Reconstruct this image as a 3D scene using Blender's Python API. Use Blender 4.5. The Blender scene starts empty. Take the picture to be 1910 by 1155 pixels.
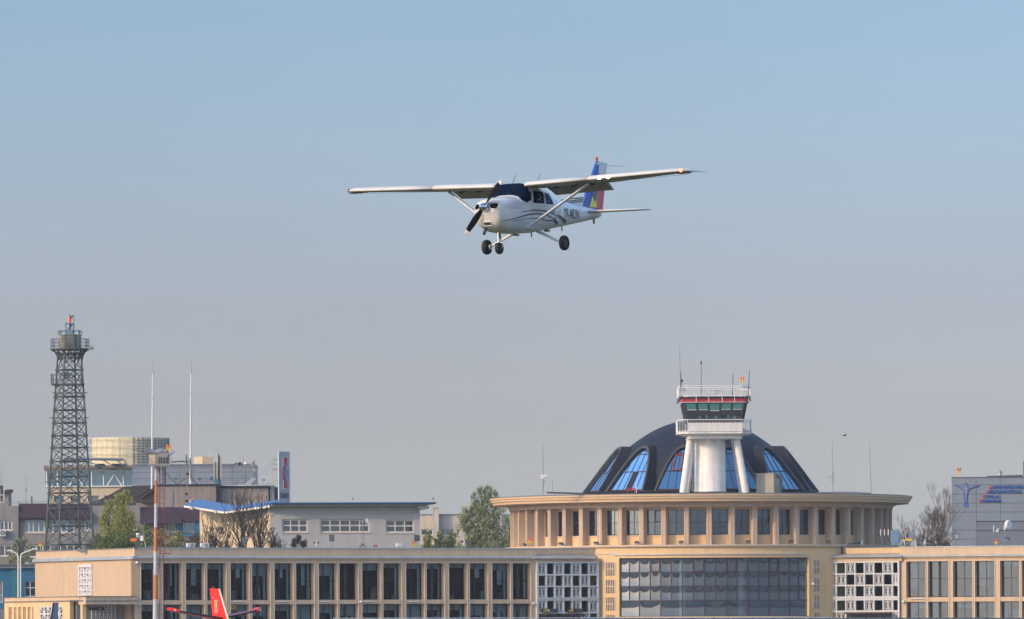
import bpy, bmesh, math, random
import numpy as np
from mathutils import Vector, Matrix
R = math.radians
random.seed(7)
sc = bpy.context.scene
COL = sc.collection

# ------------------------------------------------------------------ camera
F_PX, HOR, CX, ROLL, EYE = 11900.0, 1175.0, 955.0, -0.005, 2.5
cam = bpy.data.objects.new('camera', bpy.data.cameras.new('camera'))
COL.objects.link(cam)
cam.data.sensor_width = 36.0
cam.data.lens = 36.0 * F_PX / 1910.0
cam.data.shift_y = (HOR - 577.5) / 1910.0
cam.data.clip_start = 1.0
cam.data.clip_end = 30000.0
cam.location = (0, 0, EYE)
cam.rotation_euler = (Matrix.Rotation(R(90), 3, 'X') @ Matrix.Rotation(ROLL, 3, 'Z')).to_euler()
sc.camera = cam

# ------------------------------------------------------------------ light
SUN_AZ, SUN_EL = -57.0, 22.0            # azimuth from the direction towards the viewer, negative = left
w = bpy.data.worlds.new("World")
sc.world = w
w.use_nodes = True
nt = w.node_tree
bg = nt.nodes['Background']
sky = nt.nodes.new('ShaderNodeTexSky')
sky.sky_type = 'NISHITA'
sky.sun_disc = False
sky.sun_elevation = R(SUN_EL)
sky.sun_rotation = R(180 - SUN_AZ)
sky.air_density = 1.0
sky.dust_density = 1.2
sky.ozone_density = 1.6
tc = nt.nodes.new('ShaderNodeTexCoord')
sep = nt.nodes.new('ShaderNodeSeparateXYZ')
ramp = nt.nodes.new('ShaderNodeValToRGB')
mul = nt.nodes.new('ShaderNodeMix'); mul.data_type = 'RGBA'; mul.blend_type = 'MULTIPLY'; mul.inputs[0].default_value = 1.0
nt.links.new(tc.outputs['Generated'], sep.inputs[0])
nt.links.new(sep.outputs['Z'], ramp.inputs[0])
nt.links.new(sky.outputs[0], mul.inputs[6])
nt.links.new(ramp.outputs[0], mul.inputs[7])
nt.links.new(mul.outputs[2], bg.inputs[0])
TINT_MAX = 4.0
SKY_TINT = [(0.0, (0.431, 0.443, 0.647)), (0.0147, (0.39, 0.407, 0.562)), (0.0324, (0.311, 0.303, 0.422)), (0.0503, (0.291, 0.281, 0.386)), (0.0744, (0.276, 0.289, 0.377)), (0.0987, (0.263, 0.295, 0.375)), (0.45, (1.18, 1.1, 1.0))]
cr = ramp.color_ramp
while len(cr.elements) < len(SKY_TINT): cr.elements.new(.5)
for e, (p, c) in zip(cr.elements, SKY_TINT):
    e.position = p; e.color = tuple(v / TINT_MAX for v in c) + (1,)
scl = nt.nodes.new('ShaderNodeVectorMath'); scl.operation = 'SCALE'; scl.inputs[3].default_value = TINT_MAX
cn = nt.nodes.new('ShaderNodeTexNoise'); cn.inputs['Scale'].default_value = 5.0; cn.inputs['Detail'].default_value = 5
cmap = nt.nodes.new('ShaderNodeMapping'); cmap.inputs['Scale'].default_value = (1, 1, 5)
nt.links.new(tc.outputs['Generated'], cmap.inputs[0]); nt.links.new(cmap.outputs[0], cn.inputs['Vector'])
cmr = nt.nodes.new('ShaderNodeMapRange'); cmr.inputs[1].default_value = .3; cmr.inputs[2].default_value = .7; cmr.inputs[3].default_value = TINT_MAX * .965; cmr.inputs[4].default_value = TINT_MAX * 1.035
nt.links.new(cn.outputs['Fac'], cmr.inputs[0]); nt.links.new(cmr.outputs[0], scl.inputs[3])
nt.links.new(mul.outputs[2], scl.inputs[0]); nt.links.new(scl.outputs[0], bg.inputs[0])
bg.inputs[1].default_value = 0.15
sunl = bpy.data.lights.new('sun', 'SUN')
sunl.energy = 2.0
sunl.angle = R(.6)
sunl.color = (.46, .31, .175)
sun = bpy.data.objects.new('sun', sunl)
COL.objects.link(sun)
SV = Vector((math.sin(R(SUN_AZ)) * math.cos(R(SUN_EL)), -math.cos(R(SUN_AZ)) * math.cos(R(SUN_EL)), math.sin(R(SUN_EL))))
sun.rotation_euler = (-SV).to_track_quat('-Z', 'Y').to_euler()
sun.location = SV * 900
sc.view_settings.view_transform = 'Standard'
sc.view_settings.look = 'None'
sc.view_settings.exposure = 1.3
sc.view_settings.gamma = 1.0

# ------------------------------------------------------------------ projection helpers (authoring only)
def ray(px, py):
    xc, yc = (px - CX) / F_PX, (HOR - py) / F_PX
    c, s = math.cos(ROLL), math.sin(ROLL)
    return c * xc - s * yc, s * xc + c * yc
def at(px, py, Y):
    a, b = ray(px, py)
    return Vector((a * Y, Y, EYE + b * Y))
def proj(p):
    c, s = math.cos(ROLL), math.sin(ROLL)
    X, Z = p[0], p[2] - EYE
    return CX + F_PX * (c * X + s * Z) / p[1], HOR - F_PX * (-s * X + c * Z) / p[1]
class Fr:
    """vertical facade plane: u to the right, d outwards (towards the viewer), z up"""
    def __init__(s, x, y, az=0):
        s.x, s.y = x, y
        s.t = (math.cos(R(az)), math.sin(R(az)))
        s.n = (math.sin(R(az)), -math.cos(R(az)))
        s.az = az
    def P(s, u, d, z):
        return Vector((s.x + s.t[0] * u + s.n[0] * d, s.y + s.t[1] * u + s.n[1] * d, z))
    def hit(s, px, py, d=0):
        a, b = ray(px, py)
        o = s.P(0, d, 0)
        k = (o.x * s.n[0] + o.y * s.n[1]) / (a * s.n[0] + s.n[1])
        u = (a * k - o.x) * s.t[0] + (k - o.y) * s.t[1]
        return u, EYE + b * k
    def u(s, px, py=1080, d=0): return s.hit(px, py, d)[0]
    def z(s, px, py, d=0): return s.hit(px, py, d)[1]
WORLD = Fr(0, 0, 0)

# ------------------------------------------------------------------ mesh builder
class MB:
    def __init__(s): s.v, s.f, s.m, s.sm = [], [], [], []
    def add(s, vs, fs, mi=0, smooth=False):
        o = len(s.v)
        s.v += [tuple(q) for q in vs]
        for f in fs:
            s.f.append(tuple(i + o for i in f)); s.m.append(mi); s.sm.append(smooth)
    def hexa(s, P, mi=0):
        s.add(P, [(0, 3, 2, 1), (4, 5, 6, 7), (0, 1, 5, 4), (1, 2, 6, 5), (2, 3, 7, 6), (3, 0, 4, 7)], mi)
    def fb(s, F, u0, u1, d0, d1, z0, z1, mi=0):
        s.hexa([F.P(u0, d1, z0), F.P(u1, d1, z0), F.P(u1, d0, z0), F.P(u0, d0, z0), F.P(u0, d1, z1), F.P(u1, d1, z1), F.P(u1, d0, z1), F.P(u0, d0, z1)], mi)
    def box(s, c, size, rz=0, mi=0):
        c = Vector(c); hx, hy, hz = size[0] / 2, size[1] / 2, size[2] / 2
        M = Matrix.Rotation(rz, 3, 'Z')
        s.hexa([c + M @ Vector(q) for q in ((-hx, -hy, -hz), (hx, -hy, -hz), (hx, hy, -hz), (-hx, hy, -hz), (-hx, -hy, hz), (hx, -hy, hz), (hx, hy, hz), (-hx, hy, hz))], mi)
    def mbox(s, M, size, mi=0):
        hx, hy, hz = size[0] / 2, size[1] / 2, size[2] / 2
        s.hexa([M @ Vector(q) for q in ((-hx, -hy, -hz), (hx, -hy, -hz), (hx, hy, -hz), (-hx, hy, -hz), (-hx, -hy, hz), (hx, -hy, hz), (hx, hy, hz), (-hx, hy, hz))], mi)
    def tube(s, p0, p1, r0, r1=None, n=8, mi=0, smooth=True, cap=True):
        p0, p1 = Vector(p0), Vector(p1)
        if r1 is None: r1 = r0
        d = (p1 - p0)
        if d.length < 1e-6: return
        d.normalize()
        a = d.orthogonal().normalized(); b = d.cross(a)
        vs = []
        for p, r in ((p0, r0), (p1, r1)):
            for i in range(n):
                t = 2 * math.pi * i / n
                vs.append(p + (a * math.cos(t) + b * math.sin(t)) * r)
        fs = [(i, (i + 1) % n, n + (i + 1) % n, n + i) for i in range(n)]
        s.add(vs, fs, mi, smooth)
        if cap: s.add(vs, [tuple(range(n - 1, -1, -1)), tuple(range(n, 2 * n))], mi)
    def path(s, pts, r, n=6, mi=0):
        for a, b in zip(pts[:-1], pts[1:]): s.tube(a, b, r, r, n, mi)
    def lathe(s, c, prof, a0=0, a1=360, n=48, mi=0, smooth=False, cap=True):
        """prof: (r, z) list; angle = azimuth from the direction towards the viewer"""
        full = abs(a1 - a0) >= 359.9
        k = n if full else n + 1
        vs = []
        for i in range(k):
            a = R(a0 + (a1 - a0) * i / n)
            for r, z in prof: vs.append((c[0] + r * math.sin(a), c[1] - r * math.cos(a), z))
        m = len(prof); fs = []
        for i in range(n):
            j = (i + 1) % k
            for q in range(m - 1): fs.append((i * m + q, j * m + q, j * m + q + 1, i * m + q + 1))
        s.add(vs, fs, mi, smooth)
    def arc(s, c, r0, r1, a0, a1, z0, z1, n=None, mi=0):
        """solid ring sector"""
        full = abs(a1 - a0) >= 359.9
        n = n or max(1, int(abs(a1 - a0) / 3) + 1)
        k = n if full else n + 1
        vs = []
        for i in range(k):
            a = R(a0 + (a1 - a0) * i / n)
            sa, ca = math.sin(a), -math.cos(a)
            for r, z in ((r0, z0), (r1, z0), (r1, z1), (r0, z1)): vs.append((c[0] + r * sa, c[1] + r * ca, z))
        fs = []
        for i in range(n):
            j = (i + 1) % k
            for q in range(4): fs.append((i * 4 + q, j * 4 + q, j * 4 + (q + 1) % 4, i * 4 + (q + 1) % 4))
        if not full: fs += [(0, 3, 2, 1), (n * 4, n * 4 + 1, n * 4 + 2, n * 4 + 3)]
        s.add(vs, fs, mi)
    def ball(s, c, r, n=10, mi=0, sc_=(1, 1, 1)):
        c = Vector(c); vs = []; m = n // 2 + 1
        for j in range(m):
            ph = math.pi * j / (m - 1)
            for i in range(n):
                t = 2 * math.pi * i / n
                vs.append(c + Vector((r * sc_[0] * math.sin(ph) * math.cos(t), r * sc_[1] * math.sin(ph) * math.sin(t), r * sc_[2] * math.cos(ph))))
        fs = [(j * n + i, j * n + (i + 1) % n, (j + 1) * n + (i + 1) % n, (j + 1) * n + i) for j in range(m - 1) for i in range(n)]
        s.add(vs, fs, mi, True)
    def prism(s, pts, vec, mi=0):
        """closed outline swept along vec"""
        n = len(pts); vec = Vector(vec)
        vs = [Vector(p) for p in pts] + [Vector(p) + vec for p in pts]
        s.add(vs, [tuple(range(n - 1, -1, -1)), tuple(range(n, 2 * n))] + [(i, (i + 1) % n, n + (i + 1) % n, n + i) for i in range(n)], mi)
    def build(s, name, mats, parent=None, recalc=True):
        me = bpy.data.meshes.new(name)
        org = Vector(ORG.get(parent, (0, 0, 0))) if parent is not None else Vector((0, 0, 0))
        me.from_pydata([tuple(Vector(q) - org) for q in s.v], [], s.f)
        if not isinstance(mats, (list, tuple)): mats = [mats]
        for m in mats: me.materials.append(m)
        me.polygons.foreach_set('material_index', s.m)
        me.polygons.foreach_set('use_smooth', s.sm)
        if recalc:
            b = bmesh.new(); b.from_mesh(me)
            bmesh.ops.recalc_face_normals(b, faces=b.faces)
            b.to_mesh(me); b.free()
        me.update()
        o = bpy.data.objects.new(name, me)
        COL.objects.link(o)
        if parent is not None:
            o.parent = parent
            ORG[o] = org
        return o
ORG = {}
def tag(o, label, cat, group=None):
    o['label'] = label; o['category'] = cat
    if group: o['group'] = group
    return o
def thing(name, loc, label, cat, group=None):
    o = bpy.data.objects.new(name, None)
    COL.objects.link(o); o.location = loc; o.empty_display_size = .5
    ORG[o] = Vector(loc)
    return tag(o, label, cat, group)
def struct(o, kind='structure'):
    o['kind'] = kind; return o
def solo(mb, name, mats, label, cat, group=None, base=None):
    """a thing that is one mesh: origin at its base"""
    if base is None:
        a = np.array([tuple(q) for q in mb.v]); base = (a[:, 0].mean(), a[:, 1].mean(), a[:, 2].min())
    base = Vector(base)
    mb.v = [tuple(Vector(q) - base) for q in mb.v]
    o = mb.build(name, mats); o.location = base
    return tag(o, label, cat, group)
def text_mesh(body, size, extrude=0, offset=0, align='LEFT', space=1.0):
    cu = bpy.data.curves.new('t', 'FONT'); cu.body = body; cu.size = size; cu.extrude = extrude; cu.offset = offset
    cu.align_x = align; cu.space_character = space; cu.resolution_u = 3
    ob = bpy.data.objects.new('t', cu); COL.objects.link(ob)
    dg = bpy.context.evaluated_depsgraph_get(); dg.update()
    me = bpy.data.meshes.new_from_object(ob.evaluated_get(dg))
    vs = [tuple(v.co) for v in me.vertices]; fs = [tuple(p.vertices) for p in me.polygons]
    bpy.data.objects.remove(ob); bpy.data.curves.remove(cu); bpy.data.meshes.remove(me)
    return vs, fs

# ------------------------------------------------------------------ materials
def mat(name, col, rough=.6, metal=0, spec=.5, noise=0, nscale=1.0, streak=0, bump=0, bscale=8, emit=None, estr=0, col2=None, ior=None, coat=0):
    m = bpy.data.materials.new(name); m.use_nodes = True
    t = m.node_tree; b = t.nodes['Principled BSDF']
    b.inputs['Base Color'].default_value = (*col, 1)
    b.inputs['Roughness'].default_value = rough
    b.inputs['Metallic'].default_value = metal
    b.inputs['Specular IOR Level'].default_value = spec
    if coat: b.inputs['Coat Weight'].default_value = coat
    if ior: b.inputs['IOR'].default_value = ior
    if emit:
        b.inputs['Emission Color'].default_value = (*emit, 1); b.inputs['Emission Strength'].default_value = estr
    if noise or streak or bump:
        c = t.nodes.new('ShaderNodeTexCoord')
    if noise or streak:
        c2 = col2 or tuple(q * .55 for q in col)
        n1 = t.nodes.new('ShaderNodeTexNoise'); n1.inputs['Scale'].default_value = nscale; n1.inputs['Detail'].default_value = 6
        n1.inputs['Roughness'].default_value = .65
        t.links.new(c.outputs['Object'], n1.inputs['Vector'])
        mp = t.nodes.new('ShaderNodeMapping'); mp.inputs['Scale'].default_value = (2.2, 2.2, .12)
        t.links.new(c.outputs['Object'], mp.inputs[0])
        n2 = t.nodes.new('ShaderNodeTexNoise'); n2.inputs['Scale'].default_value = 1.0; n2.inputs['Detail'].default_value = 5
        t.links.new(mp.outputs[0], n2.inputs['Vector'])
        def rng(n, amt):
            r = t.nodes.new('ShaderNodeMapRange'); r.inputs[1].default_value = .42; r.inputs[2].default_value = .75
            r.inputs[3].default_value = 0; r.inputs[4].default_value = amt
            t.links.new(n.outputs['Fac'], r.inputs[0]); return r
        a = rng(n1, noise); s2 = rng(n2, streak)
        ad = t.nodes.new('ShaderNodeMath'); ad.operation = 'ADD'; ad.use_clamp = True
        t.links.new(a.outputs[0], ad.inputs[0]); t.links.new(s2.outputs[0], ad.inputs[1])
        mx = t.nodes.new('ShaderNodeMix'); mx.data_type = 'RGBA'
        mx.inputs[6].default_value = (*col, 1); mx.inputs[7].default_value = (*c2, 1)
        t.links.new(ad.outputs[0], mx.inputs[0]); t.links.new(mx.outputs[2], b.inputs['Base Color'])
    if bump:
        n3 = t.nodes.new('ShaderNodeTexNoise'); n3.inputs['Scale'].default_value = bscale; n3.inputs['Detail'].default_value = 4
        t.links.new(c.outputs['Object'], n3.inputs['Vector'])
        bp = t.nodes.new('ShaderNodeBump'); bp.inputs['Strength'].default_value = bump; bp.inputs['Distance'].default_value = .05
        t.links.new(n3.outputs['Fac'], bp.inputs['Height']); t.links.new(bp.outputs[0], b.inputs['Normal'])
    return m
def glass(name, tint=(.6, .75, .8), refl=.25, dark=None, bump=.0, bscale=1.0, rcol=(1, 1, 1)):
    """window pane: part mirror, part see-through (or dark body when 'dark' is given)"""
    m = bpy.data.materials.new(name); m.use_nodes = True; t = m.node_tree
    t.nodes.remove(t.nodes['Principled BSDF']); out = t.nodes['Material Output']
    g = t.nodes.new('ShaderNodeBsdfGlossy'); g.inputs['Roughness'].default_value = .02; g.inputs['Color'].default_value = (*rcol, 1)
    if dark:
        b = t.nodes.new('ShaderNodeBsdfDiffuse'); b.inputs[0].default_value = (*dark, 1)
    else:
        b = t.nodes.new('ShaderNodeBsdfTransparent'); b.inputs[0].default_value = (*tint, 1)
    mx = t.nodes.new('ShaderNodeMixShader')
    fr = t.nodes.new('ShaderNodeLayerWeight'); fr.inputs[0].default_value = .25
    mr = t.nodes.new('ShaderNodeMapRange'); mr.inputs[3].default_value = refl - .05 if refl < .05 else refl; mr.inputs[4].default_value = min(1, refl + .6); mr.clamp = True
    t.links.new(fr.outputs['Fresnel'], mr.inputs[0]); t.links.new(mr.outputs[0], mx.inputs[0])
    t.links.new(b.outputs[0], mx.inputs[1]); t.links.new(g.outputs[0], mx.inputs[2]); t.links.new(mx.outputs[0], out.inputs[0])
    if bump:
        c = t.nodes.new('ShaderNodeTexCoord'); n = t.nodes.new('ShaderNodeTexNoise'); n.inputs['Scale'].default_value = bscale; n.inputs['Detail'].default_value = 2
        t.links.new(c.outputs['Object'], n.inputs['Vector'])
        bp = t.nodes.new('ShaderNodeBump'); bp.inputs['Strength'].default_value = 1; bp.inputs['Distance'].default_value = bump
        t.links.new(n.outputs['Fac'], bp.inputs['Height']); t.links.new(bp.outputs[0], g.inputs['Normal'])
    return m
M = dict(
    stucco=mat('cream_stucco', (.60, .44, .29), .9, noise=.45, nscale=.5, streak=.75, col2=(.46, .34, .235), bump=.3, bscale=12),
    stuccoe=mat('sun_dimmed_stucco', (.53, .39, .265), .9, noise=.4, nscale=.5, streak=.7, col2=(.44, .325, .22), bump=.3, bscale=12),  # cream stucco darkened to tone down the sunlight on this wall
    stuccoy=mat('yellow_stucco', (.70, .49, .265), .9, noise=.4, nscale=.5, streak=.6, col2=(.56, .39, .22), bump=.3, bscale=12),
    pilas=mat('pinkish_render', (.56, .43, .33), .9, noise=.4, nscale=.8, streak=.5, col2=(.42, .31, .24), bump=.3, bscale=14),
    trim=mat('pale_trim', (.62, .50, .39), .85, noise=.3, nscale=2),
    cornice=mat('cornice_render', (.64, .46, .29), .85, noise=.35, nscale=.25, streak=.35, col2=(.48, .36, .26)),
    flash=mat('zinc_flashing', (.36, .41, .46), .45, .3, noise=.6, nscale=.7, col2=(.62, .62, .60)),
    roof=mat('roof_felt', (.16, .17, .18), .9, noise=.5, nscale=.4),
    slate=mat('dome_slate', (.011, .019, .042), .6, spec=.12, noise=.8, nscale=.8, streak=.6, col2=(.028, .033, .045), bump=.5, bscale=5),
    hood=mat('hood_slate', (.024, .029, .044), .7, spec=.15, noise=.6, nscale=.7, streak=.4, col2=(.018, .018, .024)),
    rim=mat('arch_rim', (.050, .047, .054), .6, noise=.5, nscale=2),
    red=mat('dark_red_frame', (.048, .010, .018), .5, noise=.4, nscale=3),
    bandw=mat('faded_white_band', (.46, .46, .48), .6, noise=.7, nscale=1.5, col2=(.40, .40, .42)),
    bando=mat('faded_orange_band', (.44, .17, .05), .6, noise=.9, nscale=1.0, col2=(.50, .07, .05)),
    redp2=mat('faded_red_steel', (.28, .045, .06), .6, noise=.6, nscale=2),
    redp=mat('red_paint', (.50, .025, .04), .45, noise=.3, nscale=2),
    frame=mat('dark_window_frame', (.008, .006, .007), .5, noise=.4, nscale=4),
    frameb=mat('brown_window_frame', (.024, .010, .011), .5, noise=.4, nscale=4),
    wframe=mat('white_window_frame', (.62, .63, .64), .5, noise=.3, nscale=4),
    white=mat('white_paint', (.78, .755, .72), .6, noise=.45, nscale=.9, streak=.6, col2=(.50, .47, .43)),
    whitem=mat('white_metal', (.70, .70, .70), .4, noise=.3, nscale=3),
    lattice=mat('white_lattice', (.60, .60, .61), .8, noise=.5, nscale=1.5, col2=(.44, .44, .44)),
    grey=mat('grey_metal', (.22, .24, .26), .5, .3, noise=.5, nscale=3),
    steel=mat('galvanised_steel', (.42, .44, .46), .4, .6, noise=.5, nscale=4),
    dgrey=mat('dark_grey_metal', (.05, .055, .06), .5, .2, noise=.4, nscale=3),
    black=mat('black_rubber', (.012, .012, .014), .7, noise=.3, nscale=5),
    tgreen=mat('weathered_green_steel', (.062, .088, .092), .6, .2, noise=.9, nscale=1.2, col2=(.12, .135, .13)),
    concrete=mat('stained_concrete', (.30, .29, .26), .9, noise=.8, nscale=1.0, streak=1.0, col2=(.09, .09, .085)),
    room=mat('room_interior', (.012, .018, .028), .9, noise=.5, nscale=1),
    roomobj=mat('room_furniture', (.06, .07, .08), .8, noise=.6, nscale=2),
    curtain=mat('pale_curtain', (.50, .50, .49), .9, noise=.4, nscale=2),
    blind=mat('roller_blind', (.38, .40, .40), .9, noise=.3, nscale=2),
    teal=mat('teal_blind', (.045, .18, .17), .7, noise=.3, nscale=2),
    orange=mat('orange_paint', (.72, .20, .02), .5, noise=.5, nscale=2),
    orangel=mat('orange_lamp', (.75, .20, .02), .3, noise=.3, nscale=8),
    redl=mat('red_lamp', (.55, .05, .03), .3, noise=.3, nscale=8),
    yellow=mat('yellow_paint', (.75, .50, .03), .5, noise=.3, nscale=4),
    blued=mat('dark_blue_eaves', (.008, .06, .17), .4, noise=.3, nscale=1),
    blue=mat('blue_roof_sheet', (.010, .12, .36), .4, noise=.3, nscale=1),
    bluewall=mat('blue_render', (.03, .17, .32), .8, noise=.4, nscale=.5, streak=.4),
    teal2=mat('teal_render', (.03, .20, .27), .8, noise=.4, nscale=.8),
    maroon=mat('maroon_roof_sheet', (.045, .018, .028), .55, noise=.4, nscale=1, streak=.3),
    darkroof=mat('dark_tile_roof', (.040, .036, .046), .8, noise=.5, nscale=.8, bump=.5, bscale=6),
    gwall=mat('grey_render', (.26, .25, .26), .9, noise=.5, nscale=.4, streak=.5),
    bwall=mat('brown_grey_render', (.30, .26, .24), .9, noise=.6, nscale=.3, streak=.6),
    creamw=mat('cream_wall', (.60, .50, .36), .9, noise=.4, nscale=.4, streak=.4),
    creamw2=mat('pale_cream_wall', (.56, .50, .44), .9, noise=.4, nscale=.4, streak=.4),
    slabm=mat('pale_slab', (.36, .38, .42), .6, noise=.4, nscale=1),
    navyl=mat('dark_blue_lettering', (.01, .03, .08), .5),
    bluel=mat('blue_sign_letter', (.012, .09, .45), .4),
    redp3=mat('red_sign_letter', (.55, .03, .05), .4),
    lwall=mat('pale_wall', (.43, .44, .47), .9, noise=.4, nscale=.3, streak=.4, col2=(.36, .35, .34)),
    clad=mat('grey_cladding', (.18, .21, .26), .45, .2, noise=.3, nscale=.3),
    clad2=mat('pale_grey_cladding', (.23, .27, .33), .45, .2, noise=.3, nscale=.3),
    joint=mat('cladding_joint', (.08, .09, .11), .7, noise=.2, nscale=1),
    screen=mat('yellowish_screen_panel', (.66, .58, .38), .7, noise=.4, nscale=.5, col2=(.55, .49, .34)),
    lblue=mat('pale_blue_box', (.16, .26, .38), .5, noise=.4, nscale=3),
    ductc=mat('beige_duct', (.42, .40, .33), .7, noise=.6, nscale=1.2),
    hiviz=mat('orange_vest', (.85, .10, .01), .7, noise=.3, nscale=8),
    green_v=mat('yellow_green_vest', (.45, .65, .03), .7, noise=.3, nscale=8),
    navy=mat('dark_navy_cloth', (.02, .025, .04), .9, noise=.4, nscale=8),
    skin=mat('skin', (.35, .19, .13), .6, noise=.2, nscale=20),
    bark=mat('bark', (.10, .085, .07), .95, noise=.8, nscale=4),
    barkd=mat('dark_bark', (.055, .048, .045), .95, noise=.8, nscale=4),
    leafy=mat('yellow_green_leaf', (.33, .33, .08), .8, noise=.9, nscale=.9, col2=(.18, .21, .06)),
    leafg=mat('mid_green_leaf', (.20, .25, .07), .8, noise=.9, nscale=1.2, col2=(.11, .15, .045)),
    leafo=mat('willow_leaf', (.27, .31, .17), .8, noise=.9, nscale=.6, col2=(.13, .18, .10)),
    leafg2=mat('light_green_leaf', (.24, .31, .09), .7, noise=.9, nscale=1.5, col2=(.07, .11, .035)),
    twigl=mat('brown_leaf_litter', (.14, .115, .07), .9, noise=.8, nscale=2),
    leafd=mat('dark_evergreen_leaf', (.02, .03, .018), .7, noise=.9, nscale=2),
    twig=mat('brown_twig', (.13, .105, .085), .95, noise=.8, nscale=2),
    ground=mat('grass_field', (.07, .085, .035), .95, noise=.9, nscale=.05, col2=(.10, .09, .05)),
    runway=mat('runway_asphalt', (.075, .075, .078), .9, noise=.6, nscale=.1),
    asphalt=mat('apron_concrete', (.26, .255, .25), .9, noise=.6, nscale=.1),
)
G = dict(
    win=glass('office_window_glass', (.80, .86, .87), .03, rcol=(.7, .85, 1), bump=.02, bscale=1.2),
    winr=glass('reflective_window_glass', (.6, .7, .76), .12, rcol=(.58, .74, .95), bump=.006, bscale=.5),
    hall=glass('hall_curtain_glass', (.45, .58, .68), .24, rcol=(.60, .78, 1), bump=.005, bscale=.6),
    dome=glass('dome_glass', dark=(.006, .04, .11), refl=.36, rcol=(.42, .72, 1), bump=.01, bscale=.6),
    cab=glass('cab_glass', (.25, .38, .42), .12),
    dark=glass('dark_pane_glass', dark=(.03, .045, .06), refl=.12, bump=.01, bscale=1),
    bluep=glass('blue_pane_glass', dark=(.03, .10, .17), refl=.25, rcol=(.6, .85, 1), bump=.01, bscale=.6),
    screen=glass('aircraft_screen_glass', dark=(.005, .012, .032), refl=.01, rcol=(.4, .6, 1)),
    side=glass('aircraft_side_glass', (.45, .5, .52), .12),
)

# ------------------------------------------------------------------ setting
def sheet(name, x0, x1, y0, y1, z, m, nx=1):
    b = MB(); b.add([(x0, y0, z), (x1, y0, z), (x1, y1, z), (x0, y1, z)], [(0, 1, 2, 3)])
    return struct(b.build(name, m, recalc=False))
sheet('ground', -1500, 1500, -900, 2600, 0, M['ground'])
sheet('runway', -1400, 1400, 120, 170, .004, M['runway'])
sheet('apron', -400, 400, 330, 690, .008, M['asphalt'])

HAZE = 0.00009
def haze_box():
    b = MB(); b.box((0, 850, 20.6), (3100, 3700, 43.2))
    o = b.build('haze', bpy.data.materials.new('haze_air')); m = o.data.materials[0]; m.use_nodes = True; t = m.node_tree
    t.nodes.remove(t.nodes['Principled BSDF']); v = t.nodes.new('ShaderNodeVolumePrincipled')
    v.inputs['Color'].default_value = (.86, .90, .96, 1); v.inputs['Density'].default_value = HAZE; v.inputs['Anisotropy'].default_value = .2
    t.links.new(v.outputs[0], t.nodes['Material Output'].inputs['Volume'])
    o['kind'] = 'stuff'
haze_box()

# ================================================================== TERMINAL
S0 = F_PX / 700.0                      # px per metre at the rotunda front
RC = 720.9                             # depth of the rotunda axis
Cx = at(1307.5, 1000, RC).x
CC = (Cx, RC)
def rad(px): return px / (F_PX / RC)
R_P, R_W, R_B = rad(355.5), rad(340), rad(362)
def cyl(az, r): return (CC[0] + r * math.sin(R(az)), CC[1] - r * math.cos(R(az)))
def zc(py, r=None, px=1307.5):         # height on the rotunda's front line
    return at(px, py, RC - (r or R_P)).z
def az_of(px, r, py=1080):             # azimuth where the sight line meets the cylinder
    a, b = ray(px, py); a0 = 0
    for _ in range(20):
        y = RC - r * math.cos(R(a0)); a0 = math.degrees(math.asin(max(-1, min(1, (a * y - CC[0]) / r))))
    return a0

def wall_holes(mb, F, u0, u1, z0, z1, d0, d1, holes, mi=0):
    us = sorted({u0, u1, *[h[0] for h in holes], *[h[1] for h in holes]})
    us = [q for q in us if u0 <= q <= u1]
    for a, b in zip(us[:-1], us[1:]):
        if b - a < 1e-4: continue
        m = (a + b) / 2
        cuts = sorted([(h[2], h[3]) for h in holes if h[0] < m < h[1]])
        z = z0
        for c0, c1 in cuts:
            if c0 > z + 1e-4: mb.fb(F, a, b, d0, d1, z, min(c0, z1), mi)
            z = max(z, c1)
        if z < z1 - 1e-4: mb.fb(F, a, b, d0, d1, z, z1, mi)

def window(F, u0, u1, z0, z1, d, parent, fm, gm, mull=(.5,), trans=(), fw=.07, curt=None, blind=0, extra=None, label=None, blindm=None, name='window'):
    """frame (part) > pane, curtain, blind (sub-parts)"""
    b = MB()
    b.fb(F, u0, u0 + fw, d - .08, d, z0, z1); b.fb(F, u1 - fw, u1, d - .08, d, z0, z1)
    b.fb(F, u0 + fw, u1 - fw, d - .08, d, z0, z0 + fw); b.fb(F, u0 + fw, u1 - fw, d - .08, d, z1 - fw, z1)
    W, H = u1 - u0, z1 - z0
    for q in mull: b.fb(F, u0 + W * q - fw * .45, u0 + W * q + fw * .45, d - .08, d + .004, z0 + fw, z1 - fw)
    for q in trans: b.fb(F, u0 + fw, u1 - fw, d - .08, d + .002, z0 + H * q - fw * .45, z0 + H * q + fw * .45)
    if extra: extra(b)
    o = b.build(name, fm, parent)
    if label: o['label'] = label
    p = MB(); p.fb(F, u0 + fw * .5, u1 - fw * .5, d - .055, d - .04, z0 + fw * .5, z1 - fw * .5)
    p.build('pane', gm, o)
    if curt:
        c = MB()
        for (a, e, lo) in curt:
            n = max(2, int((e - a) * W / .16))
            for i in range(n):
                x0 = u0 + W * (a + (e - a) * i / n); x1 = u0 + W * (a + (e - a) * (i + 1) / n)
                dd = .22 + .05 * (i % 2)
                c.fb(F, x0, x1, d - dd - .02, d - dd, z0 + H * lo, z1)
        c.build('curtain', M['curtain'], o)
    if blind:
        c = MB(); c.fb(F, u0 + fw, u1 - fw, d - .17, d - .15, z1 - H * blind, z1)
        c.build('blind', blindm or M['blind'], o)
    return o

term = thing('terminal_building', (CC[0], RC, 0), 'cream airport terminal with a round colonnaded drum, dark glazed dome and two long window wings', 'terminal')

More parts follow.
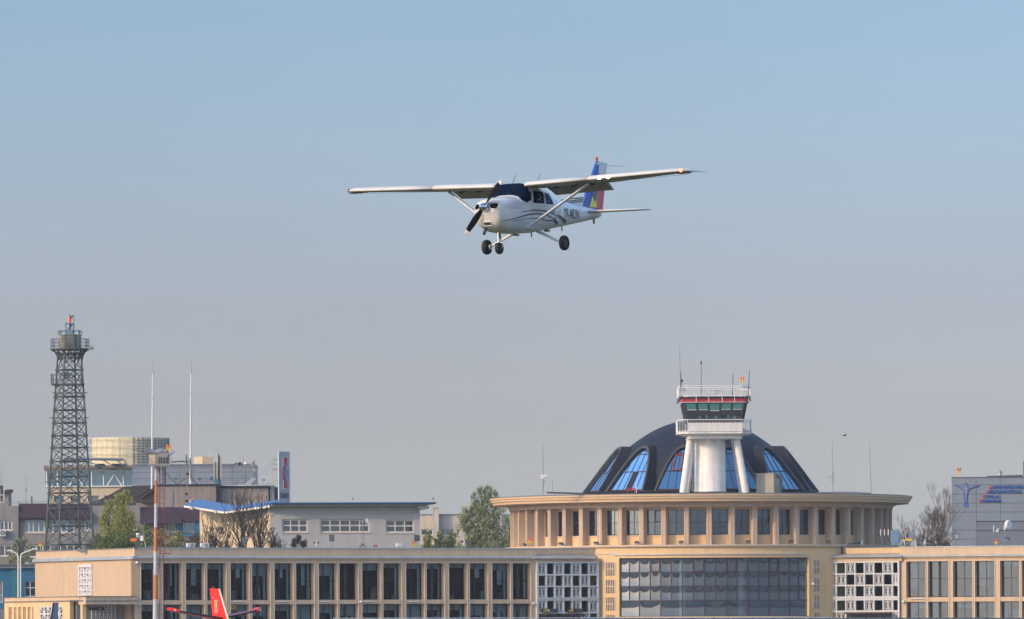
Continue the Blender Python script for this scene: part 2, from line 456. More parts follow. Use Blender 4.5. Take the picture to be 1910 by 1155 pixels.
# ---------------------------------------------------------------- rotunda drum
zl_t, zl_b = zc(1016.0), zc(1019.6)    # ledge
zp_t = zc(945.4)
zg_t, zg_m, zg_b = zc(950.6, R_W), zc(973.3, R_W), zc(997, R_W)
PAZ = [.8 + 6.75 * k for k in range(-14, 15)]
hw_win = math.degrees(.875 / R_W)
b = MB(); edges = []
for k, a in enumerate(PAZ[:-1]):
    c = a + 3.375
    edges.append((c - hw_win, c + hw_win))
lo = -110
for e0, e1 in edges + [(110, 110)]:
    b.arc(CC, R_W - .35, R_W, lo, e0, zl_t, zp_t, n=1 if e0 - lo < 8 else 8, mi=0)
    lo = e1
for e0, e1 in edges:
    b.arc(CC, R_W - .35, R_W, e0, e1, zg_t, zp_t, n=1, mi=0)
b.arc(CC, R_W - .35, R_W, 110, 250, zl_t, zp_t, n=30)
b.build('drum_wall', M['stucco'], term)
b = MB()
for e0, e1 in edges: b.arc(CC, R_W - .35, R_W + .02, e0, e1, zl_t, zg_b - .06, n=1)
b.build('spandrel_panels', M['stuccoy'], term)
b = MB()
for e0, e1 in edges:
    b.arc(CC, R_W + .021, R_W + .12, e0 - .1, e1 + .1, zg_b - .14, zg_b - .04, n=1)
b.build('window_sill', M['trim'], term)
hp = math.degrees(.27 / R_P)
for a in PAZ:
    q = MB(); q.arc(CC, R_W + .003, R_P, a - hp, a + hp, zl_t + .002, zp_t, n=1)
    q.arc(CC, R_P, R_P + .04, a - hp * .62, a - hp * .42, zl_t + .002, zp_t, n=1)
    q.arc(CC, R_P, R_P + .04, a + hp * .42, a + hp * .62, zl_t + .002, zp_t, n=1)
    q.build('pilaster', M['pilas'], term)
rng = random.Random(3)
for k, (e0, e1) in enumerate(edges):
    c = (e0 + e1) / 2
    if abs(c) > 88: continue
    P = cyl(c, R_W - .22); F = Fr(P[0], P[1], c)
    h = .865
    pcx = proj(F.P(0, 0, zg_m))[0]
    red = rng.random() < .3
    def vent(bb, F=F, h=h, s=rng.choice((-1, 1))):
        u0, u1 = (-h + .1, -.04) if s < 0 else (.04, h - .1)
        bb.fb(F, u0, u0 + .09, -.07, .02, zg_m, zg_t - .08); bb.fb(F, u1 - .09, u1, -.07, .02, zg_m, zg_t - .08)
        bb.fb(F, u0, u1, -.07, .02, zg_m, zg_m + .09); bb.fb(F, u0, u1, -.07, .02, zg_t - .17, zg_t - .08)
    window(F, -h, h, zg_b, zg_t, 0, term, M['frameb'] if red else M['frame'], G['winr'], (.5,), (.5,), .06,
           curt=[(0, rng.uniform(.1, .4), 0)] if rng.random() < .25 else None, blind=rng.choice((0, .3, 0, 0, .5)), extra=vent if red else None)
# frieze, cornice and roof of the drum
b = MB()
b.lathe(CC, [(R_W - .3, zp_t - .0), (R_P + .12, zp_t), (R_P + .12, zc(941.5)), (R_P + .22, zc(941.2)), (R_P + .22, zc(936.5)), (R_P + .5, zc(936))], n=160)
b.build('frieze', M['pilas'], term)
R_C = rad(393.8)
b = MB()
zt = zc(921.2, R_C)
def zq(py): return zc(py, R_C)
b.lathe(CC, [(R_P + .2, zq(936.3)), (R_C - 1.0, zq(935.2)), (R_C - .42, zq(934.4)), (R_C - .36, zq(930.2)), (R_C - .20, zq(929.3)), (R_C - .14, zq(925.4)), (R_C - .02, zq(924.6)), (R_C, zt - .06), (R_C, zt), (R_C - .5, zt + .01)], n=160)
b.build('cornice', M['cornice'], term)
b = MB()
for i in range(-60, 61):
    a = i * 1.5
    b.arc(CC, R_P + .222, R_P + .42, a - .28, a + .28, zq(938.6), zq(936.35), n=1)
b.build('dentils', M['pilas'], term)
b = MB()
b.lathe(CC, [(R_C + .03, zt - .01), (R_C + .03, zt + .05), (R_C - .6, zt + .12), (15.0, zt + .30), (0.0, zt + .34)], n=120)
b.build('drum_roof', M['roof'], term)
# ledge and lower drum
b = MB()
b.lathe(CC, [(R_B - .2, zl_b), (R_B + .30, zl_b), (R_B + .36, zl_t - .05), (R_B + .36, zl_t), (R_W - .3, zl_t + .05)], n=160)
b.build('ledge', M['trim'], term)
ga0, ga1 = az_of(1155.5, R_B), az_of(1508, R_B)
gz1, gz0 = zc(1040.3, R_B), zc(1150, R_B)
b = MB()
b.arc(CC, R_B - .6, R_B, -100, ga0, 0, zl_b, n=40)
b.arc(CC, R_B - .6, R_B, ga1, 100, 0, zl_b, n=40)
b.arc(CC, R_B - .6, R_B, ga0, ga1, gz1, zl_b, n=40)
b.arc(CC, R_B - .6, R_B, ga0, ga1, 0, gz0, n=40)
b.arc(CC, R_B - .6, R_B, 100, 260, 0, zl_b, n=40)
b.build('lower_drum_wall', M['stuccoy'], term)
b = MB()
b.arc(CC, R_B + .003, R_B + .16, ga0 - 1.8, ga1 - 1, zc(1034.9, R_B), zc(1033.0, R_B), n=50)
b.arc(CC, R_B + .003, R_B + .10, az_of(1102, R_B), az_of(1150, R_B), zc(1032.2, R_B), zc(1030.9, R_B), n=10)
b.build('flashing', M['flash'], term)
b = MB()     # thin architrave round the big window
b.arc(CC, R_B + .003, R_B + .07, ga0 - .35, ga0 - .02, gz0, gz1, n=1); b.arc(CC, R_B + .003, R_B + .07, ga1 + .02, ga1 + .35, gz0, gz1, n=1)
b.arc(CC, R_B + .003, R_B + .07, ga0 - .35, ga1 + .35, gz1 + .01, gz1 + .12, n=40)
b.build('architrave', M['stuccoy'], term)
# big hall glazing
R_G = R_B - .32
mp = [1156.5, 1174, 1192.7, 1212.8, 1232.3, 1252.3, 1272.8, 1292.9, 1314, 1334.1, 1355.2, 1374.4, 1395, 1414.8, 1434.2, 1452.3, 1472.2, 1489.2, 1507]
mz = [az_of(p, R_G) for p in mp]
rows = [zc(q, R_G) for q in (1041.5, 1067, 1093.2, 1120, 1149.6)]
b = MB(); mw = .14
for i, a in enumerate(mz):
    z0 = rows[4] if i % 2 == 0 else rows[3]
    z0 = rows[4] if i in (0, 2, 4, 6, 8, 10, 12, 14, 16, 18) else rows[3]
    b.arc(CC, R_G - .05, R_G + .09, a - mw, a + mw, z0, rows[0], n=1)
for i in range(len(rows)):
    b.arc(CC, R_G - .05, R_G + .086, mz[0], mz[-1], rows[i] - .045, rows[i] + .045, n=40)
hallw = b.build('hall_window', M['red'], term)
b = MB()
b.arc(CC, R_G - .05, R_G + .08, ga0, mz[0] - .01, gz0, gz1, n=1); b.arc(CC, R_G - .05, R_G + .08, mz[-1] + .01, ga1, gz0, gz1, n=1)
b.build('side_panel', M['frame'], hallw)
def pillow(F, u0, u1, z0, z1, d, bul, n=7):
    mb = MB(); vs = []
    for j in range(n + 1):
        for i in range(n + 1):
            x, y = i / n, j / n
            vs.append(F.P(u0 + (u1 - u0) * x, d + bul * (1 - (2 * x - 1) ** 2) * (1 - (2 * y - 1) ** 2), z0 + (z1 - z0) * y))
    mb.add(vs, [(j * (n + 1) + i, j * (n + 1) + i + 1, (j + 1) * (n + 1) + i + 1, (j + 1) * (n + 1) + i) for j in range(n) for i in range(n)], 0, True)
    return mb
rng = random.Random(11)
for r in range(4):
    step = 2 if r == 3 else 1
    for i in range(0, 18, step):
        a0, a1 = mz[i], mz[i + step]
        c = (a0 + a1) / 2; P = cyl(c, R_G * math.cos(R((a1 - a0) / 2)) + .02); F = Fr(P[0], P[1], c + rng.uniform(-.6, .6))
        h = R_G * math.sin(R((a1 - a0) / 2)) - .01
        bul = -rng.uniform(.006, .022)
        pillow(F, -h, h, rows[r + 1], rows[r], -.0, bul).build('pane', G['hall'], hallw, recalc=False)
for i in (3, 7, 10, 14):
    a0, a1 = mz[i] + .1, mz[i + 1] - .1
    b = MB()
    b.arc(CC, R_G, R_G + .12, a0, a0 + .32, rows[1], rows[0], n=1); b.arc(CC, R_G, R_G + .12, a1 - .32, a1, rows[1], rows[0], n=1)
    b.arc(CC, R_G, R_G + .12, a0 + .32, a1 - .32, rows[0] - .14, rows[0], n=1); b.arc(CC, R_G, R_G + .12, a0 + .32, a1 - .32, rows[1], rows[1] + .13, n=1)
    b.build('opening_sash', M['red'], hallw)
b = MB()
for px in (1270, 1389): 
    a = az_of(px, R_G); P = cyl(a, R_G - 1.6)
    b.tube((P[0], P[1], 0), (P[0], P[1], rows[0] + .4), .38, n=14)
b.build('hall_column', M['white'], term)
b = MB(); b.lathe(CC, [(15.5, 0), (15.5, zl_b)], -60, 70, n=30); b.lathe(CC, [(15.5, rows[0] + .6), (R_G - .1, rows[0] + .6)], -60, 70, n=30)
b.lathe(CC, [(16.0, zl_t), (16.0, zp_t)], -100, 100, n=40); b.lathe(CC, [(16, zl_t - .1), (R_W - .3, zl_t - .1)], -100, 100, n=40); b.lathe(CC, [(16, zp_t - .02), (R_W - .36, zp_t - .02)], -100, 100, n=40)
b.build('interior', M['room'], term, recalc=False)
# stacked ventilation slots either side of the big window
def slots(px0, px1, n, ystart):
    for j in range(4):
        y0 = ystart + j * 32.7; 
        a0, a1 = az_of(px0, R_B), az_of(px1, R_B)
        z1, z0 = zc(y0, R_B), max(zc(y0 + 24.6, R_B), zc(1172, R_B))
        k = MB(); k.arc(CC, R_B + .002, R_B + .02, a0, a1, z0, z1, n=2)
        o = k.build('vent_grille', M['room'], term)
        q = MB(); da = (a1 - a0) / n
        for i in range(n + 1):
            c = a0 + da * i; q.arc(CC, R_B + .021, R_B + .09, c - da * .22, c + da * .22, z0, z1, n=1)
        q.arc(CC, R_B + .022, R_B + .085, a0, a1, (z0 + z1) / 2 - .05, (z0 + z1) / 2 + .05, n=2)
        q.build('bars', M['trim'], o)
slots(1130.3, 1146.3, 5, 1048); slots(1516.3, 1528, 4, 1045.8)

# ---------------------------------------------------------------- wings
def wing(side, az, cyl_az, bays, plain, cells_px, lev, gcolor):
    P = cyl(cyl_az, R_B); F = Fr(P[0], P[1], az)
    refpx = 620 if side < 0 else 1800
    Z = lambda py, d=0: F.z(refpx, py, d)
    U = lambda px, py=1080, d=0: F.u(px, py, d)
    D = .9
    holes = []
    zt1, zb1, zt2, zb2 = Z(lev['t1']), Z(lev['b1']), Z(lev['t2']), 1.1
    for a, e in bays: holes.append((U(a), U(e), zb1, zt1)); holes.append((U(a), U(e), zb2, zt2))
    u0, u1 = U(plain[0]), U(plain[1])
    zcap, zband = Z(lev['flash_t']), Z(lev['flash_b'])
    b = MB(); wall_holes(b, F, u0, u1, 0, zband, -D, 0, holes)
    b.build('wing_wall', M['stucco'], term)
    b = MB()
    b.fb(F, u0, u1, -.35, .03, zband + .001, Z(lev['par']) - .1)
    b.build('parapet', M['stucco'], term)
    b = MB(); b.fb(F, u0 - .05, u1, -.37, .10, Z(lev['par']) - .1, Z(lev['par'])); b.build('parapet_cap', M['flash'], term)
    b = MB(); n = 24
    for i in range(n):
        a, e = u0 + (u1 - u0) * i / n, u0 + (u1 - u0) * (i + 1) / n
        b.add([F.P(a, .031, zcap + .02), F.P(e, .031, zcap + .02), F.P(e, .34, zband + .10), F.P(a, .34, zband + .10), F.P(a, .34, zband), F.P(e, .34, zband), F.P(a, 0, zband), F.P(e, 0, zband)],
              [(0, 1, 2, 3), (3, 2, 5, 4), (4, 5, 7, 6)])
    b.build('flashing', M['flash'], term)
    b = MB(); b.fb(F, u0, u1, .002, .16, zband - .16, zband - .002); b.build('moulding', M['stucco'], term)
    rg = random.Random(20 + side)
    for k, (a, e) in enumerate(bays):
        ua, ue = U(a), U(e)
        # architrave lines round each bay
        t = MB(); tw = .07
        t.fb(F, ua - tw, ua, .002, .06, zb2, zt1 + tw); t.fb(F, ue, ue + tw, .002, .06, zb2, zt1 + tw); t.fb(F, ua, ue, .002, .06, zt1, zt1 + tw)
        t.build('architrave', M['trim'], term)
        for lvl, (z0, z1) in enumerate(((zb1, zt1), (zb2, zt2))):
            W = ue - ua
            cur = []; bl = 0
            if side < 0:
                if rg.random() < .75: cur.append((.86 - rg.uniform(0, .06), .97, 0))
                if rg.random() < .2: cur.append((.03, .13, .0))
                if rg.random() < .22: cur.append((.50, rg.uniform(.62, .82), rg.choice((0, .4, .6))))
                bl = rg.choice((0, .12, .15, .16, .2, .34)) if lvl == 0 else rg.choice((.16, .3, .22, .45))
            else:
                if rg.random() < .55: cur.append((.05, rg.uniform(.2, .6), rg.choice((0, 0, .3))))
                bl = rg.choice((0, 0, .15))
            fm = M['frameb'] if (k % 4 == 1 and side < 0) or (side > 0 and k == 4) else M['frame']
            thick = (k % 4 == 1)
            tr = (.52,) if lvl == 0 else ()
            def ex(bb, ua=ua, ue=ue, z0=z0, z1=z1, thick=thick):
                if thick:
                    m_ = (ua + ue) / 2 - (ue - ua) * .02
                    bb.fb(F, m_ - .14, m_ + .14, -D + .0, -D + .12, z0 + .07, z1 - .07)
            window(F, ua + .01, ue - .01, z0 + .01, z1 - .01, -D + .10, term, fm, G['win'] if side < 0 else G['winr'],
                   (.44,) if side < 0 else (.5,), tr, .07, cur, bl, ex)
            # things seen inside
        s = MB(); s.fb(F, ua + .02, ue - .02, -.12, -.02, zb1 - .12, zb1 - .02); s.build('window_sill', M['trim'], term)
    # rooms behind the windows
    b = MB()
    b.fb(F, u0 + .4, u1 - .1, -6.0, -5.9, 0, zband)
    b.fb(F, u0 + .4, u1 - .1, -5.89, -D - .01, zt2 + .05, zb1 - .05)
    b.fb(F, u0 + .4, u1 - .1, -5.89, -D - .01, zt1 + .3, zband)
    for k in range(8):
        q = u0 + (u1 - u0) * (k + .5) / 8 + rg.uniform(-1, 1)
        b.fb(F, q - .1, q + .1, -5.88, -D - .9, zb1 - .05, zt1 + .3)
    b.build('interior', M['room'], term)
    for k in range(int((u1 - u0) * 1.6)):
        b = MB(); q = rg.uniform(u0 + 1, u1 - 2); h = rg.uniform(.5, 1.6); ww = rg.uniform(.2, .9); dd = -rg.uniform(1.3, 2.6)
        if k % 2: b.fb(F, q, q + ww, dd - .4, dd, zb1 - .04, zb1 + h)
        else: b.fb(F, q, q + ww, dd - .4, dd, zt2 - 3.2, zt2 - 3.2 + h + .8)
        b.build('cupboard', M[rg.choice(('roomobj', 'curtain', 'roomobj', 'gwall', 'ductc'))], term)
    return F, U, Z, u0, u1, D

def lattice_bay(F, U, Z, pxs, rows, swap, proud, bot, par, flash, blackpx):
    """grid of window cells and star-pattern blocks"""
    uu = [U(p, 1080, proud) for p in pxs]
    fl, fr = uu[0] - .18, uu[-1] + .10
    holes = []; cells = []
    for r, (y1, y0) in enumerate(rows):
        for c in range(len(uu) - 1):
            z1, z0 = Z(y1, proud), Z(y0, proud)
            a, e = uu[c] + .04, uu[c + 1] - .09
            if e - a < .2: e = uu[c + 1] - .02
            holes.append((a, e, z0, z1)); cells.append((r, c, a, e, z0, z1))
    ztop = Z(rows[0][0] - 2.4, proud)
    b = MB(); wall_holes(b, F, fl, fr, 1.0, ztop, -.35, proud, holes)
    zz = Z(rows[3][0] - 4.2, proud)
    b.fb(F, fl, fr, proud + .002, proud + .08, zz, zz + .12)
    b.build('lattice_frame', M['lattice'], term)
    # stucco surround above and at the sides
    b = MB(); b.fb(F, fl - .25, fr + .3, -.35, proud - .06, ztop, Z(flash[1], proud)); b.build('bay_wall', M['stucco'], term)
    k = MB(); k.fb(F, fl + .01, fr - .01, -1.3, -1.2, .5, ztop + .3); k.build('interior', M['room'], term)
    b = MB()
    a, e = U(blackpx[0], 1040, 1), U(blackpx[1], 1040, 1)
    b.add([F.P(a, -.3, Z(flash[0] - 1.8)), F.P(e, -.3, Z(flash[0] - 1.8)), F.P(e, proud + .35, Z(flash[1] - .8, .3)), F.P(a, proud + .35, Z(flash[1] - .8, .3)), F.P(a, proud + .35, Z(flash[1], .3)), F.P(e, proud + .35, Z(flash[1], .3)), F.P(e, -.3, Z(flash[1])), F.P(a, -.3, Z(flash[1]))],
          [(0, 1, 2, 3), (3, 2, 5, 4), (4, 5, 6, 7), (0, 3, 4, 7), (1, 6, 5, 2)])
    b.build('lean_to_roof', M['flash'], term)
    b = MB(); b.fb(F, a, e, -.42, -.32, Z(flash[1]), Z(flash[0] - 2.3)); b.build('shadow_gap_strip', M['black'], term)  # black strip standing in for the shadow gap behind the lean-to roof
    for r, c, a, e, z0, z1 in cells:
        if (r + c + swap + (1 if r >= 3 else 0)) % 2 == 0:
            q = MB(); W, H = e - a, z1 - z0; mz_ = (z0 + z1) / 2
            def bar(x0, y0, x1, y1, t=.034):
                p0 = F.P(a + W * x0, .16, z0 + H * y0); p1 = F.P(a + W * x1, .16, z0 + H * y1)
                q.tube(p0, p1, t, n=4)
            for cx_ in (.26, .74):
                for y_ in (0, 1): bar(cx_, y_, cx_ - .19, .5, .045); bar(cx_, y_, cx_ + .19, .5, .045)
                bar(cx_ - .19, .5, cx_ + .19, .5, .035)
            bar(.5, 0, .5, 1, .05)
            for y_ in (0, 1): bar(.06, y_, .0, .6 if y_ == 0 else .4, .05); bar(.94, y_, 1.0, .6 if y_ == 0 else .4, .05); bar(.40, y_, .5, .55, .035); bar(.60, y_, .5, .55, .035)
            for s in (.02, .98): bar(s, 0, s, 1, .04)
            o = q.build('lattice_block', M['lattice'], term)
            q = MB(); q.fb(F, a + .002, e - .002, -.34, -.30, z0 + .002, z1 - .002); q.build('backing', M['room'], o)
        else:
            window(F, a + .005, e - .005, z0 + .005, z1 - .005, -.04, term, M['frame'], G['win'], (), (), .045)

E_L = [(263, 297.5), (303.5, 339.3), (346.4, 381.3), (386.2, 421.8), (430, 464.8), (470, 504), (511.8, 547.2), (552, 586.2), (594.5, 629), (633, 668), (675.5, 710), (714.7, 749.3), (757.2, 791.7), (795.5, 829.3), (837.4, 871.3), (876, 910), (918, 952), (956, 990)]
levL = dict(t1=1050.6, b1=1119, t2=1127.0, flash_t=1037.4, flash_b=1041.6, par=1021.9)
FL, UL, ZL, uL0, uL1, DL = wing(-1, 27.5, -32.0, E_L, (250.5, 1001), None, levL, None)
pxL = [1004.0 + 16.0 * i for i in range(8)]
rowsL = [(1050.6, 1071.2), (1074.0, 1093.5), (1095.8, 1115.6), (1121.8, 1143.4), (1146.2, 1166)]
lattice_bay(FL, UL, ZL, pxL, rowsL, 0, .30, 0, 1022.5, (1037, 1041.8), (999, 1116.5))
b = MB(); b.fb(FL, uL1, UL(1117) + 1.4, -.95, -.60, ZL(1041.8), ZL(1023.2)); b.build('parapet', M['stucco'], term)
b = MB(); b.fb(FL, uL1, UL(1117) + 1.4, -.97, -.55, ZL(1023.2), ZL(1022.2)); b.build('parapet_cap', M['flash'], term)

E_R = [(1690.4, 1726.6), (1731.2, 1768.8), (1777.6, 1813.6), (1818.6, 1855.0), (1865.4, 1901), (1905.6, 1941), (1951, 1987)]
levR = dict(t1=1046.6, b1=1113.8, t2=1122.2, flash_t=1034.6, flash_b=1037.6, par=1018.6)
FR, UR, ZR, uR0, uR1, DR = wing(1, -19.5, 40.5, E_R, (1680, 2000), None, levR, None)
pxR = [1542.6 + 17.45 * i for i in range(8)] + [1675.6]
rowsR = [(1048.2, 1067.8), (1070.2, 1089.4), (1092, 1111.4), (1118.8, 1137.6), (1141.2, 1160)]
lattice_bay(FR, UR, ZR, pxR, rowsR, 0, .30, 0, 1019, (1033.5, 1037.6), (1539, 1680))
b = MB(); b.fb(FR, UR(1545) - 2.2, uR0, -.95, -.60, ZR(1037.6), ZR(1021.2)); b.build('parapet', M['stuccoy'], term)
b = MB(); b.fb(FR, UR(1545) - 2.2, uR0, -.97, -.55, ZR(1021.2), ZR(1020.0)); b.build('parapet_cap', M['trim'], term)

# wing roofs and back volumes
b = MB()
b.fb(FL, uL0 + .3, 6, -14, -.36, ZL(1041.6) - .3, ZL(1041.6) + .25); b.fb(FR, -6, uR1, -14, -.36, ZR(1037.6) - .3, ZR(1037.6) + .2)
b.build('wing_roof', M['roof'], term)
b = MB(); b.fb(FL, uL0 + .3, 4, -14.3, -14.01, 0, ZL(1036)); b.fb(FR, -4, uR1, -14.3, -14.01, 0, ZR(1032)); b.build('rear_wall', M['stucco'], term)

b = MB(); b.fb(FR, uR1 - .35, uR1 - .004, -14, -.92, 0, ZR(1037.6) - .32); b.build('right_end_wall', M['stucco'], term)

# ---------------------------------------------------------------- left end wall (sunlit, faces left)
PE = FL.P(uL0, 0, 0)
FE = Fr(PE.x, PE.y, 27.5 - 90)        # u = 0 at the front corner, negative towards the far end
ZE = lambda py, px=250.5: FE.z(px, py)
ue = FE.u(65.5)
u_a, u_b = FE.u(147.3), FE.u(172.6)
zE_t = FL.z(250.5, 1021.6)
zf1, zf0 = FL.z(250.5, 1038.2), FL.z(250.5, 1043.2)
wz1, wz0 = FE.z(160, 1053.0), FE.z(160, 1111)
b = MB(); wall_holes(b, FE, ue, 0 - .001, 0, zf0, -.4, 0, [(u_a + .1, u_b - .1, wz0 + .1, wz1 - .1)]); b.build('end_wall', M['stuccoe'], term)
b = MB(); b.fb(FE, ue + .2, -.001, -.4, -.03, zf0 + .001, zE_t - .1); b.build('parapet', M['stuccoe'], term)
b = MB(); b.fb(FE, ue + .1, .10, -.42, .04, zE_t - .1, zE_t); b.build('parapet_cap', M['roof'], term)
b = MB(); b.fb(FE, ue - .1, .30, .002, .30, zf0, zf1); b.fb(FE, ue - .1, .30, -.03, .12, zf1, zf1 + .1); b.build('flashing', M['flash'], term)
b = MB()
b.fb(FE, u_a, u_a + .28, -.2, .12, wz0, wz1); b.fb(FE, u_b - .28, u_b, -.2, .12, wz0, wz1); b.fb(FE, u_a + .28, u_b - .28, -.2, .12, wz1 - .28, wz1); b.fb(FE, u_a + .28, u_b - .28, -.2, .12, wz0, wz0 + .15)
nr = 5
for j in range(1, nr):
    z = wz0 + (wz1 - wz0 - .28) * j / nr; b.fb(FE, u_a + .28, u_b - .28, -.2, .10, z - .09, z + .09)
for i in range(1, 5):
    q = u_a + (u_b - u_a) * i / 5; b.fb(FE, q - .12, q + .12, -.2, .08, wz0, wz1 - .28)
for j in range(nr):
    for i in range(5):
        x0 = u_a + (u_b - u_a) * i / 5 + .12; x1 = u_a + (u_b - u_a) * (i + 1) / 5 - .12
        z0 = wz0 + (wz1 - wz0 - .28) * j / nr + .1; z1 = wz0 + (wz1 - wz0 - .28) * (j + 1) / nr - .1
        if (i + j) % 2: x0, x1 = x1, x0
        b.tube(FE.P(x0, 0, z0), FE.P(x1, 0, z1), .07, n=4); b.tube(FE.P(x0, 0, z0), FE.P(x1, 0, (z0 + z1) / 2), .05, n=4)
o = b.build('lattice_window', M['lattice'], term)
b = MB(); b.fb(FE, u_a + .1, u_b - .1, -.5, -.42, wz0, wz1); b.build('backing', M['room'], o)

# ---------------------------------------------------------------- low porch at the left end
PP = FL.hit(153.5, 1115, 0)[0]
PQ = FL.P(PP, 0, 0)
FPf = Fr(PQ.x, PQ.y, 27.5)            # front face, to the right of the corner
FPl = Fr(PQ.x, PQ.y, 27.5 - 90)       # left face, negative u going back
uf = FPf.u(249.6); ul = FPl.u(8)
zp = FPf.z(153.5, 1112.2); zpb = FPf.z(153.5, 1121.4); zpw = FPf.z(153.5, 1128)
b = MB(); b.fb(FPf, 0, uf - .005, -1.0, .9, zpb - .35, zp - .06)
b.fb(FPl, ul, -.001, -.5, .0, zpb + .14, zp - .06)
b.build('porch_fascia', M['stucco'], term)
b = MB()
b.fb(FPf, 0, uf - .01, .9, .98, zpb - .02, zpb + .06); b.fb(FPl, ul, .2, .002, .10, zpb - .02, zpb + .10)
b.fb(FPf, -.1, uf - .01, -6, 1.0, zp - .06, zp); b.fb(FPl, ul - .1, .1, -6, .06, zp - .055, zp + .004)
b.build('porch_roof', M['roof'], term)
gl = [FPl.u(p) for p in (14.5, 24, 32.5, 41, 50, 58.5, 64)]
gw0, gw1 = FPl.u(74), FPl.u(116)
holes = [(gl[i] + .2, gl[i + 1] - .3, 1.0, zpb - .55) for i in range(6)] + [(gw0, gw1, 1, zpb - .5)]
b = MB(); wall_holes(b, FPl, ul, FPl.u(130), 0, zpb + .14, -.45, -.001, holes)
b.fb(FPf, 0, .45, -.5, 0, 0, zpb - .35)
b.build('porch_wall', M['stuccoy'], term)
b = MB()
for i in range(6):
    a, e = gl[i] + .2, gl[i + 1] - .3
    for k in range(3):
        q = a + (e - a) * (k + .5) / 3; b.tube(FPl.P(q - .2, -.15, zpb - .6), FPl.P(q + .2, -.15, zpb - 1.9), .06, n=4)
        b.tube(FPl.P(q + .2, -.15, zpb - 1.9), FPl.P(q - .2, -.15, zpb - 3.2), .06, n=4)
    b.fb(FPl, a, e, -.2, -.1, zpb - 1.95, zpb - 1.85)
    b.fb(FPl, a, e, -.44, -.40, 1.0, zpb - .56)
b.build('porch_screen', M['stucco'], term)
b = MB()
n = 6
for i in range(n + 1):
    q = gw0 + (gw1 - gw0) * i / n; b.fb(FPl, q - .12, q + .12, -.2, -.05, 1, zpb - .5)
for j in range(4):
    z = zpb - .55 - j * .75; b.fb(FPl, gw0, gw1, -.2, -.03, z - .07, z + .07)
    for i in range(n):
        a, e = gw0 + (gw1 - gw0) * i / n, gw0 + (gw1 - gw0) * (i + 1) / n
        if (i + j) % 2: a, e = e, a
        b.tube(FPl.P(a, -.1, z), FPl.P(e, -.1, z - .75), .07, n=4)
o = b.build('lattice_window', M['lattice'], term)
b = MB(); b.fb(FPl, gw0, gw1, -.44, -.40, 1, zpb - .5); b.build('backing', M['room'], o)
# recessed entrance with lattice and sign
ux = [FPf.u(p, 1140, -2.4) for p in (172, 216)]
b = MB()
b.fb(FPf, .46, uf - .01, -2.75, -2.6, 0, zpb)
b.build('entrance_wall', M['gwall'], term)
b = MB()
zt_ = zpb - .5
ncol = 6
for i in range(ncol + 1):
    q = ux[0] + (ux[1] - ux[0]) * i / ncol; b.fb(FPf, q - .05, q + .05, -2.59, -2.45, 1, zt_)
for j in range(3):
    b.fb(FPf, ux[0], ux[1], -2.59, -2.44, zt_ - .9 * j - .05, zt_ - .9 * j + .05)
    for i in range(ncol):
        a, e = ux[0] + (ux[1] - ux[0]) * i / ncol, ux[0] + (ux[1] - ux[0]) * (i + 1) / ncol
        b.tube(FPf.P(a, -2.5, zt_ - .9 * j), FPf.P(e, -2.5, zt_ - .9 * (j + 1)), .05, n=4); b.tube(FPf.P(e, -2.5, zt_ - .9 * j), FPf.P(a, -2.5, zt_ - .9 * (j + 1)), .05, n=4)
b.build('entrance_lattice', M['lattice'], term)
b = MB(); d0, d1 = FPf.u(182, 1140, -2.4), FPf.u(203, 1140, -2.4)
b.fb(FPf, d0, d1, -2.42, -2.36, 0, zt_ - 1.55); b.build('entrance_door', M['dgrey'], term)

# ---------------------------------------------------------------- dome
SD = F_PX / RC
def zd(py): return at(1307.5, py, RC).z
prof = [(0, 783.6), (24, 784.8), (47, 788), (75, 797.2), (102, 811.4), (130, 831), (150, 850), (166, 872), (178, 896), (184, 920.5)]
# smooth the profile
pr = []
for i in range(len(prof) - 1):
    p0 = prof[max(0, i - 1)]; p1 = prof[i]; p2 = prof[i + 1]; p3 = prof[min(len(prof) - 1, i + 2)]
    for k in range(4):
        t = k / 4
        f = lambda a, b_, c, d: .5 * (2 * b_ + (c - a) * t + (2 * a - 5 * b_ + 4 * c - d) * t * t + (-a + 3 * b_ - 3 * c + d) * t ** 3)
        pr.append((max(0.0, f(p0[0], p1[0], p2[0], p3[0])), f(p0[1], p1[1], p2[1], p3[1])))
pr.append(prof[-1])
b = MB(); b.lathe(CC, [(r / SD, zd(y)) for r, y in reversed(pr)], n=96, smooth=True)
dome = b.build('dome', M['slate'], term)
b = MB(); b.lathe(CC, [(222 / SD, zd(921.5)), (222 / SD, zd(919.2)), (170 / SD, zd(918.8))], n=96)
b.build('base_kerb', M['hood'], dome)
rt, zt_d = 157.0 / SD, zd(833.6)       # hood tip
rb, zb_d = 217.0 / SD, zd(920.0)       # hood foot
HALF = 47.0 / SD
def arch(sc_, n=14):
    """outline of a pointed parabola: (lateral, 0..1 up the slope)"""
    pts = []
    for i in range(2 * n + 1):
        t = -1 + i / n
        s = 1 - abs(t) ** 2.1
        pts.append((t * HALF * sc_, s * (1 - (1 - sc_) * .7)))
    return pts
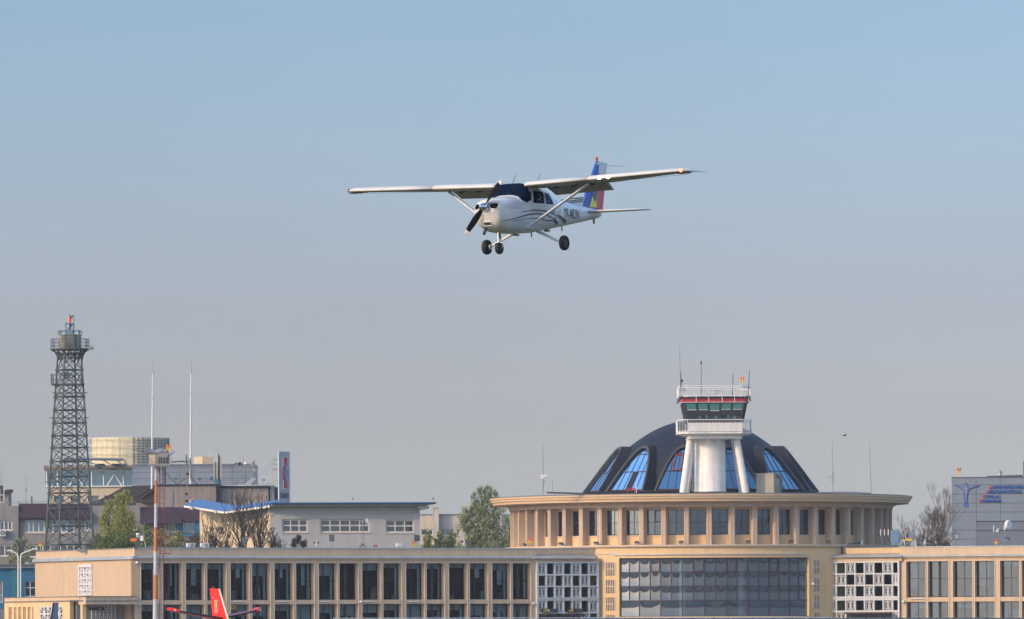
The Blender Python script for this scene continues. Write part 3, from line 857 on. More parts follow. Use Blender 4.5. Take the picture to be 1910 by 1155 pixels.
for k in range(12):
    az = 2.5 + 15 + 30 * k
    rr, tt = Vector((math.sin(R(az)), -math.cos(R(az)), 0)), Vector((math.cos(R(az)), math.sin(R(az)), 0))
    c0 = Vector((CC[0], CC[1], 0))
    def on(l, s, inn=0.0, out=0.0):
        r = rb + (rt - rb) * s - inn; z = zb_d + (zt_d - zb_d) * s
        return c0 + rr * (r + out) + tt * l + Vector((0, 0, z))
    A = arch(1.0); n = len(A)
    b = MB()
    flare = 1.0
    rings = [[on(l, s) for l, s in A], [on(l * 1.02, s, .5 * 1) for l, s in A], [on(l * .98, s, 3.0) for l, s in A], [on(l * .80, s * .99, 6.5) for l, s in A]]
    vs = [p for r_ in rings for p in r_]
    fs = [(q * n + i, q * n + i + 1, (q + 1) * n + i + 1, (q + 1) * n + i) for q in range(3) for i in range(n - 1)]
    b.add(vs, fs, 0, True)
    hood = b.build('dormer_hood', M['hood'], dome)
    # rim
    B = arch(.90)
    b = MB(); vs = [on(l, s, 0, .03) for l, s in A] + [on(l, s + .012, 0, .03) for l, s in B] + [on(l, s + .012, .45) for l, s in B]
    b.add(vs, [(i, i + 1, n + i + 1, n + i) for i in range(n - 1)] + [(n + i, n + i + 1, 2 * n + i + 1, 2 * n + i) for i in range(n - 1)], 0)
    b.build('dormer_rim', M['rim'], dome)
    # glass
    b = MB(); g = [on(l, s + .012, .30) for l, s in B]
    b.add(g, [tuple(range(len(g)))], 0)
    gw = b.build('dormer_glass', G['dome'], dome)
    b = MB()
    def half_at(s): return HALF * .9 * max(0, (1 - (s - .012) / (1 - .1 * .7))) ** (1 / 2.1)
    for s in (.0, .40, .78):
        h = half_at(max(s, .013)) 
        b.tube(on(-h, s + .03, .27), on(h, s + .03, .27), .045 if s else .10, n=4)
    for l in (-.56, -.19, .19, .56):
        L = l * HALF * .9
        top = min(.94, (1 - abs(l) ** 2.1) * .93)
        sh = -.25 if False else 0
        b.tube(on(L, .01, .27), on(L * .8, top, .27), .036, n=4)
    b.build('dormer_mullions', M['red'] if az < 20 or az > 180 else M['frame'], dome)
# an open sash in the second window from the left, leaving a dark gap
az = 2.5 - 45; rr, tt = Vector((math.sin(R(az)), -math.cos(R(az)), 0)), Vector((math.cos(R(az)), math.sin(R(az)), 0))
def on2(l, s, inn=.29): return Vector((CC[0], CC[1], 0)) + rr * (rb + (rt - rb) * s - inn) + tt * l * HALF + Vector((0, 0, zb_d + (zt_d - zb_d) * s))
b = MB(); pts = [on2(-.02, .05), on2(.22, .05), on2(.20, .42), on2(-.02, .42)]
b.prism(pts, -rr * .02); o = b.build('open_gap', M['room'], dome)
b = MB()
for i in range(4): b.tube(pts[i] + rr * .05, pts[(i + 1) % 4] + rr * .05, .06, n=4)
b.build('gap_frame', M['red'], o)
az = 2.5 - 15; rr, tt = Vector((math.sin(R(az)), -math.cos(R(az)), 0)), Vector((math.cos(R(az)), math.sin(R(az)), 0))
b = MB(); pts = [on2(-.36, .46, .26), on2(-.02, .46, .26), on2(-.02, .78, .26), on2(-.30, .78, .26)]
for i in range(4): b.tube(pts[i], pts[(i + 1) % 4], .10, n=4)
b.build('tilted_sash', M['redp2'], dome)

# ================================================================== CONTROL TOWER on the drum roof
YT = 703.6
def T(px, py, Y=YT): return at(px, py, Y)
ST = F_PX / YT
b0 = T(1328, 919.5)
ct = thing('control_tower', (b0.x, YT, b0.z), 'white control tower with a flared dark glass cab and red band standing before the dome', 'control tower')
def Zt(py, px=1330): return T(px, py).z
b = MB()
pd = T(1324.6, 900); r = 28.9 / ST
b.lathe((pd.x, YT), [(r * 1.03, Zt(918.5)), (r * 1.03, Zt(914)), (r, Zt(913.5)), (r * .985, Zt(819))], n=48, smooth=True)
b.build('shaft', M['white'], ct)
b = MB(); b.lathe((pd.x, YT), [(r * 1.08, Zt(921)), (r * 1.08, Zt(917.8)), (r, Zt(917.5))], n=48)
b.build('shaft_base', M['dgrey'], ct)
for (tx, bx, dy) in ((1287.7, 1274, -1.5), (1373.5, 1391, -1.5), (1292, 1280, 2.6), (1369, 1385, 2.6)):
    b = MB()
    b.tube(T(bx, 919.5, YT + dy * 1.15), T(tx, 818, YT + dy), 6.9 / ST, 6.6 / ST, 20)
    b.build('leg', M['white'], ct)
xc = T(1331.5, 800).x
def octo(hw, hd, ch): return [(-hw + ch, -hd), (hw - ch, -hd), (hw, -hd + ch), (hw, hd - ch), (hw - ch, hd), (-hw + ch, hd), (-hw, hd - ch), (-hw, -hd + ch)]
def ring(hw, hd, ch, z): return [Vector((xc + x, YT + y, z)) for x, y in octo(hw, hd, ch)]
def loft(b, rings, mi=0, cap=True):
    n = len(rings[0]); vs = [p for r_ in rings for p in r_]
    fs = [(q * n + i, q * n + (i + 1) % n, (q + 1) * n + (i + 1) % n, (q + 1) * n + i) for q in range(len(rings) - 1) for i in range(n)]
    b.add(vs, fs, mi)
    if cap: b.add(rings[0] + rings[-1], [tuple(range(n - 1, -1, -1)), tuple(range(n, 2 * n))], mi)
p2m = lambda p: p / ST
b = MB()
loft(b, [ring(p2m(51.5), 3.0, .3, Zt(819.5)), ring(p2m(51.5), 3.0, .3, Zt(817.3)), ring(p2m(50), 2.9, .3, Zt(817.2)), ring(p2m(50), 2.9, .3, Zt(814.5)),
         ring(p2m(69), 3.9, 1.1, Zt(810.6)), ring(p2m(69), 3.9, 1.1, Zt(808))])
b.build('platform', M['white'], ct)
HB, DB, CB = p2m(69), 3.9, p2m(18.5)
bal = MB()
P1 = [Vector((xc + x, YT + y, 0)) for x, y in octo(HB, DB, CB)]
zr1, zr0 = Zt(784.8), Zt(808)
def rail(b, P1, z0, z1, spacing, rb_, rt_, mid=()):
    n = len(P1)
    for i in range(n):
        a, e = P1[i], P1[(i + 1) % n]; L = (e - a).length; k = max(1, int(L / spacing))
        for z in (z1,) + tuple(mid): b.tube(a + Vector((0, 0, z)), e + Vector((0, 0, z)), rt_, n=5)
        for j in range(k):
            q = a + (e - a) * (j / k)
            b.tube(q + Vector((0, 0, z0)), q + Vector((0, 0, z1)), rb_ if j else rb_ * 2, n=4)
rail(bal, P1, zr0, zr1, .24, .022, .045, (zr0 + .12,))
bal.build('balcony_railing', M['whitem'], ct)
b = MB()
z0_, z1_ = Zt(807), Zt(790.5)
for i, (a, e) in enumerate(((P1[0], P1[1]), (P1[7], P1[0]), (P1[1], P1[2]))):
    if i: continue
    d = Vector((0, .35, 0)); b.prism([a + d + Vector((0, 0, z0_)), e + d + Vector((0, 0, z0_)), e + d + Vector((0, 0, z1_)), a + d + Vector((0, 0, z1_))], (0, .08, 0))
for sx in (-1, 1):
    x = xc + sx * (HB - CB - .25)
    b.box((x, YT, (z0_ + z1_) / 2), (.1, 6.2, z1_ - z0_))
b.build('parapet_panel', M['white'], ct)
# cab: flared glass body
ht, hb = p2m(61.5), p2m(54)
zc1, zc0 = Zt(752.4), Zt(790)
b = MB(); loft(b, [ring(hb, 2.75, .35, zc0), ring(ht, 3.15, .35, zc1)], cap=True)
b.build('cab_wall', M['navy'], ct)
def cabface(u, z, out=.0):
    """front face of the cab"""
    t = (z - zc0) / (zc1 - zc0); d = 2.75 + .40 * t; hx = hb + (ht - hb) * t - .35
    return Vector((xc + u * hx, YT - d - out, z))
gz0, gz1_ = zc0 + .25, zc1 - .1
for i in range(5):
    u0, u1 = -1 + .4 * i + .02, -1 + .4 * (i + 1) - .02
    b = MB(); b.prism([cabface(u0, gz0, .0), cabface(u1, gz0, .0), cabface(u1, gz1_, .0), cabface(u0, gz1_, .0)], (0, -.03, 0))
    o = b.build('cab_window', G['cab'], ct)
    zz = Zt(765.8 + (1.5 if i == 2 else (-.6 if i > 2 else 0)))
    b = MB(); b.prism([cabface(u0 + .02, zz, .034), cabface(u1 - .02, zz, .034), cabface(u1 - .02, gz1_ - .05, .034), cabface(u0 + .02, gz1_ - .05, .034)], (0, -.006, 0))
    b.build('sun_blind', M['teal'], o)
    b = MB(); b.prism([cabface(u0 + .02, zz - .06, .036), cabface(u1 - .02, zz - .06, .036), cabface(u1 - .02, zz, .036), cabface(u0 + .02, zz, .036)], (0, -.02, 0))
    b.build('blind_rail', M['wframe'], o)
for i in range(6):
    b = MB(); u = -1 + .4 * i; b.tube(cabface(u, gz0, .03), cabface(u, gz1_, .03), .05, n=4); b.build('mullion', M['dgrey'], ct)
b = MB()
for u, z, s in ((-.55, 0, .5), (-.3, .1, .4), (.05, 0, .6), (.5, .1, .4), (.75, 0, .5)):
    p = cabface(u, zc0 + .6 + z, .034); b.box(p, (s * .5, .02, .35))
b.build('console_screen', M['teal'], ct)
# red band, dark roof, brackets
b = MB(); loft(b, [ring(p2m(61), 3.25, .35, Zt(752.2)), ring(p2m(61.3), 3.3, .35, Zt(751.6)), ring(p2m(61.3), 3.3, .35, Zt(744.6))])
b.build('red_band', M['redp'], ct)
b = MB(); b.lathe((xc, YT), [(p2m(62), Zt(752.6)), (p2m(62), Zt(751.7))], n=4); 
loft(b, [ring(p2m(61.8), 3.36, .35, Zt(752.9)), ring(p2m(61.8), 3.36, .35, Zt(751.9))])
b.v = b.v[8:] if False else b.v
b.build('red_band_lip', M['wframe'], ct)
b = MB(); loft(b, [ring(p2m(63.5), 3.5, .4, Zt(744.6)), ring(p2m(64), 3.5, .4, Zt(743.0)), ring(p2m(35), 1.8, .3, Zt(740.2)), ring(p2m(8), .4, .1, Zt(739.0))])
b.build('cab_roof', M['slate'], ct)
b = MB()
for sx in (-1, 1):
    for sy in (-1, 1):
        x = xc + sx * p2m(64.5)
        b.path([Vector((x - sx * .4, YT + sy * 3.3, Zt(742.6))), Vector((x + sx * .05, YT + sy * 3.4, Zt(742.6))), Vector((x - sx * .0, YT + sy * 3.4, Zt(746))), Vector((x + sx * .12, YT + sy * 3.4, Zt(750.5)))], .11, 5)
b.build('corner_bracket', M['dgrey'], ct)
# upper railing
P2 = [Vector((xc + x, YT + y, 0)) for x, y in octo(p2m(66.8), 3.75, p2m(16))]
b = MB(); rail(b, P2, Zt(742.5), Zt(722.3), .20, .016, .05, (Zt(725.5), Zt(741)))
b.build('roof_railing', M['whitem'], ct)
for px in (1297, 1320, 1345, 1368):
    b = MB(); x = T(px, 740).x; b.tube((x, YT - 3.76, Zt(722.6)), (x, YT - 3.58, Zt(752)), .05, n=5); b.build('railing_post', M['wframe'], ct)
b = MB()
c = T(1336.3, 731.5, YT - 3.72); n = 16
for i in range(n):
    a0, a1 = 2 * math.pi * i / n, 2 * math.pi * (i + 1) / n
    b.tube(c + Vector((math.cos(a0) * .2, 0, math.sin(a0) * .2)), c + Vector((math.cos(a1) * .2, 0, math.sin(a1) * .2)), .04, n=4)
b.build('hoop', M['dgrey'], ct)
def antenna(px0, pyb, px1, pyt, r0, r1, Y, label, mat_, extra=None, name='whip_antenna', cat='antenna', group=None):
    t = thing(name, at(px0, pyb, Y), label, cat, group)
    b = MB(); b.tube(at(px0, pyb, Y), at(px1, pyt, Y), r0, r1, 6); b.build('mast', mat_, t)
    if extra: extra(t)
    return t
def ex1(t):
    b = MB(); c = at(1271, 712, YT - 3.6); b.box(c, (.12, .2, .5)); b.ball(c + Vector((.1, 0, .1)), .13); b.build('receiver', M['dgrey'], t)
    b = MB(); b.tube(at(1270.3, 722, YT - 3.65), at(1270.2, 694, YT - 3.65), .05, .03, 6); b.build('short_whip', M['dgrey'], t)
antenna(1269.7, 742.5, 1267.8, 645, .045, .02, YT - 3.5, 'tallest thin whip antenna, at the left corner of the control tower roof', M['grey'], ex1)
def ex2(t):
    b = MB(); c = at(1307.6, 677, YT - 1); b.prism([c + Vector((-.13, 0, -.12)), c + Vector((.16, 0, -.12)), c + Vector((.02, 0, .28))], (0, .04, 0)); b.build('vane', M['dgrey'], t)
antenna(1307.8, 741, 1307.6, 678, .055, .045, YT - 1, 'grey pole topped by a small pointed vane on the control tower roof', M['grey'], ex2, 'wind_vane_pole', 'vane')
antenna(1366.3, 742, 1367.2, 698, .05, .035, YT - 2, 'short dark antenna between the vane pole and the orange lamp on the tower roof', M['dgrey'])
antenna(1395.6, 741.5, 1398, 691.5, .055, .035, YT - 3.3, 'dark antenna leaning at the right corner of the control tower roof', M['dgrey'])
def twin_lamp(px, pyb, pyt, Y, label, s=1.0, mt='orangel', group='twin obstruction lamps on posts'):
    t = thing('obstruction_light', at(px, pyb, Y), label, 'obstruction light', group)
    m_ = F_PX / Y; H = (pyb - pyt) / m_
    p0 = at(px, pyb, Y)
    b = MB(); b.tube(p0, p0 + Vector((0, 0, H - .28 * s)), .04 * s, n=6); b.tube(p0 + Vector((-.13 * s, 0, H - .32 * s)), p0 + Vector((.13 * s, 0, H - .32 * s)), .035 * s, n=5); b.build('post', M['yellow'], t)
    for sx in (-1, 1):
        b = MB(); q = p0 + Vector((sx * .13 * s, 0, H - .30 * s)); b.tube(q + Vector((0, 0, -.32 * s)), q + Vector((0, 0, .0)), .07 * s, .09 * s, 8, 1); b.tube(q, q + Vector((0, 0, .24 * s)), .105 * s, .09 * s, 10, 0); b.ball(q + Vector((0, 0, .24 * s)), .09 * s, 8)
        b.build('lamp', [M[mt], M['yellow']], t)
    return t
twin_lamp(1384, 742, 702.5, YT - 3, 'orange twin lamp on a post, at the right of the control tower roof', 1.0)
# equipment beside the tower
def acunit(c, w, d, h, rz, label, group, name='air_conditioner', fan=True, mt='ductc'):
    t = thing(name, (c[0], c[1], c[2]), label, 'air conditioner', group)
    c = Vector(c); b = MB(); b.box(c + Vector((0, 0, h / 2 + .06)), (w, d, h), rz); 
    for s in (-1, 1):
        b.box(c + Matrix.Rotation(rz, 3, 'Z') @ Vector((s * w * .35, 0, .03)), (.08, d * .9, .06), rz)
    b.build('housing', M[mt], t)
    if fan:
        Mz = Matrix.Rotation(rz, 3, 'Z'); k = MB(); f = Mz @ Vector((0, -1, 0)); cc = c + Mz @ Vector((w * .12, -d / 2, h / 2 + .06)); rr_ = min(w, h) * .38
        k.tube(cc, cc + f * .03, rr_, n=16); k.build('fan', M['dgrey'], t)
        k = MB(); k.tube(cc + f * .031, cc + f * .05, rr_ * .3, n=10)
        for a in range(4):
            v = Mz @ Vector((math.cos(a * math.pi / 4), 0, math.sin(a * math.pi / 4))) * rr_
            k.tube(cc + f * .045 - v, cc + f * .045 + v, .012, n=4)
        k.build('fan_guard', M[mt], t)
    return t
p = T(1290.5, 917, YT + 3.2)
acunit((p.x, p.y, p.z), .62, .5, 1.85, R(-50), 'tall beige air conditioner between the left tower leg and the shaft', None)
p = T(1427, 919.6, YT + 2); hgt = 37 / ST
t = thing('plant_cabinet', p, 'large beige and grey plant cabinet right of the control tower, in front of the dome', 'cabinet')
b = MB(); b.fb(Fr(p.x, p.y, -35), -1.15, 1.15, -1.3, 0, p.z, p.z + hgt - .08); b.build('housing', M['ductc'], t)
b = MB(); b.fb(Fr(p.x, p.y, -35), -1.25, 1.25, -1.35, .05, p.z + hgt - .08, p.z + hgt); b.build('lid', M['ductc'], t)
b = MB(); q = Fr(p.x, p.y, -35)
for i in range(8): b.fb(Fr(*q.P(-1.15, 0, 0)[:2], -125), -1.1, -.2, .002, .03, p.z + .3 + i * .2, p.z + .38 + i * .2)
b.build('louvres', M['grey'], t)
b = MB(); q = q.P(1.2, -.5, p.z); b.path([q + Vector((0, 0, hgt * .85)), q + Vector((.45, 0, hgt * .8)), q + Vector((.5, 0, hgt * .5)), q + Vector((.5, 0, 0))], .13, 8); b.build('duct', M['tgreen'], t)
# antennas on the drum roof
YR = 702.0
def yagi(t):
    b = MB(); c = at(1550, 890, YR)
    b.tube(at(1545, 889.5, YR), at(1554, 889.5, YR), .03, n=5); b.path([at(1545.2, 889.5, YR), at(1545.5, 893, YR), at(1549, 897, YR), at(1553.4, 899, YR)], .02, 4)
    b.tube(at(1553.7, 880, YR), at(1553.9, 903, YR), .06, n=6); b.build('aerial_arm', M['grey'], t)
antenna(1554, 920, 1552, 823.5, .035, .02, YR, 'thin antenna with a side arm on the drum roof, right of the dome', M['grey'], yagi)
antenna(1625, 921, 1622, 826, .035, .02, YR + 3, 'plain thin antenna rightmost on the drum roof', M['grey'])
def horn(t):
    b = MB(); c = at(1011.5, 889, YR + 3); b.box(c, (.35, .3, .45)); b.tube(c + Vector((.1, 0, .1)), c + Vector((.45, 0, .02)), .1, .18, 8); b.build('speaker_box', M['white'], t)
    b = MB(); b.path([at(1013, 895, YR + 3), at(1016, 900, YR + 3), at(1012, 907, YR + 3), at(1013.5, 914, YR + 3)], .03, 4); b.build('cable', M['dgrey'], t)
antenna(1013, 922, 1012.6, 825, .05, .02, YR + 3, 'antenna carrying a small white box, left of the dome on the drum roof', M['grey'], horn)
antenna(1030.5, 921, 1030.3, 896, .03, .02, YR + 3, 'short bare antenna just right of the one with the white box, by the dome', M['grey'])
b = MB()
p = [at(x, y, YR - 1) for x, y in ((1020, 918.8), (1032, 919.3), (1050, 919.6), (1085, 921))]
b.path(p, .09, 5); solo(b, 'roof_cable', M['dgrey'], 'dark cable lying along the drum roof left of the dome', 'cable')
b = MB()
p = [at(x, y, YR - 1) for x, y in ((1524, 919.3), (1560, 918.2), (1600, 918.8), (1625, 920.5))]
b.path(p, .08, 5); solo(b, 'roof_cable', M['grey'], 'grey cable lying along the drum roof right of the dome', 'cable')
# small red rack by the opened dome sash
t = thing('red_rack', at(1177, 920, 706), 'small red folding rack on the drum roof before the dome windows', 'rack')
b = MB()
for x in (1170.5, 1184): b.tube(at(x, 920, 706), at(x, 911, 706), .04, n=5)
b.tube(at(1170, 911, 706), at(1184.5, 911, 706), .06, n=5); b.tube(at(1170, 914, 706), at(1184.5, 914, 706), .05, n=5); b.build('frame', M['redp'], t)
b = MB(); b.tube(at(1187, 920, 706), at(1187, 899, 706), .045, n=5); b.build('upright', M['wframe'], t)

# ================================================================== LATTICE TOWER (old beacon)
YL = 712.0; SL = F_PX / YL
def L(px, py, dy=0): return at(px, py, YL + dy)
cxL = 129.6
lt = thing('lattice_tower', (L(cxL, 900).x, YL, 0), 'tall weathered green steel lattice tower with a round concrete drum on top', 'lattice tower')
def Hw(py): return (22.6 + (py - 665) * .0655) / SL / math.cos(R(19.3))     # corner radius
PHI = [19.3, 109.3, 199.3, 289.3]
def corner(k, py):
    c = L(cxL + (py - 800) * .0, py); r = Hw(py); a = R(PHI[k % 4] + 0)
    return Vector((c.x + r * math.cos(a), YL - r * math.sin(a), L(cxL, py).z))
levels = [660, 690, 717, 740, 765, 789, 812.7, 835.2, 861, 889, 919.6, 948.5, 981.6, 1016, 1056, 1100, 1150, 1215]
for k in range(4):
    b = MB(); b.tube(corner(k, 655), corner(k, 1217), .10, .15, 6); b.build('leg', M['tgreen'], lt)
for i, (a, e) in enumerate(zip(levels[:-1], levels[1:])):
    if i > 14: continue
    b = MB()
    for k in range(4):
        b.tube(corner(k, a), corner(k + 1, a), .075, n=5)
        b.tube(corner(k, a), corner(k + 1, e), .05, n=5); b.tube(corner(k + 1, a), corner(k, e), .05, n=5)
        b.box(corner(k, a), (.34, .34, .22))
        m1 = (corner(k, a) + corner(k + 1, e)) / 2
        b.box(m1, (.18, .05, .18))
    b.build('bracing', M['tgreen'], lt)
for py, x0, x1 in ((733, 98, 162.5), (779.5, 93.5, 165.5), (899, 84, 120), (812.7, 96, 163)):
    b = MB()
    for dy in (-1.3, 1.3): b.tube(L(x0, py, dy), L(x1, py, dy), .06, n=5)
    for xx in (x0, x1): b.tube(L(xx, py, -1.3), L(xx, py, 1.3), .05, n=4)
    b.build('cross_arm', M['tgreen'], lt)
# ladder
b = MB()
for s in (-.22, .22): b.tube(L(131, 1215, .6) + Vector((s, 0, 0)), L(131, 655, .6) + Vector((s, 0, 0)), .03, n=4)
zl0 = L(131, 1215).z; zl1 = L(131, 655).z; k = int((zl1 - zl0) / .45)
for i in range(k):
    z = zl0 + .45 * i; p = L(131, 800, .6); b.tube((p.x - .22, p.y, z), (p.x + .22, p.y, z), .02, n=4)
for i in range(0, k, 3):
    z = zl0 + .45 * i; p = L(131, 800, .6)
    b.path([Vector((p.x - .22, p.y, z)), Vector((p.x - .3, p.y + .5, z)), Vector((p.x + .3, p.y + .5, z)), Vector((p.x + .22, p.y, z))], .02, 4)
b.build('ladder', M['tgreen'], lt)
# mid gallery
def box_gallery(px0, px1, pyf, pyr, dep, name, solid=True):
    b = MB()
    b.box((L((px0 + px1) / 2, pyf).x, YL, L(cxL, pyf).z), ((px1 - px0) / SL, dep, .14)); b.build(name + '_floor', M['tgreen'], lt)
    b = MB(); x0, x1 = L(px0, pyf).x, L(px1, pyf).x; z0, z1 = L(cxL, pyf).z, L(cxL, pyr).z
    C4 = [Vector((x0, YL - dep / 2, 0)), Vector((x1, YL - dep / 2, 0)), Vector((x1, YL + dep / 2, 0)), Vector((x0, YL + dep / 2, 0))]
    rail(b, C4, z0, z1, 1.1, .03, .03, ((z0 + z1) / 2,))
    b.build(name + '_railing', M['tgreen'], lt)
box_gallery(97.5, 153, 717.5, 699, 3.4, 'gallery')
b = MB(); c = L(123.5, 701, -1.5); b.tube(c, c + Vector((0, .3, 0)), .42, n=14); b.build('dish', M['tgreen'], lt)
# top platform
zpf = L(cxL, 651.5).z
cl = (L(130.5, 651).x, YL)
b = MB(); b.lathe(cl, [(.0, zpf - .1), (36.5 / SL, zpf - .1), (37 / SL, zpf + .06), (0, zpf + .06)], n=20); b.build('platform', M['tgreen'], lt)
b = MB()
for i in range(16):
    a = 2 * math.pi * i / 16
    d = Vector((math.cos(a), math.sin(a), 0)); o = Vector((cl[0], cl[1], 0))
    zz = lambda py: L(cxL, py).z
    b.path([o + d * (36 / SL) + Vector((0, 0, zz(652.5))), o + d * (29 / SL) + Vector((0, 0, zz(656))), o + d * (24.5 / SL) + Vector((0, 0, zz(662))), o + d * (23 / SL) + Vector((0, 0, zz(672)))], .06, 5)
    e = 2 * math.pi * (i + 1) / 16; d2 = Vector((math.cos(e), math.sin(e), 0))
    b.tube(o + d * (30 / SL) + Vector((0, 0, zz(655))), o + d2 * (23.5 / SL) + Vector((0, 0, zz(668))), .04, n=4)
    b.tube(o + d2 * (30 / SL) + Vector((0, 0, zz(655))), o + d * (23.5 / SL) + Vector((0, 0, zz(668))), .04, n=4)
    b.tube(o + d * (23.3 / SL) + Vector((0, 0, zz(668))), o + d2 * (23.3 / SL) + Vector((0, 0, zz(668))), .05, n=4)
b.build('platform_bracket', M['tgreen'], lt)
b = MB(); b.lathe(cl, [(0, zpf + .06), (21.2 / SL, zpf + .061), (21.2 / SL, L(cxL, 627).z), (22 / SL, L(cxL, 626.6).z), (22 / SL, L(cxL, 625).z), (0, L(cxL, 624.6).z)], n=32); b.build('concrete_drum', M['concrete'], lt)
def circle(r, n=14): return [Vector((cl[0] + r * math.cos(2 * math.pi * i / n), cl[1] + r * math.sin(2 * math.pi * i / n), 0)) for i in range(n)]
b = MB(); rail(b, circle(35.5 / SL, 12), zpf + .06, L(cxL, 633).z, 3, .03, .03, (L(cxL, 639).z, L(cxL, 645).z)); b.build('platform_railing', M['tgreen'], lt)
b = MB(); rail(b, circle(21.7 / SL, 10), L(cxL, 625).z, L(cxL, 617.5).z, 3, .03, .03); b.build('drum_railing', M['tgreen'], lt)
b = MB()
xL, xR = L(122.8, 610).x, L(136.5, 610).x
for x in (xL, xR):
    for dy in (-.4, .4): b.tube((x, YL + dy, L(cxL, 625).z), (x, YL + dy, L(cxL, 603.3).z), .05, n=5)
b.box(((xL + xR) / 2, YL, L(cxL, 603).z), (xR - xL + .1, .95, .08)); b.box(((xL + xR) / 2, YL, L(cxL, 620).z), ((xR - xL), .9, .5))
for dy in (-.4, .4): b.tube((xL, YL + dy, L(cxL, 617).z), (xR, YL + dy, L(cxL, 604).z), .04, n=5)
b.build('ladder_cage', M['lblue'], lt)
b = MB(); b.tube(L(137.8, 625, -.2), L(137.8, 583.5, -.2), .075, .05, 8); b.ball(L(137.6, 583.5, -.2), .1, 8); b.build('pole', M['steel'], lt)
b = MB()
b.tube(L(161, 652, -1.2), L(170, 650, -1.2), .06, n=5)
b.prism([L(165.5, 644, -1.4), L(175, 647.5, -1.4), L(169.5, 653.5, -1.4)], (0, .3, 0)); b.tube(L(170, 648, -1.25), L(174, 647.5, -1.25), .22, .28, 8)
o = b.build('horn_speaker', M['grey'], lt)

# ---- the worker on top
def skin_figure(name, joints, bones, radii, mats, root, parent=None, sub=1):
    bm = bmesh.new(); lay = bm.verts.layers.skin.verify()
    bvs = [bm.verts.new(j) for j in joints]
    for a, e in bones: bm.edges.new((bvs[a], bvs[e]))
    for i, (v_, r_) in enumerate(zip(bvs, radii)): v_[lay].radius = (r_, r_); v_[lay].use_root = (i == root)
    me = bpy.data.meshes.new(name); bm.to_mesh(me); bm.free()
    o = bpy.data.objects.new(name, me); COL.objects.link(o)
    sk = o.modifiers.new('skin', 'SKIN'); sk.use_smooth_shade = True
    ss = o.modifiers.new('sub', 'SUBSURF'); ss.levels = sub; ss.render_levels = sub
    dg = bpy.context.evaluated_depsgraph_get(); dg.update()
    m2 = bpy.data.meshes.new_from_object(o.evaluated_get(dg))
    bpy.data.objects.remove(o); bpy.data.meshes.remove(me)
    m2.name = name
    for m_ in mats: m2.materials.append(m_)
    o = bpy.data.objects.new(name, m2); COL.objects.link(o)
    if parent: o.parent = parent
    return o
def person(base, rz, arms, label, cloth, vest, scale=1.0, hard=None):
    """body is one skinned surface; vest, helmet and hair are children. local frame: x right, y forward"""
    J = [(0, 0, .95), (0, 0, 1.15), (0, .01, 1.38), (0, .01, 1.50), (0, .03, 1.60), (0, .03, 1.70),
         (-.10, 0, .90), (-.12, .03, .50), (-.12, 0, .09), (-.12, .14, .05),
         (.10, 0, .90), (.13, .12, .52), (.13, .02, .10), (.13, .16, .06),
         (-.19, 0, 1.40), *arms[0], (.19, 0, 1.40), *arms[1]]
    RD = [.13, .12, .14, .055, .085, .07, .10, .065, .045, .04, .10, .065, .045, .04, .06, .05, .038, .035, .06, .05, .038, .035]
    B_ = [(0, 1), (1, 2), (2, 3), (3, 4), (4, 5), (0, 6), (6, 7), (7, 8), (8, 9), (0, 10), (10, 11), (11, 12), (12, 13), (2, 14), (14, 15), (15, 16), (16, 17), (2, 18), (18, 19), (19, 20), (20, 21)]
    o = skin_figure('person', J, B_, RD, [cloth, M['skin']], 0)
    for p in o.data.polygons:
        c = p.center
        p.material_index = 1 if c.z > 1.46 and abs(c.x) < .13 and (c - Vector((0, .03, 1.6))).length < .2 else 0
        for hnd in (arms[0][2], arms[1][2]):
            if (c - Vector(hnd)).length < .09: p.material_index = 1
    o.location = base; o.rotation_euler = (0, 0, rz); o.scale = (scale,) * 3
    tag(o, label, 'person')
    def kid(b, nm, m_):
        me = b.build(nm, m_); me.parent = o; return me
    if vest:
        b = MB(); n = 16; rings = []
        for z, rx, ry in ((.88, .19, .15), (1.0, .185, .15), (1.2, .19, .155), (1.36, .20, .15), (1.45, .15, .11), (1.49, .08, .075)):
            rings += [(rx * math.cos(2 * math.pi * i / n), .005 + ry * math.sin(2 * math.pi * i / n), z) for i in range(n)]
        b.add(rings, [(q * n + i, q * n + (i + 1) % n, (q + 1) * n + (i + 1) % n, (q + 1) * n + i) for q in range(5) for i in range(n)], 0, True)
        kid(b, 'vest', vest)
    b = MB(); b.ball((0, .015, 1.68), .105, 12, sc_=(1, 1.1, .85)); kid(b, 'cap' if hard else 'hair', hard or M['navy'])
    return o
pb = L(130.3, 617.0, -.3)
person(Vector((pb.x, pb.y, pb.z)), R(-70), ([(-.22, .25, 1.55), (-.10, .42, 1.74), (-.07, .46, 1.80)], [(.22, .25, 1.50), (.12, .40, 1.64), (.10, .44, 1.70)]),
       'person in an orange vest climbing at the pole on top of the lattice tower', M['navy'], M['hiviz'], 1.0)

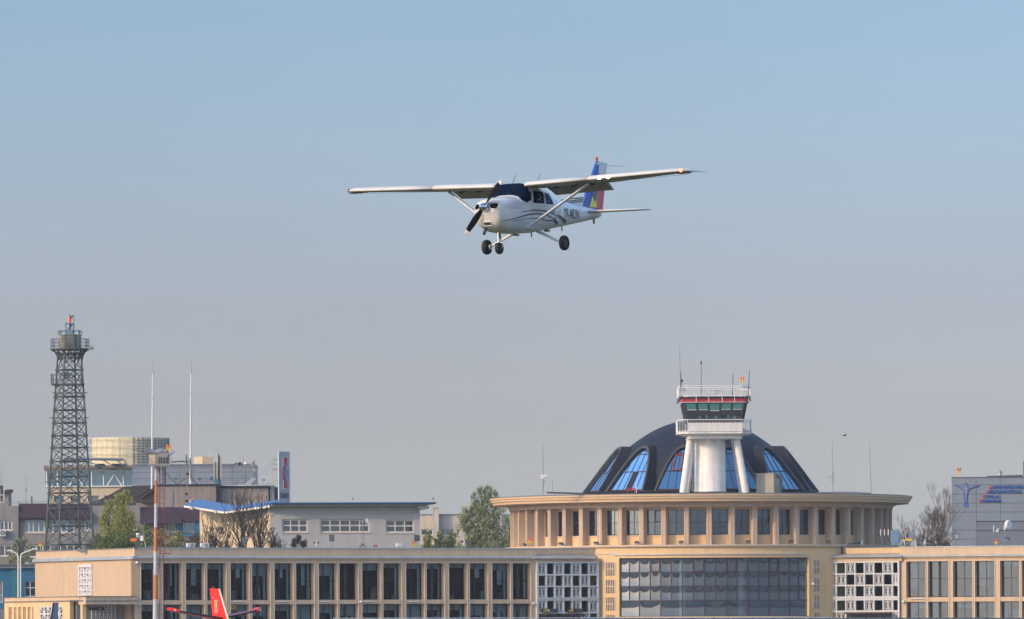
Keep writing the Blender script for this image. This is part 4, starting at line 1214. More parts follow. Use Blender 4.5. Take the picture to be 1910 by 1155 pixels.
# ================================================================== STRIPED MAST with platform, in front of the left wing
YM = 600.0; SM = F_PX / YM
mast = thing('striped_mast', at(288, 1224, YM), 'orange and white banded mast before the left wing, carrying a floodlight platform', 'mast')
def mx(py): return 291.2 + (870 - py) * .0052, (2.35 + max(0, py - 870) * .0085)
bands = [(864, 896, 0), (896, 939.4, 1), (939.4, 983.7, 0), (983.7, 1028.4, 1), (1028.4, 1072.8, 0), (1072.8, 1117.9, 1), (1117.9, 1224, 0)]
cm = at(mx(1000)[0], 1000, YM)
for y0, y1, c in bands:
    a, ra = mx(y0); e, re_ = mx(y1)
    b = MB(); b.tube(at(a, y0, YM), at(e, y1, YM), ra / SM, re_ / SM, 14, cap=False)
    b.build('band', [mat('faded_white_band', (.62, .62, .62), .6, noise=.7, nscale=1.5, col2=(.40, .40, .41)), mat('faded_orange_band', (.62, .21, .05), .6, noise=.8, nscale=1.2, col2=(.50, .10, .06))][c] if False else (M['bandw'] if c == 0 else M['bando']), mast)
b = MB()
for s in (298, 305.5): b.tube(at(s + 0, 1224, YM + .3), at(s, 872, YM + .3), .035, n=5)
for py in range(876, 1224, 9): b.tube(at(298, py, YM + .3), at(305.5, py, YM + .3), .02, n=4)
b.build('ladder', M['redp2'], mast)
b = MB()
for py in list(range(915, 975, 12)):
    p = [at(x, py, YM + d) for x, d in ((298, .3), (297, 1.0), (307.5, 1.0), (305.5, .3))]
    b.path(p, .03, 4)
for py in range(1000, 1034, 33):
    p = [at(x, py, YM + d) for x, d in ((298, .3), (298, -.6), (318, -.6), (318, .9), (298, .9))]
    b.path(p, .04, 4)
b.box(at(308, 1033, YM + .2), (20 / SM, 1.5, .08)); 
for x in (299, 308, 318): b.tube(at(x, 1034, YM - .6), at(x, 1000, YM - .6), .035, n=4)
b.build('ladder_cage', M['redp2'], mast)
for (y0, y1, x, rr_, m_) in ((871, 903, 302.6, 1.7, 'steel'), (871, 903, 308, 1.3, 'dgrey'), (871, 884, 296, 2.4, 'gwall')):
    b = MB(); b.tube(at(x, y0, YM + .5), at(x, y1, YM + .5), rr_ / SM, n=10); b.build('support_tube', M[m_], mast)
b = MB(); b.box(at(298, 867.5, YM), (43 / SM, 2.0, 3.6 / SM)); b.build('platform', M['gwall'], mast)
b = MB(); b.box(at(284.6, 855.6, YM), (12.4 / SM, .9, 20 / SM)); b.build('equipment_cabinet', M['creamw'], mast)
b = MB(); b.box(at(303, 855, YM), (22 / SM, 1.2, 20 / SM)); b.build('equipment_rack', M['gwall'], mast)
b = MB()
for x in (297, 301, 306, 311): b.box(at(x, 858, YM - .62), (2.2 / SM, .05, 11 / SM))
b.build('rack_doors', M['navy'], mast)
b = MB()
for (x, y, rz) in ((275, 841, .5), (285, 842, .2), (296, 841.5, -.3), (319, 843, -.6), (305, 841, 0)):
    Mx = Matrix.Translation(at(x, y, YM - .5)) @ Matrix.Rotation(rz, 4, 'Y') @ Matrix.Rotation(R(55), 4, 'X')
    b.mbox(Mx, (.62, .42, .12))
    b.tube(at(x, y, YM - .4), at(x, 851, YM), .03, n=4)
b.build('floodlight', M['grey'], mast)
b = MB()
C4 = [at(277, 868, YM - 1), at(320, 868, YM - 1), at(320, 868, YM + 1), at(277, 868, YM + 1)]
z0 = at(298, 866, YM).z; z1 = at(298, 855, YM).z
C4 = [Vector((p.x, p.y, 0)) for p in C4]
rail(b, C4, z0, z1, .8, .014, .018, ((z0 + z1) / 2,)); b.build('railing', M['gwall'], mast)
twin_lamp(314.7, 868, 829.5, YM + .5, 'orange twin lamp on the platform of the striped mast', .95)

# ================================================================== LIGHT AIRCRAFT in flight
M.update(
    acw=mat('aircraft_white_paint', (.60, .62, .67), .28, spec=.5, noise=.22, nscale=3, streak=.2, col2=(.50, .49, .47), coat=.3),
    acw2=mat('cowl_sunlit_white', (.70, .68, .64), .3, noise=.2, nscale=3, col2=(.55, .52, .47), coat=.3),  # warmer, lighter aircraft white: sunlight on the cowl put into the colour
    wingm=mat('wing_white_paint', (.62, .61, .60), .5, noise=.35, nscale=2.0, streak=.0, col2=(.42, .40, .38)),
    acgrey=mat('shade_and_seam_grey', (.33, .32, .31), .5, noise=.6, nscale=3, col2=(.22, .21, .20)),  # darker wing white: shade under wings and flaps put into colour; also seams
    decal=mat('charcoal_decal', (.035, .04, .055), .4),
    decal2=mat('slate_blue_lettering', (.10, .14, .22), .4),
    fblue=mat('fin_blue', (.008, .07, .42), .35), fyel=mat('fin_yellow', (.72, .62, .02), .35), fred=mat('fin_red', (.55, .05, .09), .35),
    femb=mat('fin_emblem_grey', (.07, .09, .13), .5, noise=.8, nscale=25, col2=(.2, .22, .25)),
    inlet=mat('inlet_black', (.008, .008, .010), .95, spec=0),
    chrome=mat('polished_spinner', (.62, .66, .72), .12, 1.0),
    prop=mat('dark_propeller', (.012, .012, .016), .9, spec=.0), proptip=mat('white_propeller_tip', (.65, .50, .46), .4),
    tyre=mat('tyre_rubber', (.012, .013, .016), .75), 
    lampw=mat('lit_landing_lamp', (1, 1, .9), .3, emit=(1, .97, .85), estr=4), lampr=mat('lit_red_nav_lamp', (.8, .1, .05), .3, emit=(1, .12, .05), estr=2.5),
    dash=mat('cabin_interior', (.05, .05, .055), .8),
)
def rotm(yaw, pitch, roll):
    cy, sy, cp, sp, cr_, sr = math.cos(yaw), math.sin(yaw), math.cos(pitch), math.sin(pitch), math.cos(roll), math.sin(roll)
    return Matrix(((cy, -sy, 0), (sy, cy, 0), (0, 0, 1))) @ Matrix(((cp, 0, -sp), (0, 1, 0), (sp, 0, cp))) @ Matrix(((1, 0, 0), (0, cr_, -sr), (0, sr, cr_)))
ac = thing('light_aircraft', (-.8672, 186.655, EYE + 12.3804), 'white high-wing propeller aircraft flying with flaps down and fixed wheels out', 'aeroplane')
ac.rotation_euler = rotm(R(-118.2327), R(-1.2791), R(.9158)).to_euler()
del ORG[ac]
FS = [ # s, half width, top, bottom, exponent
 (.30, .27, .13, -.14, 2.2), (.345, .37, .19, -.32, 2.4), (.43, .425, .225, -.50, 2.6), (.58, .46, .255, -.63, 2.8), (.85, .495, .29, -.705, 2.9), (1.2, .525, .33, -.735, 3.0), (1.52, .545, .355, -.74, 3.1),
 (1.60, .55, .375, -.74, 3.1), (1.78, .56, .60, -.74, 3.8), (1.90, .565, .735, -.735, 4.6), (2.1, .57, .765, -.73, 4.6), (2.6, .57, .77, -.70, 4.2), (3.1, .545, .745, -.645, 3.3), (3.5, .51, .64, -.60, 3.1), (4.0, .445, .47, -.545, 2.9),
 (4.5, .385, .385, -.48, 2.7), (5.0, .33, .34, -.42, 2.6), (5.6, .26, .295, -.34, 2.5), (6.3, .185, .245, -.25, 2.4), (7.0, .11, .195, -.155, 2.3), (7.45, .06, .16, -.09, 2.2), (7.68, .025, .13, -.02, 2.0)]
FSa = np.array(FS)
def smooth_interp(s, col):
    # average of linear interpolation over a small window
    return float(np.mean(np.interp(np.linspace(s - .06, s + .06, 7), FSa[:, 0], FSa[:, col])))
_fc = {}
def fsec(s):
    k = round(s, 4)
    if k not in _fc: _fc[k] = [smooth_interp(k, i) for i in (1, 2, 3, 4)]
    return _fc[k]
def fpt(s, th, off=0.0):
    hw, zt, zb, n = fsec(s); zc_, h = (zt + zb) / 2, (zt - zb) / 2
    c, d = math.cos(th), math.sin(th)
    y = (hw + off) * math.copysign(abs(c) ** (2 / n), c); z = zc_ + (h + off) * math.copysign(abs(d) ** (2 / n), d)
    return Vector((-s, y, z))
def fside(s, z, off=.006, sg=1):
    hw, zt, zb, n = fsec(s); zc_, h = (zt + zb) / 2, (zt - zb) / 2
    q = min(.9999, abs((z - zc_) / h))
    return Vector((-s, sg * (hw * (1 - q ** n) ** (1 / n) + off), z))
NS, NT = 150, 72
ss = [.30 + (7.68 - .30) * (i / NS) for i in range(NS + 1)]
b = MB(); vs = [fpt(s, 2 * math.pi * j / NT) for s in ss for j in range(NT)]
b.add(vs, [(i * NT + j, i * NT + (j + 1) % NT, (i + 1) * NT + (j + 1) % NT, (i + 1) * NT + j) for i in range(NS) for j in range(NT)], 0, True)
b.add([fpt(.30, 2 * math.pi * j / NT) for j in range(NT)], [tuple(range(NT))], 0)
for i, f in enumerate(b.f):
    if len(f) == 4 and -b.v[f[0]][0] < 1.05: b.m[i] = 1
fus = b.build('fuselage', [M['acw'], M['acw2']], ac)
def patch(name, pred, m_, off=.006, n1=240, n2=144, par=ac, s0=1.4, s1=4.2):
    mb = MB(); k = {}
    def vid(i, j):
        j %= n2
        if (i, j) not in k:
            k[(i, j)] = len(mb.v); mb.v.append(tuple(fpt(s0 + (s1 - s0) * i / n1, 2 * math.pi * j / n2, off)))
        return k[(i, j)]
    for i in range(n1):
        for j in range(n2):
            c = fpt(s0 + (s1 - s0) * (i + .5) / n1, 2 * math.pi * (j + .5) / n2)
            if pred(-c.x, c.y, c.z):
                mb.f.append((vid(i, j), vid(i + 1, j), vid(i + 1, j + 1), vid(i, j + 1))); mb.m.append(0); mb.sm.append(True)
    return mb.build(name, m_, par)
patch('windscreen', lambda s, y, z: 1.60 < s < 2.02 and z > .375 - .05 * abs(y) / .5 - max(0, (abs(y) - .40)) * .9, G['screen'])
for sg in (1, -1):
    def side_patch(name, sa, sb, zlo, zhi, m_, off=.007, par=ac, ns=14, nz=10):
        mb = MB(); vs = []
        for i in range(ns + 1):
            f_ = i / ns
            for j in range(nz + 1):
                h_ = j / nz; s0, s1 = sa(h_), sb(h_); s = s0 + (s1 - s0) * f_
                vs.append(fside(s, zlo(f_) + (zhi(f_) - zlo(f_)) * h_, off, sg))
        mb.add(vs, [(i * (nz + 1) + j, (i + 1) * (nz + 1) + j, (i + 1) * (nz + 1) + j + 1, i * (nz + 1) + j + 1) for i in range(ns) for j in range(nz)], 0, True)
        return mb.build(name, m_, par)
    w_ = side_patch('door_window', lambda h: 2.24 + .03 * h, lambda h: 2.96, lambda f: .165, lambda f: .52, G['screen'])
    w2 = side_patch('rear_window', lambda h: 3.10, lambda h: 3.70 - .24 * h, lambda f: .165, lambda f: .50, G['screen'])
    side_patch('quarter_window', lambda h: 1.84 + .06 * h, lambda h: 2.12, lambda f: .30 - .08 * f, lambda f: .50, G['screen'])
    # pale patches laid on the side windows, imitating whites seen through them
    q = MB(); pts = [fside(a, z, .009, sg) for a, z in ((2.50, .26), (2.66, .24), (2.78, .34), (2.70, .45), (2.52, .44))]; q.add(pts, [(0, 1, 2, 3, 4)]); q.build('see_through_patch', mat('pale_see_through', (.20, .22, .24), .5), w_)
    q = MB(); pts = [fside(a, z, .009, sg) for a, z in ((3.16, .24), (3.42, .24), (3.32, .46), (3.16, .46))]; q.add(pts, [(0, 1, 2, 3)]); q.build('see_through_patch', mat('beige_see_through', (.30, .30, .25), .5), w2)
patch('rear_screen', lambda s, y, z: 3.40 < s < 3.92 and abs(y) < .36 and z > .3, G['screen'])
# seams, door line
def ribbon(pts, wd, sg=1, off=.008, n=10):
    mb = MB(); P = []
    for (s0, z0), (s1, z1) in zip(pts[:-1], pts[1:]):
        for i in range(n): P.append((s0 + (s1 - s0) * i / n, z0 + (z1 - z0) * i / n))
    P.append(pts[-1]); N = len(P); vs = []
    ws = wd if callable(wd) else (lambda t: wd)
    for i, (s, z) in enumerate(P):
        a = P[max(0, i - 1)]; e = P[min(N - 1, i + 1)]
        d = Vector((e[0] - a[0], e[1] - a[1])).normalized(); w_ = ws(i / (N - 1)) / 2
        vs += [fside(s - d.y * w_, z + d.x * w_, off, sg), fside(s + d.y * w_, z - d.x * w_, off, sg)]
    mb.add(vs, [(2 * i, 2 * i + 1, 2 * i + 3, 2 * i + 2) for i in range(N - 1)])
    return mb
def curve(pts, n=8):
    out = []
    for i in range(len(pts) - 1):
        p0, p1, p2, p3 = pts[max(0, i - 1)], pts[i], pts[i + 1], pts[min(len(pts) - 1, i + 2)]
        for k in range(n):
            t = k / n
            out.append(tuple(.5 * (2 * b_ + (c - a) * t + (2 * a - 5 * b_ + 4 * c - d) * t * t + (-a + 3 * b_ - 3 * c + d) * t ** 3) for a, b_, c, d in zip(p0, p1, p2, p3)))
    out.append(pts[-1]); return out
taper = lambda mx_: (lambda t: mx_ * (.25 + .75 * min(1, t * 2.5)) * (1 if t < .85 else 1 - (t - .85) * 4))
for sg in (1, -1):
    for pts, w_ in (([(.52, -.43), (1.2, -.32), (1.9, -.20), (2.5, -.15), (3.1, -.17), (3.7, -.25)], taper(.050)),
                    ([(1.0, -.41), (1.9, -.31), (2.6, -.29), (3.2, -.33), (3.75, -.26), (4.2, .01)], taper(.034)),
                    ([(1.5, -.13), (2.2, -.065), (2.9, -.055), (3.5, -.10), (4.0, -.17)], taper(.045))):
        ribbon(curve(pts), w_, sg, n=1).build('stripe', M['decal'], fus)
    ribbon([(4.02, -.155), (4.4, -.225), (4.78, -.32)], .10, sg).build('stripe', M['decal'], fus)
    ribbon([(3.70, -.275), (4.10, -.40)], .10, sg).build('stripe', M['decal'], fus)
    for pts in (([(1.02, .30), (1.02, -.70)]), ([(1.0, -.02), (1.6, -.02)]), ([(2.17, .52), (2.17, -.45), (3.0, -.45), (3.02, .52)]), ([(4.25, .38), (4.25, -.48)]), ([(5.9, .25), (5.9, -.28)])):
        ribbon(pts, .008, sg, .0045).build('panel_seam', M['acgrey'], fus)
    # text
    for txt, s0, z0, size, sx, off_, nm in (('YR-MDN', 4.52, -.195, .40, 1.0, .001, 'registration'), ('aviationacademy', 2.10, -.085, .15, 1.0, .0, 'lettering')):
        tv, tf = text_mesh(txt, size, offset=off_)
        wid = max(v[0] for v in tv); tgt = {'YR-MDN': 1.24, 'aviationacademy': 1.75}[txt]; k = tgt / wid
        mb = MB()
        # fine enough subdivision: text outline vertices are projected one by one
        vs = []
        bmt = bmesh.new(); q_ = [bmt.verts.new(v) for v in tv]
        for f in tf:
            try: bmt.faces.new([q_[i] for i in f])
            except ValueError: pass
        bmesh.ops.triangulate(bmt, faces=bmt.faces)
        st_ = size / 12
        for a_ in range(-4, 14):
            bmesh.ops.bisect_plane(bmt, geom=bmt.verts[:] + bmt.edges[:] + bmt.faces[:], plane_co=(0, a_ * st_, 0), plane_no=(0, 1, 0))
        bmt.verts.index_update(); tf = [tuple(v.index for v in f.verts) for f in bmt.faces]
        for x, y, _ in [tuple(v.co) for v in bmt.verts]:
            s = s0 + (x * k if sg > 0 else tgt - x * k); vs.append(fside(s, z0 + y * (.31 / .29 if txt[0] == 'Y' else 1), .009, sg))
        bmt.free(); mb.add(vs, tf); mb.build(nm, M['decal' if txt[0] == 'Y' else 'decal2'], fus)
# wings
def naca(t=.12, m_=.02, p_=.4, n=14):
    up, lo = [], []
    for i in range(n + 1):
        x = .5 * (1 - math.cos(math.pi * i / n))
        yt = 5 * t * (.2969 * math.sqrt(x) - .1260 * x - .3516 * x * x + .2843 * x ** 3 - .1015 * x ** 4)
        yc = m_ / p_ ** 2 * (2 * p_ * x - x * x) if x < p_ else m_ / (1 - p_) ** 2 * ((1 - 2 * p_) + 2 * p_ * x - x * x)
        up.append((x, yc + yt)); lo.append((x, yc - yt))
    return up[::-1] + lo[1:]
AF = naca()
def wsec(y, le, ch, z, tw, t=1.0, cut=1.0, n=None):
    out = []
    for x, zz in AF:
        x2 = min(x, cut)
        if x > cut: zz = zz * .75 if zz > 0 else zz * .9
        dx, dz = x2 * ch, zz * ch * t
        out.append(Vector((-(le + dx * math.cos(tw) + dz * math.sin(tw)), y, z - dx * math.sin(tw) + dz * math.cos(tw))))
    return out
def wloft(name, secs, m_, par, mi_under=None):
    mb = MB(); n = len(secs[0]); vs = [p for s in secs for p in s]
    for q in range(len(secs) - 1):
        for i in range(n):
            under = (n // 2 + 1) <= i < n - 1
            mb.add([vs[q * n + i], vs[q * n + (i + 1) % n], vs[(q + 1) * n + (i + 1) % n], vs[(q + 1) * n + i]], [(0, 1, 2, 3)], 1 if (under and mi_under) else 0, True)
    mb.add(secs[0] + secs[-1], [tuple(range(n)), tuple(range(n, 2 * n))])
    o = mb.build(name, [m_] + ([mi_under] if mi_under else []), par)
    bmm = bmesh.new(); bmm.from_mesh(o.data); bmesh.ops.remove_doubles(bmm, verts=bmm.verts, dist=.0004); bmesh.ops.recalc_face_normals(bmm, faces=bmm.faces); bmm.to_mesh(o.data); bmm.free()
    return o
zw = lambda y: .672 + .029 * abs(y)
LE = lambda y: 1.825 + (0 if abs(y) < 2.6 else (abs(y) - 2.6) * .045)
for sg in (1, -1):
    T_ = R(1.5)
    inn = [wsec(sg * y, 1.825, 1.63, zw(y), T_, cut=.80) for y in (.50, .60, 1.5, 2.60)]
    out = [wsec(sg * y, LE(y), 1.63 - (y - 2.6) * .145, zw(y), T_ - (y - 2.6) * R(1)) for y in (2.60, 3.5, 4.5, 5.40)]
    out += [wsec(sg * 5.58, 2.03, 1.24, zw(5.5), -R(1), .75), wsec(sg * 5.70, 2.25, 1.20, zw(5.45), -R(1), .4), wsec(sg * 5.76, 2.62, .92, zw(5.4) - .01, -R(1), .12)]
    wg = wloft('wing', [inn[0], inn[1], inn[2], inn[3]], M['wingm'], ac, M['acgrey'])
    wloft('outer_panel', out, M['wingm'], wg, M['acgrey'])
    # flap
    mb = MB()
    for y0, y1 in ((.63, 2.57),):
        prof = [(3.06, .665), (3.13, .70), (3.30, .635), (3.60, .445), (3.585, .435), (3.28, .555), (3.10, .60)]
        mb.prism([Vector((-s, sg * y0, z + .029 * y0 - .02)) for s, z in prof], Vector((0, sg * (y1 - y0), .029 * (y1 - y0))))
    mb.build('flap', M['acgrey'], ac)
    # aileron gap and hinge fairings
    mb = MB()
    for i in range(16):
        y0, y1 = 2.7 + i * .165, 2.7 + (i + 1) * .165
        ch = 1.63 - ((y0 + y1) / 2 - 2.6) * .145
        s_ = LE(y0) + ch * .74
        mb.add([Vector((-s_, sg * y0, zw(y0) - .052)), Vector((-s_, sg * y1, zw(y1) - .052)), Vector((-s_ - .05, sg * y1, zw(y1) - .056)), Vector((-s_ - .05, sg * y0, zw(y0) - .056))], [(0, 1, 2, 3)])
    for y in (1.0, 1.6, 2.2): mb.box((-2.9, sg * y, zw(y) - .08), (.22, .03, .06))
    mb.build('hinge_line', M['decal'], wg)
    mb = MB(); mb.box((-2.25, sg * 1.1, zw(1.1) - .085), (.05, .05, .03)); mb.box((-2.5, sg * 1.9, zw(1.9) - .09), (.05, .05, .03)); mb.build('fuel_drain', M['decal'], wg)
    # strut
    mb = MB(); a, e = Vector((-1.97, sg * .55, -.545)), Vector((-2.42, sg * 2.36, .655)); d = (e - a).normalized(); f_ = Vector((1, 0, 0)); f_ = (f_ - d * f_.dot(d)).normalized(); g_ = d.cross(f_)
    ring_ = [(f_ * math.cos(t) * .075 + g_ * math.sin(t) * .038) for t in [2 * math.pi * i / 12 for i in range(12)]]
    mb.add([a + q for q in ring_] + [e + q for q in ring_], [(i, (i + 1) % 12, 12 + (i + 1) % 12, 12 + i) for i in range(12)] , 0, True)
    mb.box(a, (.3, .05, .08)); mb.build('wing_strut', M['acw'], ac)
    # main gear
    mb = MB(); mb.tube((-2.86, sg * .30, -.60), (-2.76, sg * 1.19, -1.03), .052, .032, 8); mb.tube((-2.86, sg * .36, -.62), (-2.83, sg * .55, -.72), .075, .05, 8); mb.box((-2.72, sg * .95, -.93), (.1, .12, .02)); leg = mb.build('gear_leg', M['acw'], ac)
    def tyre(c, r_, w_, par):
        mb = MB(); pr = [(r_ * .5, -w_ * .42), (r_ * .72, -w_ * .5), (r_ * .92, -w_ * .42), (r_, -w_ * .18), (r_, w_ * .18), (r_ * .92, w_ * .42), (r_ * .72, w_ * .5), (r_ * .5, w_ * .42)]
        n = 32; vs = [Vector(c) + Vector((q * math.cos(2 * math.pi * i / n), dy, q * math.sin(2 * math.pi * i / n))) for i in range(n) for q, dy in pr]; m_ = len(pr)
        mb.add(vs, [(i * m_ + k, ((i + 1) % n) * m_ + k, ((i + 1) % n) * m_ + (k + 1) % m_, i * m_ + (k + 1) % m_) for i in range(n) for k in range(m_)], 0, True)
        w2_ = mb.build('wheel', M['tyre'], par)
        mb = MB(); mb.tube(Vector(c) + Vector((0, -w_ * .36, 0)), Vector(c) + Vector((0, w_ * .36, 0)), r_ * .5, n=20); mb.tube(Vector(c) + Vector((0, -w_ * .5, 0)), Vector(c) + Vector((0, w_ * .5, 0)), r_ * .16, n=10)
        mb.build('hub', M['dgrey'], w2_); return w2_
    tyre((-2.74, sg * 1.30, -1.04), .222, .17, ac)
    mb = MB(); mb.tube((-2.74, sg * 1.16, -1.04), (-2.74, sg * 1.20, -1.04), .09, n=14); mb.build('brake_disc', M['steel'], ac)
    # stabiliser
    mb = None
    st = wloft('stabiliser', [wsec(sg * .05, 6.50, 1.02, .075, 0, .7), wsec(sg * 1.55, 6.93, .76, .075, 0, .7), wsec(sg * 1.68, 7.05, .66, .078, 0, .45), wsec(sg * 1.75, 7.25, .44, .08, 0, .15)], M['wingm'], ac)
    mb = MB(); mb.box((-7.25 - .05, sg * .85, .115), (.01, 1.5, .006)); mb.build('elevator_seam', M['decal'], st)
mb = MB(); mb.tube((-1.08, 0, -.70), (-1.08, 0, -.98), .045, n=10); mb.tube((-1.08, 0, -.98), (-1.08, 0, -1.02), .07, n=10)
for s in (-1, 1): mb.path([Vector((-1.08, 0, -1.0)), Vector((-1.08, s * .10, -1.02)), Vector((-1.10, s * .10, -1.18))], .022, 6)
mb.path([Vector((-1.12, 0, -.80)), Vector((-1.24, 0, -.9)), Vector((-1.13, 0, -1.0))], .02, 5); mb.build('nose_strut', M['chrome'], ac)
mb = MB(); mb.tube((-1.0, .08, -.74), (-1.02, .08, -.90), .03, n=6); mb.build('steering_link', M['dgrey'], ac)
tyre((-1.10, 0, -1.175), .182, .14, ac)
# fin and rudder
def plate(pts, half, y0=0):
    mb = MB(); mb.prism([Vector((-s, y0 - half, z)) for s, z in pts], (0, 2 * half, 0)); return mb
fin = plate([(6.42, .20), (6.61, .50), (7.46, 1.60), (7.52, 1.63), (7.60, 1.63), (7.31, .14)], .035).build('fin', M['fblue'], ac)
plate([(4.85, .33), (5.9, .41), (6.6, .53), (6.9, .60), (6.9, .20), (5.5, .26)], .022).build('dorsal_fillet', M['acw'], ac)
rud = plate([(7.315, .13), (7.605, 1.63), (8.12, 1.60), (8.10, 1.50), (7.72, .14), (7.66, -.03), (7.33, -.03)], .028).build('rudder', M['acw'], ac)
for sg in (1, -1):
    y = sg * .0385
    def decal(pts, m_, par, yy=y, nm='colour_band'):
        mb = MB(); mb.prism([Vector((-s, yy - .0015, z)) for s, z in pts], (0, .003, 0)); mb.build(nm, M[m_], par)
    decal([(7.40, 1.535), (7.46, 1.60), (7.52, 1.632), (7.60, 1.632), (7.58, 1.535)], 'acw', fin, y, 'fin_cap')
    decal([(6.87, .222), (7.532, 1.30), (7.318, .222)], 'fyel', fin, y, )
    decal([(6.99, .62), (7.16, .74), (7.40, .74), (7.385, .60), (7.28, .36)], 'femb', fin, sg * .0415, 'emblem')
    y = sg * .0315
    decal([(7.335, .16), (7.50, .98), (7.57, 1.30), (7.82, .80), (7.88, .72), (7.735, .17)], 'fred', rud, y)
    for z0 in (.50, .44, .385):
        mb = MB(); pts = [(4.9 + .1 * (z0 < .4), z0 - .155), (5.6, z0 - .095 + .02), (6.50, z0)]
        vs = []
        for s, z in pts: vs += [Vector((-s, sg * .026, z - .011 - .006 * (s > 5))), Vector((-s, sg * .026, z + .011 + .006 * (s > 5)))]
        mb.add(vs, [(0, 1, 3, 2), (2, 3, 5, 4)]); mb.build('stripe', M['decal'], fin)
mb = MB(); mb.tube((-7.50, 0, 1.63), (-7.50, 0, 1.70), .035, n=8); mb.ball((-7.50, 0, 1.72), .05, 8); mb.build('beacon', M['redl'], ac)
mb = MB(); mb.tube((-8.1, .0, 1.52), (-8.75, .25, 1.52), .008, n=4); mb.build('static_wick', M['dgrey'], rud)
mb = MB(); mb.box((-7.19, 0, -.19), (.05, .05, .16)); mb.build('tie_down_ring', M['dgrey'], ac)
# whip antennas, belly antennas
for (s, y, z, s2, z2) in ((2.05, 0, .76, 2.30, 1.06), (3.10, .25, .76, 3.35, 1.10)):
    mb = MB(); mb.tube((-s, y, z), (-s2, y, z2), .010, .006, n=4); mb.build('antenna', M['dgrey'], ac)
for s, z, h in ((2.1, -.74, .05), (3.05, -.66, .14), (4.05, -.54, .07), (5.0, -.42, .14)):
    mb = MB(); mb.box((-s, .05, z - h / 2), (.2 if h < .1 else .05, .1 if h < .1 else .02, h)); mb.build('belly_antenna', M['grey'], ac)
# propeller
mb = MB(); prof_ = [(0, .0), (.035, .012), (.085, .07), (.12, .15), (.14, .26), (.142, .30)]
n = 24; vs = [Vector((-s, r_ * math.cos(2 * math.pi * i / n), r_ * math.sin(2 * math.pi * i / n))) for i in range(n) for r_, s in prof_]; m_ = len(prof_)
mb.add(vs, [(i * m_ + k, ((i + 1) % n) * m_ + k, ((i + 1) % n) * m_ + k + 1, i * m_ + k + 1) for i in range(n) for k in range(m_ - 1)], 0, True); mb.build('spinner', M['chrome'], ac)
pd_ = Vector((0, .60, .735)).normalized(); pq = Vector((0, pd_.z, -pd_.y))
for sg in (1, -1):
    st_ = [(.10, .055, 60), (.25, .085, 45), (.45, .095, 32), (.70, .085, 22), (.86, .07, 18), (.93, .055, 17), (.955, .03, 16)]
    for a, e, m2, nm in ((0, 5, 'prop', 'propeller_blade'), (4, 6, 'proptip', 'blade_tip')):
        mb = MB(); rings = []
        for r_, w_, tw in st_[a:e + 1]:
            c = Vector((-.20, 0, 0)) + pd_ * sg * r_; t = R(tw); u_ = pq * sg * math.cos(t) + Vector((1, 0, 0)) * math.sin(t); v_ = u_.cross(pd_ * sg)
            k = 1.0 if m2 == 'prop' else 1.03
            rings.append([c + u_ * w_ * k, c + v_ * .012 * k, c - u_ * w_ * k, c - v_ * .006 * k])
        loft(mb, rings); o = mb.build(nm, M[m2], ac if m2 == 'prop' else o)
# nose details: inlets, scoop, exhaust
def nose_pt(y, z):   # front-most s of the cowl at (y, z)
    for s in np.linspace(.30, .8, 101):
        hw, zt, zb, n_ = fsec(s); zc_, h = (zt + zb) / 2, (zt - zb) / 2
        if abs(y / hw) ** n_ + abs((z - zc_) / h) ** n_ <= 1: return s
    return .6
for sg in (1, -1):
    n = 20; pts = []
    for i in range(n):
        t = 2 * math.pi * i / n; yy = sg * (.275 + .115 * math.copysign(abs(math.cos(t)) ** .75, math.cos(t))); zz = .025 + .085 * math.copysign(abs(math.sin(t)) ** .75, math.sin(t)) * (1 + .15 * math.cos(t))
        pts.append(Vector((-nose_pt(yy, zz) + .014, yy, zz)))
    mb = MB(); cy_, cz_ = sg * .275, .025; vs = []
    for q in (1.0, .66, .33, .02):
        for i in range(n):
            y_, z_ = cy_ + (pts[i].y - cy_) * q, cz_ + (pts[i].z - cz_) * q; vs.append(Vector((-nose_pt(y_, z_) + .014, y_, z_)))
    mb.add(vs, [(k * n + i, k * n + (i + 1) % n, (k + 1) * n + (i + 1) % n, (k + 1) * n + i) for k in range(3) for i in range(n)] + [tuple(range(3 * n, 4 * n))]); o = mb.build('air_inlet', M['inlet'], fus)
    mb = MB()
    for i in range(n): mb.tube(pts[i], pts[(i + 1) % n], .011, n=5)
    mb.build('inlet_lip', M['acw2'], o)
mb = MB(); sz = [nose_pt(0, -.43), nose_pt(0, -.52)]
pts = [Vector((-sz[0] + .012, -.12, -.43)), Vector((-sz[0] + .012, .12, -.43)), Vector((-sz[1] + .012, .12, -.54)), Vector((-sz[1] + .012, -.12, -.54))]
mb.add(pts, [(0, 1, 2, 3)]); o = mb.build('carburettor_scoop', M['dgrey'], fus)
mb = MB()
for i in range(4): mb.tube(pts[i], pts[(i + 1) % 4], .013, n=5)
mb.build('scoop_frame', M['acw2'], o)
mb = MB(); mb.tube((-.55, -.13, -.60), (-.42, -.13, -.78), .045, n=10); mb.build('exhaust_pipe', M['dgrey'], ac)
# lights
for y in (2.98, 3.26):
    mb = MB(); mb.tube((-LE(y) - .05, y, zw(y) + .0), (-LE(y) + .014, y, zw(y) + .0), .046, n=14); mb.build('landing_light', M['lampw'], ac)
mb = MB(); mb.ball((-2.06, 5.56, zw(5.55) + .01), .055, 10); mb.build('nav_light', M['lampr'], ac)
mb = MB(); mb.ball((-2.06, -5.56, zw(5.55) + .01), .05, 10); mb.build('nav_light', M['tgreen'], ac)
for sg in (1, -1):
    mb = MB(); mb.box((-2.35, sg * 5.50, zw(5.4) - .05), (.3, .35, .03)); mb.build('tip_fairing', M['decal'], ac)

